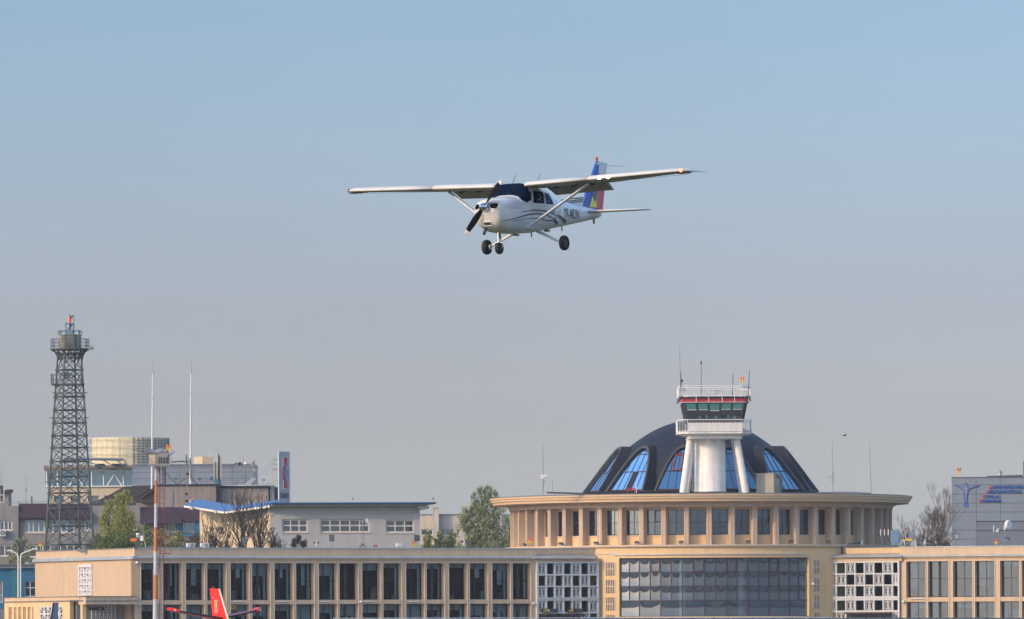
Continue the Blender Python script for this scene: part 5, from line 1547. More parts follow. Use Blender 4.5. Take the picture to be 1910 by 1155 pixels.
# ================================================================== bird
bd = thing('bird', at(1575, 812.5, 650), 'small dark bird gliding in the sky to the right of the dome', 'bird')
mb = MB(); o_ = at(1575, 812.5, 650)
mb.ball(o_, .09, 8, sc_=(2.2, 1, .8))
mb.add([o_ + Vector(q) for q in ((-.1, 0, .03), (.12, 0, .03), (.26, -.3, .13), (.22, -.34, .14))], [(0, 1, 2, 3)])
mb.add([o_ + Vector(q) for q in ((-.1, 0, .03), (.12, 0, .03), (-.1, .4, .05), (-.25, .35, .04))], [(0, 1, 2, 3)])
mb.add([o_ + Vector(q) for q in ((.15, 0, .03), (.28, .05, .07), (.28, -.05, .07))], [(0, 1, 2)])
mb.build('body', M['dgrey'], bd)

# ================================================================== BUILDINGS BEHIND
def bld(px, py, Y, name, label, cat='building', group=None):
    p = at(px, 1150, Y); return thing(name, (p.x, Y, 0), label, cat, group)
def rect(F, px0, py0, px1, py1, d=0):
    return F.u(px0, (py0 + py1) / 2, d), F.u(px1, (py0 + py1) / 2, d), F.z((px0 + px1) / 2, py1, d), F.z((px0 + px1) / 2, py0, d)
def facade(t, F, px0, py0, px1, dep, m_, wins, fm='wframe', gm='dark', th=.5, name='wall', frw=.10, bottom=0, back=True, d=0, sills=True):
    """front wall with real openings, then side/back walls. wins: (px0, py0, px1, py1, mullions, transoms)"""
    u0, u1, _, z1 = rect(F, px0, py0, px1, py0, d)
    H = []
    for w_ in wins:
        a, e, zb, zt_ = rect(F, w_[0], w_[1], w_[2], w_[3], d); H.append((a, e, zb, zt_, w_[4], w_[5], w_[6] if len(w_) > 6 else None))
    b = MB(); wall_holes(b, F, u0, u1, bottom, z1, d - th, d, [h[:4] for h in H])
    if back:
        b.fb(F, u0, u0 + .3, d - dep, d - th - .002, bottom, z1); b.fb(F, u1 - .3, u1, d - dep, d - th - .002, bottom, z1); b.fb(F, u0 + .3, u1 - .3, d - dep, d - dep + .3, bottom, z1)
        b.fb(F, u0 + .3, u1 - .3, d - dep + .3, d - th - .002, z1 - .3, z1 - .02)
    o = b.build(name, M[m_], t)
    for a, e, zb, zt_, mu, tr, gl in H:
        window(F, a + .01, e - .01, zb + .01, zt_ - .01, d - .18, t, M[fm], G[gl or gm], mu, tr, frw, name='window')
        if sills:
            s = MB(); s.fb(F, a - .05, e + .05, d + .003, d + .10, zb - .10, zb - .01); s.build('window_sill', M['trim'], t)
    return u0, u1, z1
def slab(t, F, px0, px1, z0, z1, d0, d1, m_, name):
    b = MB(); b.fb(F, F.u(px0), F.u(px1), d0, d1, z0, z1); return b.build(name, M[m_], t)
def Fpx(px, Y, az=0):
    p = at(px, 1100, Y); return Fr(p.x, p.y, az)

# --- pale office with blue folded roof (clinic)
F = Fpx(521, 760, 8)
t = bld(650, 1020, 760, 'pale_office', 'low pale building with thin blue roof edge and wide windows behind the left wing')
G3, G5 = (1 / 3, 2 / 3), (.2, .4, .6, .8)
u0, u1, z1 = facade(t, F, 505, 944, 783, 16, 'lwall', [(526, 968.5, 574.5, 993.5, G3, (.53,)), (597.5, 968.5, 689.5, 993.5, G5, (.53,)), (719.5, 969.5, 772.5, 994, G3, (.53,))], th=.5, frw=.16)
b = MB(); b.fb(F, F.u(505), F.u(797), -15, 1.3, F.z(650, 943.8), F.z(650, 941.6)); b.fb(F, F.u(780), F.u(799), -15, .9, F.z(790, 949.5), F.z(790, 944.2)); b.build('eaves', M['wframe'], t)
b = MB(); b.fb(F, F.u(503), F.u(810.5), -15.2, 1.9, F.z(650, 941.0), F.z(650, 937.8)); b.build('roof', M['blued'], t)
# sunlit end wall and butterfly roof to the left
Q = F.P(F.u(505), 0, 0); F2 = Fr(Q.x, Q.y, 8 - 56)
e0 = F2.u(373)
b = MB(); b.fb(F2, e0, -.01, -.5, 0, 0, F2.z(505, 948)); b.build('end_wall', M['creamw'], t)
def rp(px, py, dy): return at(px, py, 760 + dy)
b = MB()
top = [(343, 940.5), (420, 951), (505, 939.5)]
for (x0, y0), (x1, y1), dA, dB in (((343, 941.5), (418, 953.0), 6, 2), ((418, 953.0), (503, 941.6), 2, -1.2)):
    A, B2 = rp(x0, y0, dA), rp(x1, y1, dB); off = Vector((1.0, 13, .9)); dn = Vector((0, 0, -.12))
    b.hexa([A + dn, B2 + dn, B2 + off * 1 + dn, A + off * 1 + dn, A, B2, B2 + off, A + off])
b.build('folded_roof', M['blue'], t)
b = MB()
for (x0, y0), (x1, y1), dA, dB in (((343, 943.2), (418, 954.8), 5.9, 1.9), ((419, 954.8), (503, 943.4), 1.9, -1.3)):
    A, B2 = rp(x0, y0, dA), rp(x1, y1, dB); off = Vector((0, .25, 0)); dn = Vector((0, 0, -.22)); up = Vector((0, 0, .02))
    b.hexa([A + dn, B2 + dn, B2 + off + dn, A + off + dn, A + up, B2 + up, B2 + off + up, A + off + up])
for px, py in ((357, 948), (402, 955), (436, 955)): b.box(rp(px, py, 4), (.25, 3, .35))
b.build('roof_fascia', M['white'], t)
for px, py in ((411, 988), (463, 985)):
    p = F2.hit(px, py); q = F2.P(p[0], .1, p[1] - .4)
    acunit(q + Vector((-.15, -.3, 0)), .85, .35, .75, R(-48), 'round-fan wall unit on the sunlit end wall, ' + ('left one behind the bare trees' if px < 440 else 'right one behind the bare trees'), 'wall air conditioners')
for px, lab in ((657.5, 'small lamp on a stalk at the middle of the blue roof edge'), (807.5, 'small lamp on a stalk at the right end of the blue roof edge')):
    t2 = thing('roof_lamp', F.P(F.u(px), .8, F.z(px, 937.3)), lab, 'lamp', 'stalk lamps on the blue roof')
    b = MB(); p = F.P(F.u(px), .8, F.z(px, 937.3)); b.tube(p, p + Vector((0, 0, .35)), .02, n=5); b.build('stalk', M['grey'], t2)
    b = MB(); b.tube(p + Vector((0, 0, .3)), p + Vector((0, 0, .58)), .07, .05, 8); b.build('lamp_head', M['dgrey'], t2)

# --- cream building further right behind
F = Fpx(800, 850)
t = bld(860, 1020, 850, 'cream_building', 'plain cream building with a square chimney pillar, behind the trees left of the drum')
facade(t, F, 783, 959.5, 935, 14, 'creamw2', [(786, 987.5, 808, 999, (.5,), ()), (822.5, 987.5, 847, 999, (.36, .68), ()), (852, 987.5, 858, 999, (), ())], th=.5, frw=.14)
b = MB(); b.fb(F, F.u(808.5), F.u(819), .004, 1.2, 0, F.z(814, 948)); b.fb(F, F.u(807.5), F.u(820), -.3, 1.3, F.z(814, 948), F.z(814, 945.5)); b.build('chimney', M['creamw2'], t)
slab(t, F, 782, 936, F.z(860, 960), F.z(860, 959), -13, .15, 'grey', 'parapet_cap')
F = Fpx(900, 900); t = bld(900, 1020, 900, 'grey_block', 'blue grey block half hidden by the willow left of the drum')
facade(t, F, 905, 959.5, 975, 10, 'clad', [], name='wall')

# --- long office block with maroon mansard
YO = 800; F = Fpx(200, YO, 3)
t = bld(150, 1020, YO, 'office_block', 'long grey office block with maroon sheet mansard roofs behind the lattice tower')
wn = []
for (a, e, mu) in ((-14, -3, (.5,)), (0, 23, (.33, .66))): wn.append((a, 970.5, e, 990, mu, ()))
facade(t, F, -40, 943.5, 34.5, 14, 'gwall', wn + [(-2, 1016, 34, 1038, (.3, .65), ())], frw=.16)
wn = [(46, 969.5, 84, 994, (.2, .42, .7), (), 'bluep'), (92, 969.5, 100, 994, (), (), 'bluep'), (103, 969.5, 139, 994, (.3, .6), (), 'bluep'), (151, 971, 171, 990, (.4, .75), (), 'bluep'), (205, 974, 222, 990, (.5,), ()), (238, 974, 256, 990, (.5,), ())]
wn += [(45, 1016, 95, 1040, (.2, .45, .7), ()), (100, 1016, 150, 1040, (.25, .5, .75), ()), (158, 1016, 176, 1040, (.5,), ())]
facade(t, F, 36, 965, 374, 14, 'gwall', wn + [(305, 974.5, 328, 993, (.2, .45, .7), ()), (333, 972, 372, 993, (.3, .55, .85), (), 'bluep')], frw=.16, d=-.4)
b = MB()
def mansard(px0, px1, ytop, ybot, d_out=.7, d_in=-1.2):
    a, e = F.u(px0), F.u(px1); zt_, zb = F.z((px0 + px1) / 2, ytop), F.z((px0 + px1) / 2, ybot)
    P = [F.P(a, d_out, zb), F.P(e, d_out, zb), F.P(e, -6, zb), F.P(a, -6, zb), F.P(a, d_in, zt_), F.P(e, d_in, zt_), F.P(e, -6, zt_), F.P(a, -6, zt_)]
    b.hexa(P)
mansard(35, 170, 939, 966.5); o = b.build('mansard_roof', M['maroon'], t)
b = MB(); mansard(262, 376, 946, 972.5); b.build('mansard_roof', M['maroon'], t)
b = MB(); mansard(262, 340, 965, 976.5, 1.6, .2); b.build('lower_roof', M['maroon'], t)
b = MB(); b.fb(F, F.u(170), F.u(262), -6, -.41, F.z(200, 966), F.z(200, 943)); b.build('upper_wall', M['gwall'], t)
for px0, px1 in ((-20, 35), (35, 92), (150, 190), (190, 262)):
    b = MB(); a, e = F.u(px0), F.u(px1); z0, z1 = F.z(100, 941), F.z(100, 934.5)
    for z in (z1, (z0 + z1) / 2): b.tube(F.P(a, -2, z), F.P(e, -2, z), .03, n=4)
    for i in range(5): q = a + (e - a) * i / 4; b.tube(F.P(q, -2, z0), F.P(q, -2, z1), .03, n=4)
    b.build('roof_railing', M['grey'], t)
b = MB(); b.fb(F, F.u(333), F.u(342), .0, .25, F.z(338, 995), F.z(338, 971)); b.fb(F, F.u(363.5), F.u(374), .0, .25, F.z(368, 995), F.z(368, 971)); b.fb(F, F.u(342.2), F.u(363), .0, .22, F.z(350, 1001), F.z(350, 995.5)); b.build('blue_panel', M['bluewall'], t)
acunit(F.P(F.u(4), .5, F.z(4, 1001)), .9, .4, .8, 0, 'white air conditioner under the grey office windows at the far left edge', None, mt='whitem')
# stair head and dark flue at far left
t = bld(10, 950, 812, 'stair_tower', 'small beige roof hut with sloping dark canopy at the far left edge')
F = Fpx(0, 812)
b = MB(); b.fb(F, F.u(-30), F.u(16.5), -5, 0, F.z(0, 950), F.z(0, 916)); b.build('wall', M['bwall'], t)
b = MB(); a, e = F.u(-2), F.u(22); b.hexa([F.P(a, .6, F.z(0, 920)), F.P(e, .6, F.z(0, 918)), F.P(e, -3, F.z(0, 918)), F.P(a, -3, F.z(0, 920)), F.P(a, .6, F.z(0, 916)), F.P(e, .6, F.z(0, 913)), F.P(e, -3, F.z(0, 913)), F.P(a, -3, F.z(0, 916))]); b.build('canopy', M['darkroof'], t)
b = MB()
for px in (0, 7.5): b.tube(at(px, 940, 806), at(px, 912, 806), .05, n=5)
for py in (923.5, 937): b.tube(at(-8, py, 806), at(7.5, py, 806), .05, n=5)
b.build('white_rail', M['wframe'], t)
b = MB(); b.box(at(2, 911, 808), (.5, .5, .7)); b.box(at(0, 927, 808), (.6, .5, 1.2)); b.build('equipment', M['dgrey'], t)
antenna(3.2, 906, 2.5, 875, .045, .02, 808, 'thin antenna on the beige hut at the far left edge', M['grey'])
def xarm(t):
    b = MB(); b.tube(at(45, 912.5, 815), at(50, 912.5, 815), .04, n=5); b.box(at(49, 914.5, 815), (.15, .1, .3)); b.tube(at(48.7, 900, 815), at(50, 893, 815), .03, n=4); b.build('aerial_arm', M['grey'], t)
antenna(48.5, 938, 48.8, 889, .025, .015, 815, 'faint thin antenna with a cross arm between the hut and the lattice tower', M['grey'], xarm)
antenna(59.3, 939, 59.3, 925.5, .10, .08, 803, 'short stout dark flue pipe on the maroon roof left of the lattice tower', M['dgrey'], name='flue_pipe', cat='flue')

# --- dark tiled roof house behind office
YD = 850; 
t = bld(280, 950, YD, 'tiled_roof_house', 'building with a broad dark tiled pitched roof behind the green poplar')
F = Fpx(280, YD)
b = MB()
A = [at(x, y, YD + d) for x, y, d in ((150, 945, 0), (232, 906.5, 5), (289, 905, 5), (252, 931, 0), (262, 945, 0))]
b.prism([at(150, 946, YD), at(195, 928, YD), at(232, 907.5, YD), at(289, 905, YD), at(272, 917, YD), at(254, 930, YD), at(252, 946, YD)], (0, 9, 0)); b.build('roof', M['darkroof'], t)
b = MB(); b.prism([at(252, 933, YD - .5), at(272, 918.5, YD - .5), at(292, 905.8, YD - .5), at(292, 911, YD - .5), at(275, 922, YD - .5), at(262, 932, YD - .5)], (0, 1.2, 0)); b.build('gable_board', M['darkroof'], t)
b = MB(); b.prism([at(262, 932, YD + .8), at(275, 922, YD + .8), at(292, 911, YD + .8), at(292, 932, YD + .8)], (0, .4, 0)); b.build('gable', M['lwall'], t)
b = MB(); b.fb(F, F.u(262), F.u(292), -.2, 1.2, F.z(280, 937.5), F.z(280, 931.5)); b.build('balcony_roof', M['darkroof'], t)
b = MB(); b.fb(F, F.u(150), F.u(292), -8, -.4, 0, F.z(280, 946)); b.fb(F, F.u(254), F.u(292), -.39, 0, F.z(280, 946), F.z(280, 937.6)); b.build('wall', M['bwall'], t)
b = MB(); b.box(at(286.5, 921.5, YD - .2), (.35, .2, .9)); b.build('vent', M['navy'], t)
# --- brown-grey block
t = bld(390, 950, 845, 'brown_block', 'brown grey flat roofed block with dark parapet behind the bare trees')
F = Fpx(400, 845)
b = MB(); b.fb(F, F.u(291.5), F.u(405), -12, 0, 0, F.z(350, 905.5)); b.fb(F, F.u(405), F.u(501), -12, -.8, 0, F.z(450, 909.2)); b.build('wall', M['bwall'], t)
b = MB(); b.fb(F, F.u(291), F.u(406), -12, .25, F.z(350, 905.5), F.z(350, 903.5)); b.fb(F, F.u(406), F.u(503), -12, -.5, F.z(450, 909.2), F.z(450, 906.3)); b.build('parapet', M['slate'], t)
b = MB(); b.fb(F, F.u(410), F.u(500), -.9, -.6, F.z(450, 906.2), F.z(450, 904.4)); b.build('parapet_flashing', M['whitem'], t)
b = MB(); b.fb(F, F.u(404), F.u(411), .004, .3, 0, F.z(407, 903)); b.build('downpipe_box', M['slate'], t)
b = MB(); b.fb(F, F.u(310), F.u(324), .005, .08, F.z(315, 945), F.z(315, 915)); b.build('vent_panel', M['gwall'], t)
b = MB(); b.fb(F, F.u(503.5), F.u(512), -6, -1, 0, F.z(505, 905)); b.build('side_wing', M['clad'], t)
b = MB(); b.fb(F, F.u(512), F.u(522), -8, -2.5, 0, F.z(515, 908)); b.build('side_wing', M['dgrey'], t)
t = thing('wall_air_conditioner', F.P(F.u(358), .2, F.z(358, 940)), 'pale air conditioner with dark fan on the brown block above the blue folded roof', 'air conditioner')
b = MB(); b.fb(F, F.u(355), F.u(364), .02, .5, F.z(358, 940), F.z(358, 932.5)); b.build('housing', M['whitem'], t)
b = MB(); b.fb(F, F.u(357.5), F.u(363), .51, .55, F.z(358, 939.4), F.z(358, 933)); b.build('fan', M['dgrey'], t)

# --- grey clad box
YG = 900; F = Fpx(360, YG)
t = bld(360, 900, YG, 'grey_clad_block', 'large windowless grey metal clad block behind the striped mast')
b = MB(); b.fb(F, F.u(248), F.u(474.5), -14, 0, 0, F.z(360, 868)); b.build('wall', M['clad2'], t)
b = MB(); b.fb(F, F.u(247.5), F.u(475), -14.1, .15, F.z(360, 868), F.z(360, 865.6)); b.build('parapet_cap', M['clad'], t)
b = MB()
for py in (872.5, 881, 893): b.fb(F, F.u(248.5), F.u(474), .003, .03, F.z(360, py) - .025, F.z(360, py) + .025)
for px in (293, 337, 361, 404, 434, 458): b.fb(F, F.u(px) - .02, F.u(px) + .02, .0035, .034, F.z(360, 905), F.z(360, 868.5))
b.build('cladding_joints', M['joint'], t)
for px in (328, 372, 394.5):
    window(F, F.u(px - 2), F.u(px + 2), F.z(px, 895.5), F.z(px, 890.5), .12, t, M['clad'], G['dark'], (), (), .06)
t = thing('rooftop_unit', F.P(F.u(378), -2, F.z(378, 866)), 'boxy cream rooftop unit standing on the grey clad block', 'rooftop unit')
q = F.P(F.u(378), -1.0, 0); Fq = Fr(q.x, q.y, -28)
b = MB(); b.fb(Fq, -1.38, .0, -1.2, 0, F.z(378, 866), F.z(378, 851.5)); b.fb(Fr(*Fq.P(0, 0, 0)[:2], 12), .005, 1.5, -1.5, .0, F.z(378, 866), F.z(378, 851.5)); b.build('housing', M['creamw'], t)
b = MB()
for px in (388, 391.5, 395): b.tube(at(px, 856, YG), at(px, 841.5, YG), .03, n=4)
solo(b, 'rod_antennas', M['wframe'], 'three short white rods on the cream rooftop unit', 'antenna')
# dishes and poles on the brown block roof
def dish(px, py, Y, r_, rz, label, mt='grey', group='satellite dishes behind the left wing'):
    c = at(px, py, Y); t = thing('satellite_dish', c - Vector((0, 0, r_ + .3)), label, 'satellite dish', group)
    b = MB(); n = 18; d = Vector((math.sin(rz), -math.cos(rz), .15)).normalized(); a = d.orthogonal().normalized(); e = d.cross(a); vs = []
    for k, q in enumerate((0.02, .35, .7, 1.0)):
        for i in range(n): th = 2 * math.pi * i / n; vs.append(c + (a * math.cos(th) + e * math.sin(th)) * r_ * q + d * (q * q * r_ * .3))
    b.add(vs, [(k * n + i, k * n + (i + 1) % n, (k + 1) * n + (i + 1) % n, (k + 1) * n + i) for k in range(3) for i in range(n)] + [tuple(range(n))], 0, True); b.build('reflector', M[mt], t)
    b = MB(); b.tube(c - d * .05, c - Vector((0, 0, r_ + .3)) - d * .05, .05, n=6); b.tube(c, c + d * r_ * .8, .02, n=4); b.build('mount', M['steel'], t)
    return t
dish(440.5, 866.5, 898, .26, .3, 'pale small dish, leftmost of the three on the grey block edge')
dish(447.5, 866, 897, .30, .3, 'dark dish in the middle on the grey block edge', 'dgrey')
dish(457.5, 864, 846, .2, -.6, 'tiny white dish on the pole near the right end of the grey block', 'whitem')
def cell(px0, tall, label):
    t = thing('antenna_cluster', at(px0, 905, 846), label, 'antenna mast')
    return t
t = cell(404, 1, 'dense cluster of tall beige and dark panel antennas standing on the brown block')
for i, (px, y0, y1, w_, m_) in enumerate(((399.5, 902, 864, .24, 'ductc'), (402.3, 895, 862, .16, 'tgreen'), (404.6, 900, 845, .09, 'wframe'), (407.5, 905, 846, .16, 'tgreen'), (409.6, 905, 850, .12, 'dgrey'), (412, 905, 853, .20, 'ductc'), (397.6, 880, 864, .08, 'tgreen'))):
    b = MB(); p0, p1 = at(px, y0, 846 - (i % 3) * .4), at(px, y1, 846 - (i % 3) * .4); b.box((p0 + p1) / 2, (w_, w_ * .7, (p1 - p0).length)); b.build('panel_antenna', M[m_], t)
b = MB(); b.tube(at(404.8, 905, 845.5), at(404.8, 838, 845.5), .04, .015, n=5); b.build('whip', M['dgrey'], t)
b = MB(); b.box(at(405.5, 900, 845), (.55, .4, .8)); b.box(at(394, 892.5, 845), (.35, .3, .35)); b.build('junction_box', M['bluewall'], t)
for a, e in (((384, 899), (399, 889)), ((375, 902), (393, 891))):
    b = MB(); b.tube(at(*a, 845.5), at(*e, 845.5), .05, n=4); b.build('stay', M['grey'], t)
t = cell(457, 1, 'thin dark pole with a diagonal stay, right of the panel antennas')
b = MB(); b.tube(at(457, 905, 845.6), at(457, 866, 845.6), .09, n=6); b.tube(at(454.3, 866, 845.6), at(454.3, 850, 845.6), .025, n=4); b.build('pole', M['clad'], t)
b = MB(); b.tube(at(436, 902, 845.6), at(456, 884, 845.6), .06, n=4); b.build('stay', M['clad'], t)
t = cell(472, 1, 'bushy cell antenna cluster at the right end of the grey block')
b = MB(); b.tube(at(472.6, 905, 845.2), at(472.6, 862, 845.2), .06, n=6); b.build('pole', M['grey'], t)
rg = random.Random(5)
for (px, y0, y1) in ((467, 870, 862), (468, 873, 867), (471.5, 872, 860), (474.5, 872, 859), (473, 879, 874), (475, 880, 875), (470, 868, 864)):
    b = MB(); p0, p1 = at(px, y0, 845), at(px, y1, 845); b.box((p0 + p1) / 2, (.15, .12, (p1 - p0).length)); b.build('panel_antenna', M[rg.choice(('dgrey', 'grey', 'ductc'))], t)
t = thing('sloping_ladder', at(457, 905, 844.6), 'pale sloping ladder rising to the right on the brown block roof', 'ladder')
b = MB(); A, B2 = at(457, 904.5, 844.6), at(472, 891, 844.6); o_ = Vector((.0, .0, .35))
b.tube(A, B2, .06, n=5); b.tube(A + Vector((.35, 0, -.1)), B2 + Vector((.35, 0, -.1)), .06, n=5)
b.build('rails', M['wframe'], t)
b = MB()
for i in range(9): q = A + (B2 - A) * (i + .5) / 9; b.tube(q, q + Vector((.35, 0, -.1)), .03, n=4)
b.build('rungs', M['wframe'], t)

# tall white masts
for px0, px1, y0, yt, lab, Y in ((283.2, 285.2, 905, 667, 'left of the two tall white radio masts, rising above the striped mast platform', 850), (355.2, 356.6, 897, 667, 'right of the two tall white radio masts, standing alone behind the striped mast', 846)):
    t = thing('radio_mast', at(px0, y0 + 10, Y), lab, 'radio mast', 'tall white radio masts')
    m_ = lambda y: px0 + (px1 - px0) * (y0 - y) / (y0 - yt)
    b = MB(); b.tube(at(m_(y0), y0 + 10, Y), at(m_(732), 732, Y), .15, .10, 10); b.build('lower_tube', M['whitem'], t)
    b = MB(); b.tube(at(m_(732), 732, Y), at(m_(693), 693, Y), .085, .06, 8); b.build('upper_tube', M['whitem'], t)
    b = MB(); b.tube(at(m_(693), 693, Y), at(m_(yt), yt, Y), .03, .012, 5); b.build('whip', M['grey'], t)
    b = MB(); b.box(at(m_(744 if px0 < 300 else 733.5), 744 if px0 < 300 else 733.5, Y), (.32, .2, .08)); b.box(at(m_(695) + .6, 695, Y), (.12, .12, .4)); b.build('bracket', M['grey'], t)
t = thing('guyed_pole', at(350, 940, 842), 'slim pole with stays and small boxes before the brown block, by the right white mast', 'pole')
b = MB(); b.tube(at(350, 941, 842), at(348.8, 850, 842), .07, .05, 6); b.tube(at(347, 870, 842), at(347, 848, 842), .10, n=6); b.build('pole', M['gwall'], t)
b = MB(); b.tube(at(357, 897, 842), at(354, 855, 842), .13, n=8); b.build('sleeve', M['gwall'], t)
b = MB(); b.path([at(320, 862, 842), at(335, 860.5, 842), at(352, 861.5, 842)], .10, 5); b.build('duct', M['tgreen'], t)
for a, e in (((354, 890), (369, 904)), ((350, 890), (330, 904)), ((310, 883), (330, 904))):
    b = MB(); b.tube(at(*a, 842), at(*e, 842), .05, n=4); b.build('stay', M['slate'], t)
for px, py in ((350, 884.5), (347.5, 921.5), (348, 934.5)): 
    b = MB(); b.box(at(px, py, 841.7), (.35, .3, .3)); b.build('junction_box', M['slate'], t)

# --- cylinder screened building with blue glass floor
YC = 1000; F = Fpx(200, YC)
t = bld(180, 940, YC, 'glass_tower_block', 'modern block with a blue glazed floor over cream bands behind the lattice tower')
b = MB(); b.fb(F, F.u(92), F.u(248), -14, 0, 0, F.z(180, 938)); b.fb(F, F.u(92), F.u(248), -14, -.0, F.z(180, 924.5), F.z(180, 908)); b.build('wall', M['creamw'], t)
for x0, x1 in ((96, 104), (118, 134), (150, 166), (182, 198), (214, 230)):
    b = MB(); b.prism([F.P(F.u(x0 + 3), 0, F.z(150, 924.6)), F.P(F.u(x1 - 3), 0, F.z(150, 924.6)), F.P(F.u(x1), 0, F.z(150, 937.9)), F.P(F.u(x0), 0, F.z(150, 937.9))], (0, .8, 0)); b.build('slanting_pier', M['creamw'], t)
b = MB(); b.fb(F, F.u(93), F.u(247), -13, -1.5, F.z(180, 938), F.z(180, 924.5)); b.build('recess_glass', G['bluep'], t)
b = MB(); b.fb(F, F.u(85), F.u(248), -13, -.6, F.z(180, 908), F.z(180, 877)); g = b.build('glazed_floor', G['bluep'], t)
b = MB(); b.fb(F, F.u(83), F.u(249), -13, .1, F.z(180, 877), F.z(180, 873.5)); b.fb(F, F.u(83), F.u(249), -.5, .3, F.z(180, 873.4), F.z(180, 868)); b.build('roof_slab', M['bwall'], t)
b = MB(); b.fb(F, F.u(83), F.u(249), -13, .3, F.z(180, 908.5), F.z(180, 906.2)); b.build('floor_slab', M['whitem'], t)
b = MB()
for (x0, y0), (x1, y1) in (((200, 906), (214, 886)), ((215, 886), (228, 906)), ((194, 906), (194, 886)), ((231, 906), (231, 886)), ((130, 906), (142, 886)), ((143, 886), (156, 906)), ((172, 906), (172, 878)), ((108, 906), (108, 878)), ((88, 906), (88, 878))):
    b = MB(); b.tube(F.P(F.u(x0), -.3, F.z(200, y0)), F.P(F.u(x1), -.3, F.z(200, y1)), .11, n=6); b.build('strut', M['whitem'], t)
b = MB()
for px in (90, 110, 130, 150, 172, 192, 231): b.fb(F, F.u(px), F.u(px) + .08, -.6, -.52, F.z(180, 906), F.z(180, 877))
b.fb(F, F.u(85), F.u(247), -.59, -.53, F.z(180, 883.5), F.z(180, 882.8)); b.build('glazing_bars', M['clad'], g)
t = thing('screened_drum', at(237, 870, YC + 6), 'round yellowish louvre screened drum wrapped in white rails on top of the glazed block', 'roof drum')
SCc = F_PX / (YC + 6); cc_ = (at(243, 850, YC + 6).x, YC + 6); rc_ = 72 / SCc
zz = lambda py: at(237, py, YC).z
b = MB(); b.lathe(cc_, [(rc_, zz(876)), (rc_, zz(816.5)), (0, zz(816.5))], n=48); b.build('screen_wall', M['screen'], t)
b = MB()
for a in [-100 + 22 * i for i in range(5)] + [8 + 7 * i for i in range(14)]:
    b.arc(cc_, rc_ + .002, rc_ + (.10 if a > 5 else .03), a - (.8 if a > 5 else .25), a + (.8 if a > 5 else .25), zz(876), zz(815), n=1)
for py in (822, 827, 832, 837, 842, 847, 852, 857, 862, 867): b.arc(cc_, rc_ + .003, rc_ + .06, 12, 100, zz(py) - .07, zz(py) + .07, n=18)
b.build('louvres', M['gwall'], t)
b = MB()
for py in (816.5, 830, 844): b.arc(cc_, rc_ + .9, rc_ + 1.0, -110, 15, zz(py) - .05, zz(py) + .05, n=24)
for a in (-90, -65, -45, -28, -12, 4):
    x = cc_[0] + (rc_ + .95) * math.sin(R(a)); y = cc_[1] - (rc_ + .95) * math.cos(R(a)); b.tube((x, y, zz(870)), (x, y, zz(814)), .05, n=4)
b.build('white_rails', M['wframe'], t)
b = MB(); b.tube(at(120, 856, YC - 3), at(229, 857, YC - 3), .22, n=8); b.path([at(229, 857, YC - 3), at(232, 858, YC - 3), at(237, 870, YC - 3)], .12, 6)
for x0, x1 in ((150, 190), (190, 212), (215, 232)): b.tube(at(x0, 857, YC - 3), at(x1, 870, YC - 3), .09, n=5)
b.tube(at(120, 856, YC - 3), at(120, 873, YC - 3), .15, n=6)
solo(b, 'roof_pipe', M['clad'], 'long grey pipe on struts in front of the screened drum', 'pipe')
for px, lb in ((183, 'leftmost of the small dark machines below the screened drum'), (190.5, 'second from the left of the small dark machines below the screened drum'), (214, 'middle one of the small dark machines below the screened drum'), (224, 'small dark machine second from the right below the screened drum'), (232.5, 'rightmost of the small dark machines below the screened drum')):
    t = thing('roof_machine', at(px, 873, YC - 1.5), lb, 'roof machine', 'small dark machines under the screened drum')
    b = MB(); b.box(at(px, 868.5, YC - 1.5), (.9, .6, .55)); b.build('housing', M['dgrey'], t); b = MB(); b.box(at(px, 871.8, YC - 1.5), (1.1, .7, .12)); b.build('feet', M['grey'], t)

# --- sign pylon
YS = 800; F = Fpx(521, YS, 34)
t = thing('sign_pylon', at(531, 1150, YS) * 1.0, 'tall pale slab with a red and blue stepped emblem above dark blue lettering', 'sign')
t.location.z = 0; ORG[t] = Vector(t.location)
ul, ur = F.u(521), F.u(541)
zt0, zb0 = F.z(521, 843.5), F.z(530, 945)
b = MB(); b.fb(F, ul, ur, -.12, 0, 0, zt0); b.build('slab', M['slabm'], t)
b = MB(); b.fb(F, ul - .03, ul + .05, -.14, .04, 0, zt0 + .03); b.fb(F, ul, ur + .05, -.14, .05, zt0 + .031, zt0 + .12); b.fb(F, ur - .06, ur + .06, -.14, .05, 0, zt0); b.build('edge_trim', M['wframe'], t)
b = MB(); b.fb(F, ul + (ur - ul) * .36, ur - (ur - ul) * .14, .004, .03, F.z(530, 912.5), F.z(530, 854)); b.build('emblem_panel', M['whitem'], t)
def ep(x, y): # panel fractions -> point
    return F.P(ul + (ur - ul) * x, .035, F.z(530, y))
b = MB()
for (x0, x1, y0, y1) in ((.45, .80, 911, 893), (.36, .66, 895, 871), (.45, .80, 873, 854)): b.prism([ep(x0, y0), ep(x1, y0), ep(x1, y1), ep(x0, y1)], F.P(0, .02, 0) - F.P(0, 0, 0))
b.build('emblem', M['redp'], t)
b = MB(); off = F.P(0, .03, 0) - F.P(0, 0, 0)
b.prism([q + off for q in (ep(.62, 911), ep(.55, 889), ep(.50, 880), ep(.58, 874), ep(.64, 860), ep(.74, 874), ep(.90, 880), ep(.84, 890), ep(.70, 893))], off * .5); b.build('emblem_star', M['lblue'], t)
b = MB(); b.fb(F, ul + .08, ur - .02, .004, .02, F.z(530, 930), F.z(530, 918.5)); 
tv, tf = text_mesh('ROMAERO', 1.0, offset=.02); wd = max(v[0] for v in tv)
b = MB(); h_ = F.z(530, 919) - F.z(530, 929.5)
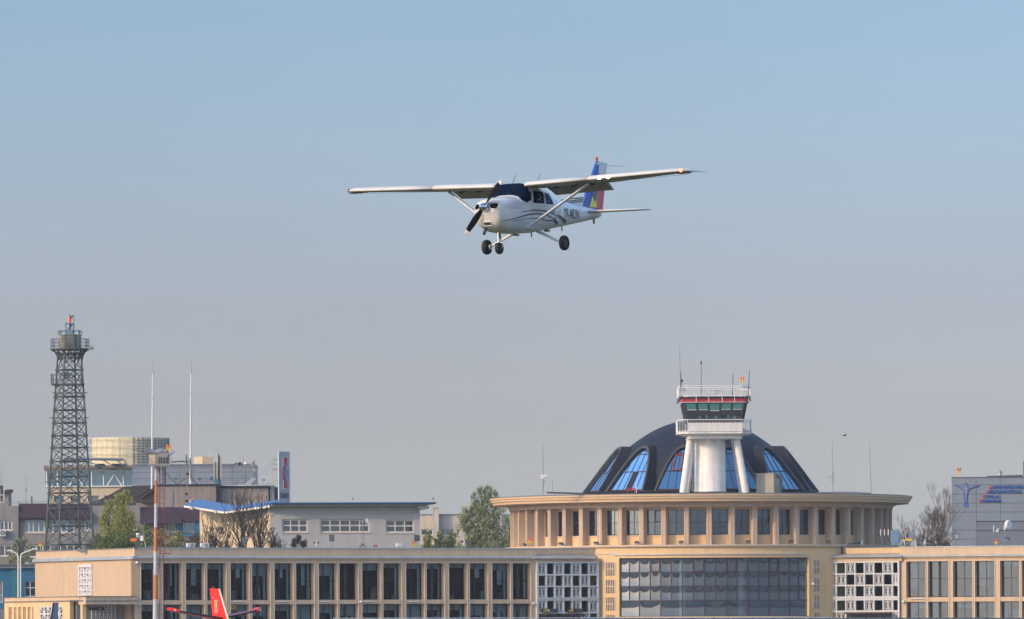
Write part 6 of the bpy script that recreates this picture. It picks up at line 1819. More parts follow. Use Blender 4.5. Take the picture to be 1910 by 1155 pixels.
b.add([F.P(ul + .15 + (ur - ul - .25) * v[0] / wd, .03, F.z(530, 929.5) + h_ * v[1] / .72) for v in tv], tf); b.build('lettering', M['navyl'], t)
# roof railings and thin wires near the pylon
t = thing('roof_frame', at(512, 905, YS + 20), 'thin pale rail frame on the roof left of the sign pylon', 'railing')
for py in (858, 866, 874.5, 876.5):
    b = MB(); b.tube(at(506, py, YS + 20), at(520, py + .4, YS + 20), .04, n=4); b.build('rail', M['grey'], t)
for px in (507.5, 512.5, 517):
    b = MB(); b.tube(at(px, 908, YS + 20), at(px, 858 if px == 512.5 else 876, YS + 20), .035, n=4); b.build('post', M['ductc'], t)
for (x0, y0, x1, y1, lb) in ((473, 895, 520, 846, 'upper'), (475, 900, 520, 852, 'lower')):
    b = MB(); b.tube(at(x0, y0, YS + 25), at(x1, y1, YS + 25), .025, n=4); solo(b, 'stay_wire', M['clad2'], lb + ' of the two thin pale wires slanting up to the sign pylon top', 'wire', 'wires to the sign pylon')
b = MB()
for px, y1 in ((479, 898), (484, 900), (488, 893), (491, 899), (496, 901), (500, 897)): b.tube(at(px, 907, 845), at(px, y1, 845), .03, n=4)
b.box(at(492, 895.5, 845), (.35, .1, .3)); b.tube(at(497, 904, 845), at(519, 895, 845), .03, n=4)
solo(b, 'roof_rods', M['grey'], 'row of tiny rods and a small flag shape on the brown block roof', 'roof rods')

# --- blue building at far left
F = Fpx(40, 722, 10)
t = bld(30, 1100, 722, 'blue_building', 'bright blue rendered building with pale cornice at the lower left edge')
facade(t, F, -60, 1060, 90, 12, 'bluewall', [(-12, 1083.5, 5.5, 1125, (.7,), (.35,)), (46, 1084, 78, 1113.5, (.33, .66), (.58,))], frw=.11, sills=False)
b = MB(); b.fb(F, F.u(23), F.u(32.5), .004, .12, 0, F.z(30, 1060)); b.build('teal_strip', M['teal2'], t)
b = MB(); b.fb(F, F.u(-60), F.u(90), -12, .35, F.z(30, 1060), F.z(30, 1055)); b.build('cornice', M['clad2'], t)
b = MB(); b.fb(F, F.u(-60), F.u(90), -12, .5, F.z(30, 1054.9), F.z(30, 1052.5)); b.build('roof', M['roof'], t)
b = MB(); b.fb(F, F.u(-60), F.u(90), .005, .3, 0, F.z(30, 1136)); b.build('plinth', M['gwall'], t)
b = MB(); b.fb(F, F.u(55), F.u(66), -4, -1, F.z(60, 1054.8), F.z(60, 1048)); solo(b, 'roof_box', M['gwall'], 'low grey vent box on the blue building roof beside the beige end wall', 'vent box')
for px0, px1, lab in ((34, 18, 'curved white lamp arm bending left above the blue building'), (38.5, 65, 'curved white lamp arm bending right above the blue building')):
    t = thing('street_lamp', at(px0, 1155, 716), lab, 'street lamp', 'curved lamps above the blue building')
    b = MB(); s_ = 1 if px1 > px0 else -1
    pts = [at(px0, 1155, 716), at(px0, 1040, 716), at(px0 + s_ * 1.2, 1034.5, 716), at(px0 + s_ * 4, 1032, 716), at(px0 + (px1 - px0) * .9, 1028 if s_ < 0 else 1025, 716)]
    b.path(pts, .09, 6); b.build('pole', M['whitem'], t)
    b = MB(); q = at(px1, 1027 if s_ < 0 else 1024, 716); b.box(q, (.6, .25, .16)); b.build('lamp_head', M['whitem'], t)

# --- AACR building at the right
YA = 780; F = Fpx(1840, YA, -4.3)
t = bld(1840, 1000, YA, 'clad_office', 'grey panel clad office carrying a statue emblem and blue lettering at the right edge')
b = MB(); b.fb(F, F.u(1776), F.u(2010), -20, 0, 0, F.z(1840, 890.6)); b.build('wall', M['clad2'], t)
b = MB(); b.fb(F, F.u(1775.6), F.u(2010), -20.1, .12, F.z(1840, 890.6), F.z(1840, 889.6)); b.build('parapet_cap', M['clad'], t)
b = MB()
for py in (904.5, 921.5, 938.5, 955.3, 988.5, 1005.5): b.fb(F, F.u(1776.2), F.u(2010), .003, .02, F.z(1840, py) - .025, F.z(1840, py) + .025)
for px in (1821.5, 1866.5): b.fb(F, F.u(px) - .025, F.u(px) + .025, .0035, .022, 0, F.z(1840, 891))
b.build('cladding_joints', M['joint'], t)
b = MB(); b.fb(F, F.u(1821.8), F.u(2010), .004, .45, 0, F.z(1840, 989.5)); b.fb(F, F.u(1821.8), F.u(2010), .004, .25, F.z(1840, 989.5) + .0, F.z(1840, 972.5)); b.build('projecting_bay', M['clad'], t)
b = MB(); b.fb(F, F.u(1821.4), F.u(2010), .26, .33, F.z(1840, 973), F.z(1840, 971.6)); b.fb(F, F.u(1821.4), F.u(2010), .46, .53, F.z(1840, 990.0), F.z(1840, 988.9)); b.build('bay_edge', M['joint'], t)
cap = 'AUTORITATEA', 'AERONAUTICA', 'CIVILA', 'ROMANA'
for txt, x0, x1, yb, yt_, col in (('AUTORITATEA', 1846, 1910.5, 911.8, 905.3, 0), ('AERONAUTICA', 1840, 1906.3, 919.8, 913.8, 0), ('CIVILA', 1833.5, 1864, 928.8, 922.8, 0), ('ROMANA', 1828, 1868, 937, 930.9, 0)):
    tv, tf = text_mesh(txt, 1.0, extrude=.06, offset=.016, space=1.10); xs = [v[0] for v in tv]; x_lo, x_hi = min(xs), max(xs)
    ua, ue_ = F.u(x0), F.u(x1); zb, zt_ = F.z(1860, yb), F.z(1860, yt_)
    first = text_mesh(txt[0], 1.0, extrude=.06, offset=.016)[0]; fw_ = max(v[0] for v in first) + .03
    for part, m_ in ((0, 'redp3'), (1, 'bluel')):
        b = MB(); keep = [i for i, f in enumerate(tf) if (all(tv[k][0] <= fw_ for k in f)) == (part == 0)]
        b.v = [tuple(F.P(ua + (ue_ - ua) * (v[0] - x_lo) / (x_hi - x_lo), .12 + v[2], zb + (zt_ - zb) * (v[1] + .02) / .76)) for v in tv]
        b.f = [tf[i] for i in keep]; b.m = [0] * len(b.f); b.sm = [False] * len(b.f)
        o = b.build('initial_letter' if part == 0 else 'lettering', M[m_], t)
# statue emblem: spread-armed winged figure on a plinth
def em(x, y, d=.05):
    return F.P(F.u(x, y), d, F.z(x, y))
def outline(pts, d, th, m_, nm):
    b = MB(); b.prism([em(x, y, d) for x, y in pts], F.P(0, th, 0) - F.P(0, 0, 0)); return b.build(nm, M[m_], t)
body = [(1780, 905.5), (1786, 906.2), (1795, 909), (1798, 908), (1798, 903), (1800, 900.5), (1802.5, 900.5), (1804, 903), (1803.6, 907.5), (1806, 908.3), (1815, 906.5), (1829, 904.8), (1824, 908.5), (1815, 911), (1808, 913.2), (1806, 918), (1805, 924), (1804, 938), (1804.5, 940.5), (1806, 941.5), (1806, 945), (1797, 945), (1796.5, 941.5), (1798.5, 940.5), (1799, 936), (1798, 924), (1797.5, 916), (1795, 912), (1788, 909.5)]
outline(body, .01, .06, 'bluel', 'emblem_outline')
inner = [(1784, 906.4), (1796, 910), (1799.3, 909.3), (1799.3, 904), (1801, 901.8), (1802.6, 904), (1802.4, 908.8), (1806, 909.8), (1826, 905.6), (1815, 909.6), (1806.6, 912.6), (1804.6, 918), (1803.2, 926), (1802.8, 938.5), (1800.4, 938.5), (1799.6, 924), (1799, 915), (1796, 911.4)]
outline(inner, .074, .05, 'clad2', 'emblem_figure')
outline([(1798.3, 942.2), (1804.8, 942.2), (1804.8, 944), (1798.3, 944)], .074, .05, 'clad2', 'emblem_plinth')
for pts in ([(1798.6, 922.2), (1804.6, 921.2), (1804.5, 922.4), (1798.7, 923.4)], [(1801, 925), (1801.8, 925), (1801.7, 938), (1801, 938)], [(1804, 914), (1808, 910.6), (1808.4, 911.4), (1804.6, 916)]):
    outline(pts, .127, .02, 'bluel', 'emblem_line')
twin_lamp(1788.5, 890, 873, YA + 1, 'red twin lamp on the left corner of the grey clad office roof', 1.1, 'redl')
t = thing('roof_vent', at(1865.5, 888, YA + 3), 'small silver chimney cowl on the clad office roof', 'roof vent')
b = MB(); b.tube(at(1865.3, 889, YA + 3), at(1865.3, 881, YA + 3), .22, n=12); b.build('duct', M['steel'], t)
b = MB(); b.tube(at(1865.3, 880.5, YA + 3), at(1865.3, 877, YA + 3), .30, .06, 12); b.tube(at(1865.3, 882, YA + 3), at(1865.3, 880.6, YA + 3), .27, .27, 12); b.build('cowl', M['steel'], t)
b = MB(); b.tube(at(1841, 889.6, YA + 2), at(1907, 887.6, YA + 2), .12, n=5); solo(b, 'roof_pipe', M['dgrey'], 'thin dark pipe along the clad office roof edge', 'pipe')
b = MB(); b.box(at(1912, 875, YA + 2), (.5, .5, 1.9)); solo(b, 'roof_stack', M['clad'], 'grey stack cut by the right edge of the photo', 'stack')

# ================================================================== ROOF EDGE ITEMS
def roofpt(px, py, back=.6):
    """point on the left/right wing roof edge"""
    F = FL if px < 1117 else FR
    u, z = F.hit(px, py, -back); return F.P(u, -back, z)
def floodlight(px, pyb, w_, h_, label, lit=False, rz=0, post=.35, grp='flat floodlights on the roof edge', slats=True, tilt=-8):
    c = roofpt(px, pyb); t = thing('floodlight', c, label, 'floodlight', grp)
    b = MB(); b.tube(c, c + Vector((0, 0, post)), .035, n=6); b.box(c + Vector((0, 0, .02)), (.4, .3, .04)); b.build('bracket', M['grey'], t)
    Mx = Matrix.Translation(c + Vector((0, 0, post + h_ / 2))) @ Matrix.Rotation(rz, 4, 'Z') @ Matrix.Rotation(R(tilt), 4, 'X')
    b = MB(); b.mbox(Mx, (w_, .12, h_)); b.build('housing', M['dgrey'], t)
    b = MB(); b.mbox(Mx @ Matrix.Translation((0, -.064, 0)), (w_ * .8, .01, h_ * .82)); g = b.build('lens', M['curtain' if lit else 'dgrey'], t)
    if slats:
        b = MB()
        for i in range(5): b.mbox(Mx @ Matrix.Translation((0, -.075, -h_ * .36 + i * h_ * .18)), (w_ * .82, .008, h_ * .04))
        b.build('grille', M['grey' if not lit else 'dgrey'], g)
    return t
floodlight(455, 1017, .50, .75, 'flat dark floodlight in front of the middle bare tree', post=.12)
floodlight(619, 1020.5, .55, .72, 'flat dark floodlight on a short post below the long window of the pale office', post=.6)
floodlight(778, 1019, .62, .66, 'dark slatted floodlight at the right corner of the pale office, beside the orange lamps', post=.55, rz=.3)
floodlight(1784, 1016, .58, .66, 'floodlight with a lit looking pale face before the grey clad office', lit=True, post=.55, rz=.2)
floodlight(282, 1020, .25, .6, 'narrow dark slatted floodlight just left of the striped mast', post=.5, rz=.8)
def camera_head(px, py, s_, label, mirror=1, Fm=None, mt='whitem', grp='twin camera heads on the roof edge'):
    c = roofpt(px, py); t = thing('security_camera', c, label, 'camera', grp)
    b = MB(); b.tube(c, c + Vector((0, 0, .25 * s_)), .05, n=8); b.ball(c + Vector((0, 0, .30 * s_)), .16 * s_, 10); b.build('base', M[mt], t)
    for q in (-1, 1):
        b = MB(); h = c + Vector((q * .22 * s_, 0, .52 * s_)); b.tube(h + Vector((0, .1, 0)), h + Vector((q * .05, -.25 * s_, .05)), .12 * s_, .14 * s_, 10); b.build('lens_housing', M['dgrey'], t)
    b = MB(); b.box(c + Vector((0, 0, .52 * s_)), (.18 * s_, .3, .22 * s_)); b.build('head', M[mt], t)
camera_head(866, 1020, 1.0, 'white camera head with two dark drums beside the willow on the left wing roof')
camera_head(1725, 1018.5, 1.15, 'larger white camera head with two dark drums on the right wing roof')
camera_head(590, 1020, .75, 'small white camera head tilted left, on the roof edge below the first office window')
# speaker and camera pair at left
def flood_small(px, py, label, name='spot_lamp', cat='spotlight', grp='small spotlights along the drum ledge', s_=1.0, mt='dgrey', yaw=0, F0=None):
    c = F0 if F0 is not None else roofpt(px, py)
    t = thing(name, c, label, cat, grp)
    b = MB(); b.tube(c, c + Vector((0, 0, .12)), .03, n=5); b.build('foot', M['grey'], t)
    Mx = Matrix.Translation(c + Vector((0, 0, .24 * s_))) @ Matrix.Rotation(yaw, 4, 'Z') @ Matrix.Rotation(R(35), 4, 'X')
    b = MB(); b.mbox(Mx, (.5 * s_, .22, .3 * s_)); b.build('housing', M[mt], t)
    b = MB(); b.mbox(Mx @ Matrix.Translation((0, -.115, 0)), (.42 * s_, .01, .22 * s_)); b.build('lens', M['steel'], t)
for px, lab in ((978, 'small dark spotlight on the roof edge by the leftmost pilasters'), (1046, 'small spotlight with a bright left face on the drum ledge'), (1112, 'small spotlight with a pale face on the ledge, next right of the bright one'),
                (1188, 'small black spotlight on the ledge under the left half of the dome'), (1270.5, 'small black spotlight on the ledge under the left tower leg'), (1396, 'small black spotlight on the ledge under the right tower leg'),
                (1475.5, 'small black spotlight on the ledge below the right edge of the dome'), (1545.5, 'small black spotlight on the ledge above the right lattice panel')):
    a = az_of(px, R_B + .15, 1015); P = cyl(a, R_B + .15)
    flood_small(px, 1015, lab, F0=Vector((P[0], P[1], zl_t + .005)), yaw=R(a), mt='dgrey')
# orange twin lamps along the roofs
def lamp_at(px, pyb, pyt, label, Y=None, s_=1.0, mt='orangel'):
    if Y is None:
        c = roofpt(px, pyb, .8); Y = c.y
    return twin_lamp(px, pyb, pyt, Y, label, s_, mt)
lamp_at(771.5, 1021, 1009, 'twin orange lamp beside the slatted floodlight at the pale office corner')
lamp_at(989, 1021, 1003, 'twin red and yellow lamp against the leftmost pilasters of the drum', mt='redl')
lamp_at(75.8, 1027, 1010, 'twin red lamp on the far left end of the beige end wall roof', 706, .9, 'redl')
lamp_at(1858, 1018, 1006, 'twin red lamp on the right wing roof below the white dish', None, .8, 'redl')
# weather sensor cluster at left corner
c = roofpt(257, 1021); t = thing('sensor_cluster', c, 'white hooded sensor with small orange lamps at the roof corner left of the mast', 'sensor')
b = MB(); b.tube(c, c + Vector((0, 0, 1.1)), .07, n=8); b.box(c + Vector((.0, 0, .4)), (.5, .4, .5)); b.build('post', M['dgrey'], t)
b = MB(); b.tube(c + Vector((0, 0, 1.1)), c + Vector((.05, -.1, 1.35)), .14, .2, 10); b.tube(c + Vector((.05, -.1, 1.35)), c + Vector((.05, -.1, 1.5)), .25, .22, 10); b.build('hood', M['whitem'], t)
b = MB(); b.box(c + Vector((.42, -.1, .95)), (.35, .25, .55)); b.path([c + Vector((.5, 0, .7)), c + Vector((.75, 0, .65)), c + Vector((.85, 0, 0))], .035, 5); b.build('white_box', M['whitem'], t)
b = MB(); b.box(c + Vector((-.45, 0, .72)), (.7, .2, .16)); 
for q in (-.65, -.45, -.25): b.tube(c + Vector((q, 0, .62)), c + Vector((q, 0, .95)), .09, n=8)
b.build('orange_lamps', M['orangel'], t)
b = MB(); b.path([c + Vector((-.1, -.65, .3)), c + Vector((-.12, -.72, -.3)), c + Vector((-.1, -.72, -1.1)), c + Vector((.2, -.72, -2.0))], .035, 5); b.build('cable', M['dgrey'], t)
# condensers on the left wing roof
for px, lab in ((355.5, 'low white condenser with round fan, left of the pair by the striped mast'), (382, 'low white condenser with round fan, right of the pair by the bare trees')):
    c = roofpt(px, 1021.5, 1.2); acunit(c, .9, .4, .42, R(25), lab, 'condensers on the left wing roof', mt='whitem')
c = roofpt(744, 1020.5, 1.0); acunit(c, .55, .5, .35, R(20), 'small white box unit on the left wing roof below the office corner window', None, mt='whitem', fan=False)
# tripod antenna with dish cover
c = roofpt(677, 1021); t = thing('tripod_antenna', c, 'dark tripod mast with a white dish cover and thin whip on the left wing roof', 'antenna')
b = MB(); b.tube(c + Vector((0, 0, .3)), c + Vector((0, 0, 2.9)), .05, n=6); b.build('mast', M['grey'], t)
for q in (-.4, .4):
    b = MB(); b.tube(c + Vector((0, 0, .4)), c + Vector((q, -.2, 0)), .05, n=5); b.build('leg', M['dgrey'], t)
b = MB(); b.tube(c + Vector((0, .3, .3)), c + Vector((0, .6, 0)), .04, n=5); b.build('leg', M['dgrey'], t)
b = MB(); q = c + Vector((.42, -.1, 2.75)); b.tube(q + Vector((-.12, 0, 0)), q + Vector((.12, 0, 0)), .38, .30, 14); b.build('dish_cover', M['whitem'], t)
b = MB(); b.tube(c + Vector((0, 0, 2.75)), c + Vector((.4, 0, 2.75)), .04, n=5); b.box(c + Vector((-.03, 0, 2.75)), (.2, .2, .35)); b.tube(c + Vector((.02, 0, 2.9)), c + Vector((.02, 0, 4.1)), .012, n=4); b.build('arm', M['grey'], t)
b = MB(); c = roofpt(700, 1021); b.box(c + Vector((-.12, 0, .14)), (.2, .2, .22)); b.box(c + Vector((.12, 0, .14)), (.2, .2, .22)); solo(b, 'red_lamp_pair', M['redp2'], 'pair of low dull red lamps on the roof right of the tripod antenna', 'lamps')
# aerials above the lattice end wall (white floodlight cluster hanging on wall)
c = FE.P(FE.u(160), .25, FE.z(160, 1029)); t = thing('lamp_bracket', c, 'grey cluster of floodlight heads on a bracket at the top of the beige end wall', 'floodlight')
b = MB(); b.tube(c + Vector((0, .3, .1)), c + Vector((0, 0, 1.7)), .05, n=6); b.ball(c + Vector((0, 0, 1.5)), .14, 8); b.build('post', M['gwall'], t)
for q, z, r_ in ((-.5, .15, -.5), (-.15, 0, .2), (.25, 0, .6), (.5, -.1, .9)):
    b = MB(); Mx = Matrix.Translation(c + Vector((q, -.2, z))) @ Matrix.Rotation(r_, 4, 'Y') @ Matrix.Rotation(R(30), 4, 'X'); b.mbox(Mx, (.36, .22, .2)); b.build('lamp_head', M['steel'], t)
# cameras on walls
def wallcam(F, px, py, label, d=.3):
    c = F.P(F.u(px, py), .0, F.z(px, py)); t = thing('wall_camera', c, label, 'camera', 'small white wall cameras')
    b = MB(); b.tube(c, F.P(F.u(px, py), d, c.z), .04, n=6); b.build('arm', M['wframe'], t)
    b = MB(); q = F.P(F.u(px, py), d + .08, c.z - .05); b.ball(q, .17, 10); b.build('dome', M['whitem'], t)
    b = MB(); b.ball(q + Vector((0, 0, -.09)), .12, 8); b.build('lens', M['dgrey'], t)
wallcam(FL, 253, 1049, 'white dome camera high on the corner pier of the left wing')
wallcam(FL, 257, 1126, 'white camera lower on the corner pier of the left wing, beside the porch roof')
wallcam(FL, 671.5, 1122, 'tiny white camera on a pier in the middle of the left wing', .15)
wallcam(FL, 993.5, 1125, 'tiny white camera on the last pier left of the lattice panel', .15)
wallcam(FR, 1686, 1121.5, 'tiny white camera on the first pier of the right wing', .15)
a = az_of(1514.5, R_B); P = cyl(a, R_B); wallcam(Fr(P[0], P[1], a), 1514.5, 1088.5, 'tiny white camera beside the right edge of the big central window', .15)
# dish group on the right roof
c = roofpt(1874, 1017.5); t = thing('dish_mast', c, 'white mast with a crossbar, round white dish and small rods before the clad office', 'antenna mast')
b = MB(); p1 = c + Vector((.05, 0, 2.5)); b.tube(c, p1, .05, n=6); b.tube(c + Vector((-1.25, 0, 1.45)), c + Vector((.15, 0, 1.45)), .05, n=5); b.build('mast', M['gwall'], t)
b = MB(); b.tube(c + Vector((-1.2, 0, 1.45)), c + Vector((-1.2, 0, 2.2)), .05, n=6); b.build('rod', M['whitem'], t)
b = MB(); b.prism([c + Vector((-1.05, 0, 1.45)), c + Vector((-.75, 0, 1.45)), c + Vector((-.62, 0, 1.85)), c + Vector((-.75, 0, 1.85))], (0, .2, 0)); b.build('horn', M['whitem'], t)
b = MB(); b.tube(c + Vector((0, 0, 1.7)), c + Vector((0, 0, 2.1)), .09, n=8); b.build('joint', M['whitem'], t)
b = MB(); q = c + Vector((.42, -.2, 2.25)); b.tube(q + Vector((-.10, .1, 0)), q + Vector((.10, -.1, 0)), .52, .44, 18); b.build('dish', M['whitem'], t)
b = MB(); b.path([c + Vector((0, -.1, .9)), c + Vector((.22, -.1, .75)), c + Vector((.30, -.1, .95)), c + Vector((.5, -.1, .65)), c + Vector((.65, -.1, .9))], .05, 5); b.tube(c + Vector((.5, -.1, .65)), c + Vector((.6, -.1, .45)), .05, n=5); b.build('cable_loop', M['dgrey'], t)
# service equipment left part of right roof
def rp_(px, py, back=1.5): return roofpt(px, py, back)
t = thing('blue_cabinet', rp_(1669, 1017, 2), 'pale blue equipment cabinet on the roof beside the last dark pilasters', 'cabinet')
b = MB(); c = rp_(1669, 1017, 2); b.box(c + Vector((0, 0, .85)), (.95, .7, 1.65)); b.build('housing', M['lblue'], t)
b = MB(); b.box(c + Vector((0, -.36, .85)), (.75, .02, 1.4)); b.build('door', M['lblue'], t)
t = thing('rod_aerial', rp_(1652, 1017), 'dark frame holding three short pale rods left of the blue cabinet', 'antenna frame')
b = MB(); c = rp_(1652, 1017)
b.tube(c + Vector((-.2, 0, 0)), c + Vector((-.2, 0, 1.3)), .06, n=5); b.tube(c + Vector((-.8, 0, 1.05)), c + Vector((.7, 0, 1.05)), .035, n=4); b.tube(c + Vector((.1, 0, 1.75)), c + Vector((.9, 0, 1.75)), .05, n=4)
b.tube(c + Vector((.2, 0, .9)), c + Vector((.6, 0, 0)), .06, n=4); b.tube(c + Vector((.2, 0, .9)), c + Vector((-.1, 0, 0)), .05, n=4); b.build('frame', M['dgrey'], t)
for q in (-.55, -.12, .3):
    b = MB(); b.tube(c + Vector((q, 0, 1.06)), c + Vector((q, 0, 1.75)), .06, n=6); b.build('pale_rod', M['whitem'], t)
t = thing('control_unit', rp_(1697, 1018, 1), 'small blue box on a white tube stand, right of the blue cabinet', 'control unit')
b = MB(); c = rp_(1697, 1018, 1)
for q in (-.55, .35, .62): b.tube(c + Vector((q, 0, 0)), c + Vector((q, 0, .62)), .045, n=5)
b.tube(c + Vector((-.55, 0, .62)), c + Vector((.62, 0, .62)), .045, n=5); b.path([c + Vector((-1.05, 0, 0)), c + Vector((-1.0, 0, .35)), c + Vector((-.8, 0, .58)), c + Vector((-.55, 0, .62))], .045, 5); b.build('stand', M['whitem'], t)
b = MB(); b.box(c + Vector((.15, 0, 1.0)), (.5, .4, .7)); b.build('box', M['lblue'], t)
b = MB(); b.tube(c + Vector((-.32, 0, .65)), c + Vector((-.32, 0, 1.3)), .13, n=10); b.build('cylinder', M['tgreen'], t)
b = MB(); b.box(c + Vector((-.15, -.22, .66)), (.7, .04, .22)); b.build('warning_sign', M['yellow'], t)
b = MB(); b.box(c + Vector((-.15, -.215, .82)), (.5, .04, .12)); b.build('red_strip', M['redl'], t)
t = thing('pipe_bundle', rp_(1596, 1016.5, .9), 'low dark bundle of pipes on the roof above the right lattice panel', 'pipes')
b = MB(); c = rp_(1596, 1016.5, .9); b.tube(c + Vector((-.9, 0, .1)), c + Vector((.6, 0, .28)), .08, n=6); b.tube(c + Vector((-.6, 0, .12)), c + Vector((.8, 0, .15)), .07, n=6); b.build('pipes', M['dgrey'], t)
b = MB(); b.tube(c + Vector((.75, 0, 0)), c + Vector((.75, 0, .45)), .18, n=10); b.build('drum', M['lblue'], t)
t = thing('downpipe', FR.P(FR.u(1569), .0, FR.z(1569, 1033)), 'short dark downpipe at the step in the roof over the right lattice panel', 'pipe')
b = MB(); u_ = FR.u(1569); b.box(FR.P(u_, -.35, FR.z(1569, 1027.5)), (.25, .25, .75)); b.build('pipe', M['black'], t)

# gate signs and doorways in the lattice panels
def gate_sign(F, x0, x1, y0, y1, label, n):
    u0, u1, z0, z1 = F.u(x0), F.u(x1), F.z((x0 + x1) / 2, y1), F.z((x0 + x1) / 2, y0)
    t = thing('gate_sign', F.P((u0 + u1) / 2, .5, z0), label, 'sign', 'black gate signs')
    b = MB(); b.fb(F, u0, u1, .45, .60, z0, z1); b.build('board', M['black'], t)
    W = u1 - u0; H = z1 - z0
    b = MB(); q = u0 + W * .13; m_ = (z0 + z1) / 2     # arrow
    b.prism([F.P(q - .05, .61, m_ - H * .28), F.P(q + .05, .61, m_ - H * .28), F.P(q + .05, .61, m_), F.P(q + .12, .61, m_), F.P(q, .61, m_ + H * .32), F.P(q - .12, .61, m_), F.P(q - .05, .61, m_)], F.P(0, .01, 0) - F.P(0, 0, 0)); b.build('arrow', M['yellow'], t)
    b = MB(); b.fb(F, u0 + W * .22, u0 + W * .35, .602, .62, z0 + H * .18, z1 - H * .14); b.build('number_panel', M['yellow'], t)
    tv, tf = text_mesh(n, 1.0, offset=.02); b = MB(); b.add([F.P(u0 + W * .255 + v[0] * .22, .625, z0 + H * .3 + v[1] * H * .6) for v in tv], tf); b.build('number', M['black'], t)
    if x0 < 1030:
        b = MB(); b.fb(F, u0 + W * .39, u0 + W * .47, .602, .62, z0 + H * .2, z1 - H * .2); b.build('symbol', M['whitem'], t)
    for i, zz in enumerate((.62, .28)):
        b = MB(); b.fb(F, u0 + W * (.55 if i == 0 else .53), u0 + W * .95, .602, .61, z0 + H * zz, z0 + H * (zz + .10)); b.build('text_line', M['gwall'], t)
    for q in (.1, .9):
        b = MB(); b.tube(F.P(u0 + W * q, .3, m_), F.P(u0 + W * q, .46, m_), .04, n=5); b.build('bracket', M['grey'], t)
gate_sign(FL, 1005.7, 1035.5, 1135.6, 1142.6, 'left black gate sign, with yellow arrow and three symbols, on the lattice panel', '2')
gate_sign(FL, 1053.6, 1084, 1135.6, 1142.6, 'right black gate sign, with yellow arrow and one yellow square, on the lattice panel', '1')
def canopy(F, x0, x1, y0, label, m_):
    t = thing('door_canopy', F.P(F.u((x0 + x1) / 2), .5, F.z((x0 + x1) / 2, y0 + 4)), label, 'canopy')
    b = MB(); b.fb(F, F.u(x0), F.u(x1), .303, 1.5, F.z(x0, y0 + 3), F.z(x0, y0)); b.build('canopy_roof', M[m_], t)
    b = MB(); b.fb(F, F.u(x0 + 1), F.u(x1 - 1), .303, .5, .2, F.z(x0, y0 + 3.2)); b.build('doors', M['dgrey'], t)
    b = MB()
    for i in range(5): q = F.u(x0 + 1) + (F.u(x1 - 1) - F.u(x0 + 1)) * i / 4; b.fb(F, q - .05, q + .05, .5, .56, .2, F.z(x0, y0 + 3.2))
    b.build('door_frame', M['redp2'], t)
canopy(FL, 1005.5, 1079, 1146.0, 'dark entrance canopy below the gate signs at the bottom of the left lattice panel', 'black')
canopy(FR, 1581, 1664.5, 1142.2, 'dark red entrance at the bottom of the right lattice panel', 'red')
# porch sign
t = thing('porch_sign', FPf.P((ux[0] + ux[1]) / 2, -2.3, zpb - 1), 'dark sign with a round yellow emblem inside the shaded porch', 'sign')
b = MB(); s0, s1 = FPf.u(187.5, 1134, -2.3), FPf.u(194, 1134, -2.3); b.fb(FPf, FPf.u(184, 1134, -2.3), FPf.u(193.5, 1134, -2.3), -2.30, -2.26, FPf.z(190, 1139, -2.3), FPf.z(190, 1132.2, -2.3)); b.build('board', M['black'], t)
b = MB(); b.tube(FPf.P(FPf.u(186.5, 1134, -2.3), -2.25, FPf.z(190, 1135.5, -2.3)), FPf.P(FPf.u(186.5, 1134, -2.3), -2.24, FPf.z(190, 1135.5, -2.3)), .12, n=12); b.build('round_emblem', M['yellow'], t)
b = MB(); b.fb(FPf, FPf.u(165, 1134, -2.29), FPf.u(183, 1134, -2.29), -2.31, -2.27, FPf.z(190, 1138.5, -2.3), FPf.z(190, 1133, -2.3)); b.build('text_board', M['dgrey'], t)
# yellow notice in a ground floor window
t = thing('yellow_notice', FL.P(FL.u(435), -.7, FL.z(435, 1137)), 'yellow notice board with a dark arrow in the window right of the red fin', 'sign')
b = MB(); a, e = FL.u(430.8, 1133, -.72), FL.u(440, 1133, -.72); b.fb(FL, a, e, -.76, -.72, FL.z(435, 1136.8, -.7), FL.z(435, 1129.8, -.7)); b.build('board', M['yellow'], t)
b = MB(); b.fb(FL, a + .12, e - .2, -.719, -.71, FL.z(435, 1133.9, -.7), FL.z(435, 1132.7, -.7)); b.build('arrow', M['decal'], t)
# white tube lights on spandrels
for px0, px1, lab in ((432, 454, 'white tube lamp on the spandrel beside the red tail fin'), (512, 535, 'white tube lamp on the spandrel seventh bay from the left'), (594.5, 617, 'white tube lamp on the spandrel ninth bay from the left'), (675.5, 700, 'white tube lamp on the spandrel next to the tiny middle camera'), (757.5, 781, 'white tube lamp on the spandrel thirteenth bay from the left'), (1699, 1724, 'white tube lamp on the first spandrel of the right wing')):
    F = FL if px0 < 1200 else FR; yy = 1122.5 if px0 < 1200 else 1117.5
    t = thing('tube_lamp', F.P(F.u((px0 + px1) / 2), .05, F.z(px0, yy + 1)), lab, 'tube lamp', 'white tube lamps on the wing spandrels')
    b = MB(); b.fb(F, F.u(px0 + 1), F.u(px1 - 1), .002, .06, F.z(px0, yy + 1.2), F.z(px0, yy - .6)); b.build('case', M['gwall'], t)
    b = MB(); b.tube(F.P(F.u(px0 + 1.5), .11, F.z(px0, yy)), F.P(F.u(px1 - 1.5), .11, F.z(px0, yy)), .045, n=8); b.build('tube', M['whitem'], t)
# people seen behind drum windows
a = az_of(1067.5, R_W - .9, 985); P = cyl(a, R_W - .9)
person(Vector((P[0], P[1], zl_t + .05)), R(180 + a), ([(-.24, .05, 1.12), (-.22, .12, .90), (-.22, .15, .84)], [(.24, .05, 1.12), (.22, .12, .90), (.22, .15, .84)]), 'person in a yellow green vest standing behind a drum window at the left', M['navy'], M['green_v'], 1.0)
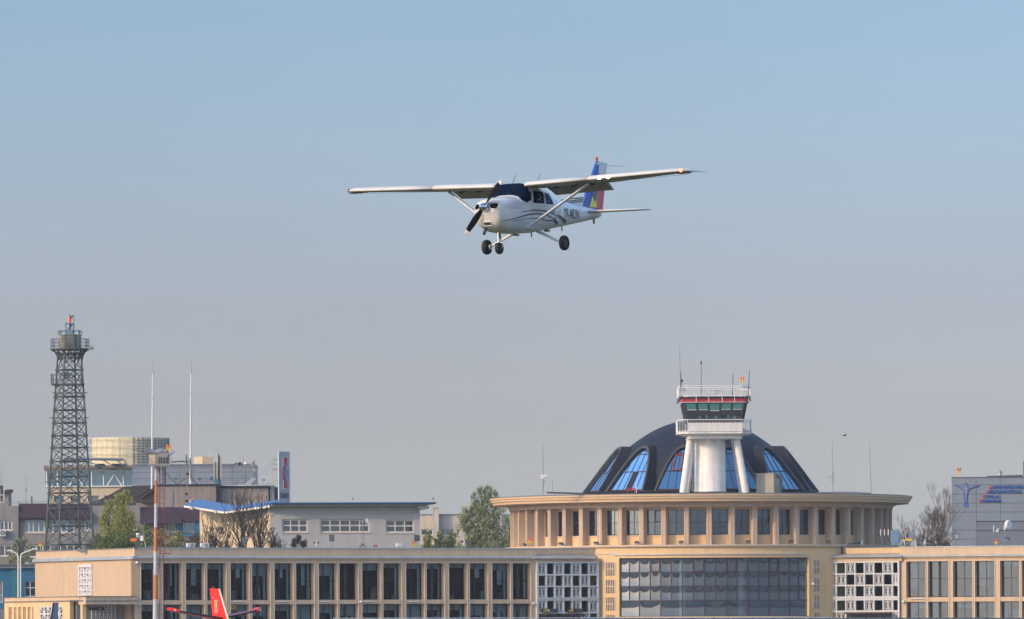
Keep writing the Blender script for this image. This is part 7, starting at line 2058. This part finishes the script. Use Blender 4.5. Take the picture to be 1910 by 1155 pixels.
# ---------------------------------------------------------------- low metal barrier along the bottom edge
A, B2 = at(1092, 1153.2, 560), at(1960, 1148, 560)
t = thing('barrier', Vector((at(1092, 1155, 500).x, 500, 0)), 'long low grey metal barrier along the bottom edge at the right', 'barrier')
P0, P1 = at(1092, 1152.0, 500), at(1960, 1152.0, 600)
b = MB(); d = (P1 - P0); b.hexa([Vector((P0.x, P0.y, 0)), Vector((P1.x, P1.y, 0)), Vector((P1.x, P1.y + .3, 0)), Vector((P0.x, P0.y + .3, 0)), P0 - Vector((0, 0, .02)), P1 - Vector((0, 0, .02)), P1 + Vector((0, .3, -.02)), P0 + Vector((0, .3, -.02))]); b.build('panels', M['grey'], t)
b = MB()
for i in range(26): q = P0 + d * i / 25; b.box((q.x, q.y - .06, q.z / 2), (.14, .1, q.z - .1))
b.build('posts', M['dgrey'], t)
P0, P1 = at(622, 1153.6, 470), at(1550, 1151.8, 497)
t = thing('guard_rail', Vector((P0.x, P0.y, 0)), 'thin white guard rail crossing the picture along the bottom edge', 'guard rail')
b = MB(); b.tube(P0, P1, .028, n=6); b.tube(P0 - Vector((0, 0, .5)), P1 - Vector((0, 0, .5)), .028, n=6); b.build('rail', M['whitem'], t)
for i in range(20):
    b = MB(); q = P0 + (P1 - P0) * i / 19; b.tube((q.x, q.y, 0), q - Vector((0, 0, .03)), .025, n=5); b.build('post', M['whitem'], t)

# ================================================================== PARKED AIRCRAFT (only their tails reach into the picture)
def parked(name, label, fpx, fpy_top, Y, yaw, sc_, c_body, c_fin, c_le, stabs=True, dihed=.16, fin=None, flag=False):
    """nose along +x in the local frame; the fin tip is put at (fpx, fpy_top)"""
    top = at(fpx, fpy_top, Y); H = top.z / sc_
    t = thing(name, (0, 0, 0), label, 'aeroplane', None); del ORG[t]
    finp = fin or [(-4.7, H - 2.9), (-6.25, H - .05), (-7.3, H), (-6.85, H - 2.9)]
    b = MB(); n = 20; rings = []
    for x, r_, z in ((-6.9, .10, H - 2.85), (-6.0, .30, H - 2.95), (-4.5, .55, H - 3.1), (-2.5, .72, H - 3.2), (0, .76, H - 3.25), (1.8, .72, H - 3.3), (2.8, .52, H - 3.42), (3.6, .28, H - 3.55), (4.0, .08, H - 3.6)):
        rings.append([Vector((x, r_ * math.cos(2 * math.pi * i / n), z + r_ * math.sin(2 * math.pi * i / n))) for i in range(n)])
    loft(b, rings); b.sm = [True] * len(b.f); b.build('fuselage', c_body, t)
    b = MB(); b.prism([Vector((x, -.06, z)) for x, z in finp], (0, .12, 0)); f = b.build('fin', c_fin, t)
    b = MB(); a, e = finp[0], finp[1]; b.tube((a[0] - .3, 0, a[1] + .55), (e[0], 0, e[1]), .075, .06, 8); b.build('leading_edge', c_le, f)
    if flag:
        for s_ in (1, -1):
            y = s_ * .063; fx, fz = -6.40, H - 1.05
            for k, m_ in enumerate(('navy', 'yellow', 'orange')):
                b = MB(); b.box((fx - .12 * k, y, fz), (.115, .006, .44)); b.build('flag_stripe', M[m_], f)
            b = MB(); b.path([Vector((fx + .10, y, fz + .26)), Vector((fx + .06, y, fz - .55)), Vector((fx - .28, y, fz - .55)), Vector((fx - .34, y, fz + .26)), Vector((fx + .10, y, fz + .26))], .015, 4); b.build('crest_outline', M['whitem'], f)
            tv, tf = text_mesh('021', .26); b = MB(); b.add([Vector((fx - .33 + v[0] * .85 if s_ < 0 else fx + .09 - v[0] * .85, y * 1.03, fz - .47 + v[1])) for v in tv], tf); b.build('number', M['whitem'], f)
        b = MB(); b.tube((-6.75, -.2, H - .62), (-6.75, .2, H - .62), .03, n=6); b.build('small_light', M['whitem'], f)
        for q in (-6.9, -7.1):
            b = MB(); b.tube((q, 0, H), (q + .03, 0, H + .14), .012, n=4); b.build('wick', M['orange'], f)
    if stabs:
        for s_ in (1, -1):
            b = MB(); z0 = H - 1.98; L_ = 3.35
            P = [(-5.75, s_ * .1, z0), (-6.55, s_ * L_, z0 + L_ * dihed), (-7.15, s_ * L_, z0 + L_ * dihed), (-7.15, s_ * .1, z0)]
            b.prism([Vector(p) - Vector((0, 0, .05)) for p in P], (0, 0, .10)); st = b.build('stabiliser', M['redp'], t)
            b = MB(); b.tube((-5.75, s_ * .1, z0), (-6.5, s_ * (L_ - .25), z0 + (L_ - .25) * dihed), .07, .05, 8); b.build('de_icing_boot', M['black'], st)
            b = MB(); b.prism([Vector((-6.30, s_ * (L_ - .3), z0 + (L_ - .3) * dihed - .07)), Vector((-6.6, s_ * (L_ + .12), z0 + L_ * dihed + .02)), Vector((-7.2, s_ * (L_ + .1), z0 + L_ * dihed + .02)), Vector((-7.15, s_ * (L_ - .3), z0 + (L_ - .3) * dihed - .07))], (0, 0, .16)); b.build('tip', M['red_tail'], st)
            b = MB(); b.ball((-6.42, s_ * (L_ - .02), z0 + L_ * dihed), .07, 8); b.build('tip_light', M['whitem'], st)
    for s_ in (1, -1):
        b = MB(); z0 = H - 3.7; P = [(.9, s_ * .6, z0), (.4, s_ * 7, z0 + .45), (-.5, s_ * 7, z0 + .45), (-1.2, s_ * .6, z0)]; b.prism([Vector(p) for p in P], (0, 0, .16)); b.build('wing', c_body, t)
        b = MB(); n = 14; rings = [[Vector((x, s_ * 2.3 + r_ * math.cos(2 * math.pi * i / n), z0 + .2 + r_ * math.sin(2 * math.pi * i / n))) for i in range(n)] for x, r_ in ((-1.3, .08), (-.4, .34), (1.2, .36), (1.8, .26), (2.0, .08))]; loft(b, rings); b.sm = [True] * len(b.f); b.build('engine', c_body, t)
        b = MB(); b.box((1.92, s_ * 2.3, z0 + .2), (.04, .12, 2.1)); b.build('propeller', M['black'], t)
        b = MB(); zz0 = z0 + .1; 
        if zz0 > .3: b.tube((-.2, s_ * 2.3, .3), (-.2, s_ * 2.3, zz0), .06, n=6); b.tube((-.2, s_ * 2.3 - .1, .28), (-.2, s_ * 2.3 + .1, .28), .28, n=14); b.build('main_gear', M['black'], t)
    b = MB(); b.tube((2.9, 0, .25), (2.9, 0, H - 3.7), .05, n=6); b.tube((2.9, -.08, .22), (2.9, .08, .22), .22, n=14); b.build('nose_gear', M['black'], t)
    # place so the fin tip lands where the photo has it
    t.scale = (sc_,) * 3; t.rotation_euler = (0, 0, yaw)
    tip = Matrix.Rotation(yaw, 3, 'Z') @ (Vector((-7.1, 0, H)) * sc_)
    t.location = (top.x - tip.x, Y - tip.y, 0)
    return t
M.update(red_tail=mat('bright_red_paint', (.78, .020, .012), .35, noise=.15, nscale=2), boot=mat('pale_leading_edge', (.72, .68, .50), .4),
         bluefin=mat('slate_blue_paint', (.09, .13, .24), .4, noise=.3, nscale=2), finlight=mat('pale_fin_paint', (.40, .42, .48), .4))
parked('parked_aircraft', 'aircraft with a bright red tail fin and a small flag, parked before the left wing', 396, 1097.6, 400, R(-55), .95, M['red_tail'], M['red_tail'], M['boot'], flag=True)
parked('parked_aircraft', 'aircraft of which only a slim slate blue fin shows before the low porch', 106, 1123.6, 400, R(-101), .95, M['bluefin'], M['bluefin'], M['black'], stabs=False,
       fin=None)

# ================================================================== TREES
def leaf_cloud(b, c, r, n, size, rg, squash=1.0, droop=0):
    for _ in range(n):
        th, ph = rg.uniform(0, 2 * math.pi), math.acos(rg.uniform(-1, 1)); q = rg.random() ** .45
        p = Vector(c) + Vector((r * q * math.sin(ph) * math.cos(th), r * q * math.sin(ph) * math.sin(th), r * squash * q * math.cos(ph)))
        s = size * rg.uniform(.5, 1.3)
        a = Vector((rg.uniform(-1, 1), rg.uniform(-1, 1), rg.uniform(-1, 1))).normalized()
        if droop: a = (a * .4 + Vector((0, 0, -1))).normalized()
        e = a.orthogonal().normalized(); e = (Matrix.Rotation(rg.uniform(0, 6.28), 3, a) @ e)
        w_ = s * (.28 if droop else .45)
        i0 = len(b.v)
        b.v += [tuple(p - a * s), tuple(p + e * w_), tuple(p + a * s), tuple(p - e * w_)]
        b.f.append((i0, i0 + 1, i0 + 2, i0 + 3)); b.m.append(1); b.sm.append(False)
def limb(b, p, d, L_, r_, depth, rg, tips, spread=.6, up=.15, seg=3, minr=.008, kids=3):
    q = Vector(p); d = Vector(d).normalized(); r0 = r_
    for i in range(seg):
        d2 = (d + Vector((rg.uniform(-1, 1), rg.uniform(-1, 1), rg.uniform(-.5, 1))) * .16 + Vector((0, 0, up * .3))).normalized()
        q2 = q + d2 * L_ / seg; r1 = max(minr, r0 * .82)
        b.tube(q, q2, r0, r1, 5 if r0 > .05 else 3, 0, True, False)
        if depth > 0 and i >= 1 - (depth > 2):
            for _ in range(kids if i == seg - 1 else max(1, kids - 2)):
                ax = Vector((rg.uniform(-1, 1), rg.uniform(-1, 1), rg.uniform(-.3, .6))).normalized()
                nd = (d2 + ax * spread + Vector((0, 0, up))).normalized()
                limb(b, q2, nd, L_ * rg.uniform(.55, .8), max(minr, r1 * .62), depth - 1, rg, tips, spread, up, max(2, seg - 1), minr, kids)
        q, d, r0 = q2, d2, r1
    tips.append(q)
def tree(name, px, py_base, Y, py_top, hw_px, label, kind, seed, group=None, leaves=0, leafm='leafg', barkm='bark', trunk_frac=.35, minr=.02, spread=.6, kids=3, depth=4, lsize=.16, droop=0, cat='tree', ox=0):
    rg = random.Random(seed)
    s = F_PX / Y; base = at(px, py_base, Y); base.z = 0 if kind != 'roof' else base.z
    top = at(px, py_top, Y).z; H = top - base.z; hw = hw_px / s
    t = thing(name, base, label, cat, group)
    tr = MB(); hT = H * trunk_frac; r0 = max(.10, H * .017)
    lean = Vector((rg.uniform(-.05, .05), rg.uniform(-.05, .05), 1))
    p = Vector(base); pts = [p]
    for i in range(4): pts.append(pts[-1] + Vector((lean.x * hT / 4 + rg.uniform(-.05, .05), lean.y * hT / 4, hT / 4)))
    for i in range(4): tr.tube(pts[i], pts[i + 1], r0 * (1 - i * .1), r0 * (1 - (i + 1) * .1), 8)
    tr.build('trunk', M[barkm], t)
    b = MB(); tips = []
    L0 = (H - hT) * .42
    nb = 5
    for i in range(nb):
        a = 2 * math.pi * i / nb + rg.uniform(-.4, .4); sp = hw / H * 1.6
        limb(b, pts[-1] - Vector((0, 0, rg.uniform(0, hT * .2))), Vector((math.cos(a) * sp, math.sin(a) * sp, 1)), L0 * rg.uniform(.8, 1.15), r0 * .5, depth - 1, rg, tips, spread, .25, 3, minr, kids)
    limb(b, pts[-1], (0, 0, 1), L0 * 1.2, r0 * .6, depth - 1, rg, tips, spread * .8, .35, 3, minr, kids)
    # fit the crown into its box
    P = np.array(b.v); c = np.array(base); P = P - np.array(pts[-1])
    zt_ = np.percentile(P[:, 2], 99.8); xt = np.percentile(np.abs(P[:, :2]), 98)
    kz, kx = (H - hT) / zt_, hw / xt
    P[:, 2] *= kz; P[:, :2] *= kx
    b.v = [tuple(q) for q in P + np.array(pts[-1])]
    tips = [Vector(((q - pts[-1]).x * kx, (q - pts[-1]).y * kx, (q - pts[-1]).z * kz)) + pts[-1] for q in tips]
    if leaves:
        per = max(1, leaves // len(tips))
        for q in tips: leaf_cloud(b, q, hw * .16 + .25, per, lsize, rg, 1.0, droop)
    b.build('crown', [M[barkm], M[leafm]], t, recalc=False)
    return t
def cloud_tree(name, px, py_base, Y, blobs, label, leafm, seed, n, lsize, group=None, droop=0, barkm='bark', cat='tree', stems=6):
    """crown from many small leaf clumps; blobs: (px, py, r_px, squash)"""
    rg = random.Random(seed); s = F_PX / Y; base = at(px, py_base, Y); base.z = 0
    t = thing(name, base, label, cat, group)
    tr = MB(); hz = at(px, min(q[1] + q[2] for q in blobs), Y).z
    tr.tube(base, (base.x, base.y, max(1.0, hz * .9)), .22, .12, 8); tr.build('trunk', M[barkm], t)
    b = MB(); tot = sum(q[2] ** 2 for q in blobs)
    top = Vector((base.x, base.y, hz * .8))
    for (x, y, r_, sq) in blobs:
        c = at(x, y, Y); R_ = r_ / s
        b.tube(top, c, .06, .02, 4, 0, True, False)
        k = int(.75 * n * r_ * r_ / tot); clumps = max(3, int(r_ * .8))
        for _ in range(clumps):
            th, ph = rg.uniform(0, 6.28), math.acos(rg.uniform(-1, 1)); q = rg.random() ** .4
            cc = c + Vector((R_ * q * math.sin(ph) * math.cos(th), R_ * q * math.sin(ph) * math.sin(th), R_ * sq * q * math.cos(ph)))
            b.tube(c, cc, .02, .008, 3, 0, True, False)
            leaf_cloud(b, cc, R_ * rg.uniform(.5, .9), max(4, k // clumps), lsize, rg, 1.0 if not droop else 1.5, droop)
            if droop or rg.random() < .5:
                e = cc + Vector((rg.uniform(-.3, .3), rg.uniform(-.3, .3), rg.uniform(.2, .8) if not droop else rg.uniform(-.2, .9)))
                b.tube(cc, e, .012, .006, 3, 0, True, False)
    b.build('crown', [M[barkm], M[leafm]], t, recalc=False)
    return t
# poplar like pair by the lattice tower
def fill(x0, x1, ytop, ybot, n, r0, r1, seed, taper_=1.0, sq=1.1):
    """blobs filling an egg shaped outline: narrow at the top"""
    g = random.Random(seed); out = []; cx_ = (x0 + x1) / 2; hw_ = (x1 - x0) / 2
    for k in range(n):
        f = (k + g.random()) / n; y = ytop + (ybot - ytop) * f
        w_ = hw_ * min(1, .18 + (f ** .6) * taper_)
        r_ = r0 + (r1 - r0) * f
        out.append((cx_ + g.uniform(-1, 1) * max(1, w_ - r_ * .5), y + r_ * .5, r_, sq))
    return out
cloud_tree('poplar_tree', 232, 1060, 744, fill(196, 266, 914, 1030, 60, 5, 12, 1), 'tall narrow yellow green tree before the dark tiled roof', 'leafy', 3, 15000, .15, droop=1)
cloud_tree('poplar_tree', 203, 1060, 741, fill(180, 226, 934, 1030, 40, 5, 10, 2), 'lower narrow yellow green tree left of the tall one, by the lattice tower', 'leafy', 4, 9000, .14, droop=1)
for i, (px, y0, hw_, lab, lf) in enumerate(((180, 995, 20, 'round green bush at the right foot of the lattice tower', 'leafg'), (207, 988, 24, 'broad green bush below the lower narrow tree', 'leafg'), (238, 993, 22, 'green bush behind the white hooded sensor', 'leafg'),
                                  (272, 978, 20, 'tall green bush just left of the striped mast', 'leafg'), (305, 986, 20, 'yellow green bush just right of the striped mast', 'leafy'), (335, 990, 20, 'sparse yellow green bush below the maroon roof', 'leafy'), (362, 996, 16, 'low brownish bush left of the bare trees', 'twigl'))):
    cloud_tree('bush', px, 1060, 733 + (i % 3) * 2, fill(px - hw_, px + hw_, y0, 1034, 26, 4, 9, 40 + i, 1.3, .9), lab, lf, 30 + i, 5200 if i < 5 else 2600, .12, 'bushes behind the left wing', cat='bush')
cloud_tree('shrub', 38, 1060, 730, fill(12, 68, 1000, 1056, 40, 5, 10, 5, 1.3), 'sparse olive shrub behind the curved lamps at the far left', 'leafo', 51, 3600, .11, cat='bush')
# bare trees in front of the pale office
BT = dict(barkm='barkd', spread=.62, kids=2, minr=.026, depth=5)
tree('bare_tree', 396, 1060, 738, 960, 24, 'low spreading bare tree at the left end of the sunlit end wall', '', 11, trunk_frac=.70, **BT)
tree('bare_tree', 455, 1060, 736, 903, 40, 'tallest bare tree, with a forked trunk before the blue folded roof', '', 12, trunk_frac=.60, **BT)
tree('bare_tree', 488, 1060, 739, 912, 36, 'bare tree at the corner of the pale office, right of the tallest bare one', '', 13, trunk_frac=.60, **BT)
tree('bare_tree', 424, 1060, 741, 966, 22, 'small bare tree between the low one and the tallest one', '', 16, trunk_frac=.70, **BT)
tree('bare_tree', 512, 1060, 740, 985, 24, 'low bare tree with fine twigs below the first office window', '', 17, trunk_frac=.74, **BT)
cloud_tree('dark_shrub', 557, 1060, 736, [(557, 1008, 8, 1.1), (551, 1014, 6, 1), (565, 1014, 7, .8), (557, 1001, 5, 1), (570, 1018, 5, .6), (548, 1019, 5, .6)], 'small dark ragged evergreen shrub under the first office window', 'leafd', 61, 2200, .10, barkm='barkd', cat='bush')
# bushes and willow left of the drum
for i, (px, hw_, lab) in enumerate(((797, 15, 'light green bush at the right corner of the pale office'), (820, 15, 'light green bush before the chimney pillar'), (842, 15, 'light green bush touching the willow on its left'))):
    cloud_tree('bush', px, 1060, 742 + i, fill(px - hw_, px + hw_, 990, 1034, 24, 3, 8, 60 + i, 1.4, .9), lab, 'leafg2', 70 + i, 3800, .11, 'light green bushes between the office and the willow', cat='bush')
cloud_tree('willow_tree', 905, 1060, 748, fill(846, 962, 908, 1040, 130, 4, 12, 8, 1.0, 1.2), 'large soft grey green willow just left of the drum', 'leafo', 81, 36000, .17, droop=1)
# right side bare trees
tree('bare_tree', 1757, 1060, 752, 903, 34, 'big twiggy bare tree against the left edge of the grey clad office', '', 21, barkm='twig', trunk_frac=.50, spread=.8, kids=3, depth=5, minr=.015)
tree('bare_tree', 1712, 1060, 760, 966, 26, 'small bare tree in the gap left of the big twiggy one', '', 22, barkm='twig', trunk_frac=.66, spread=.7, kids=3, minr=.018)
tree('bare_tree', 1678, 1060, 757, 961, 24, 'small bare tree right beside the dark end of the drum', '', 23, barkm='twig', trunk_frac=.66, spread=.7, kids=3, minr=.018)
cloud_tree('brown_hedge', 1755, 1060, 749, fill(1722, 1778, 998, 1034, 30, 3, 8, 9, 1.5, .9), 'brown twiggy hedge at the foot of the big bare tree', 'twigl', 91, 4500, .10, barkm='twig', cat='hedge')
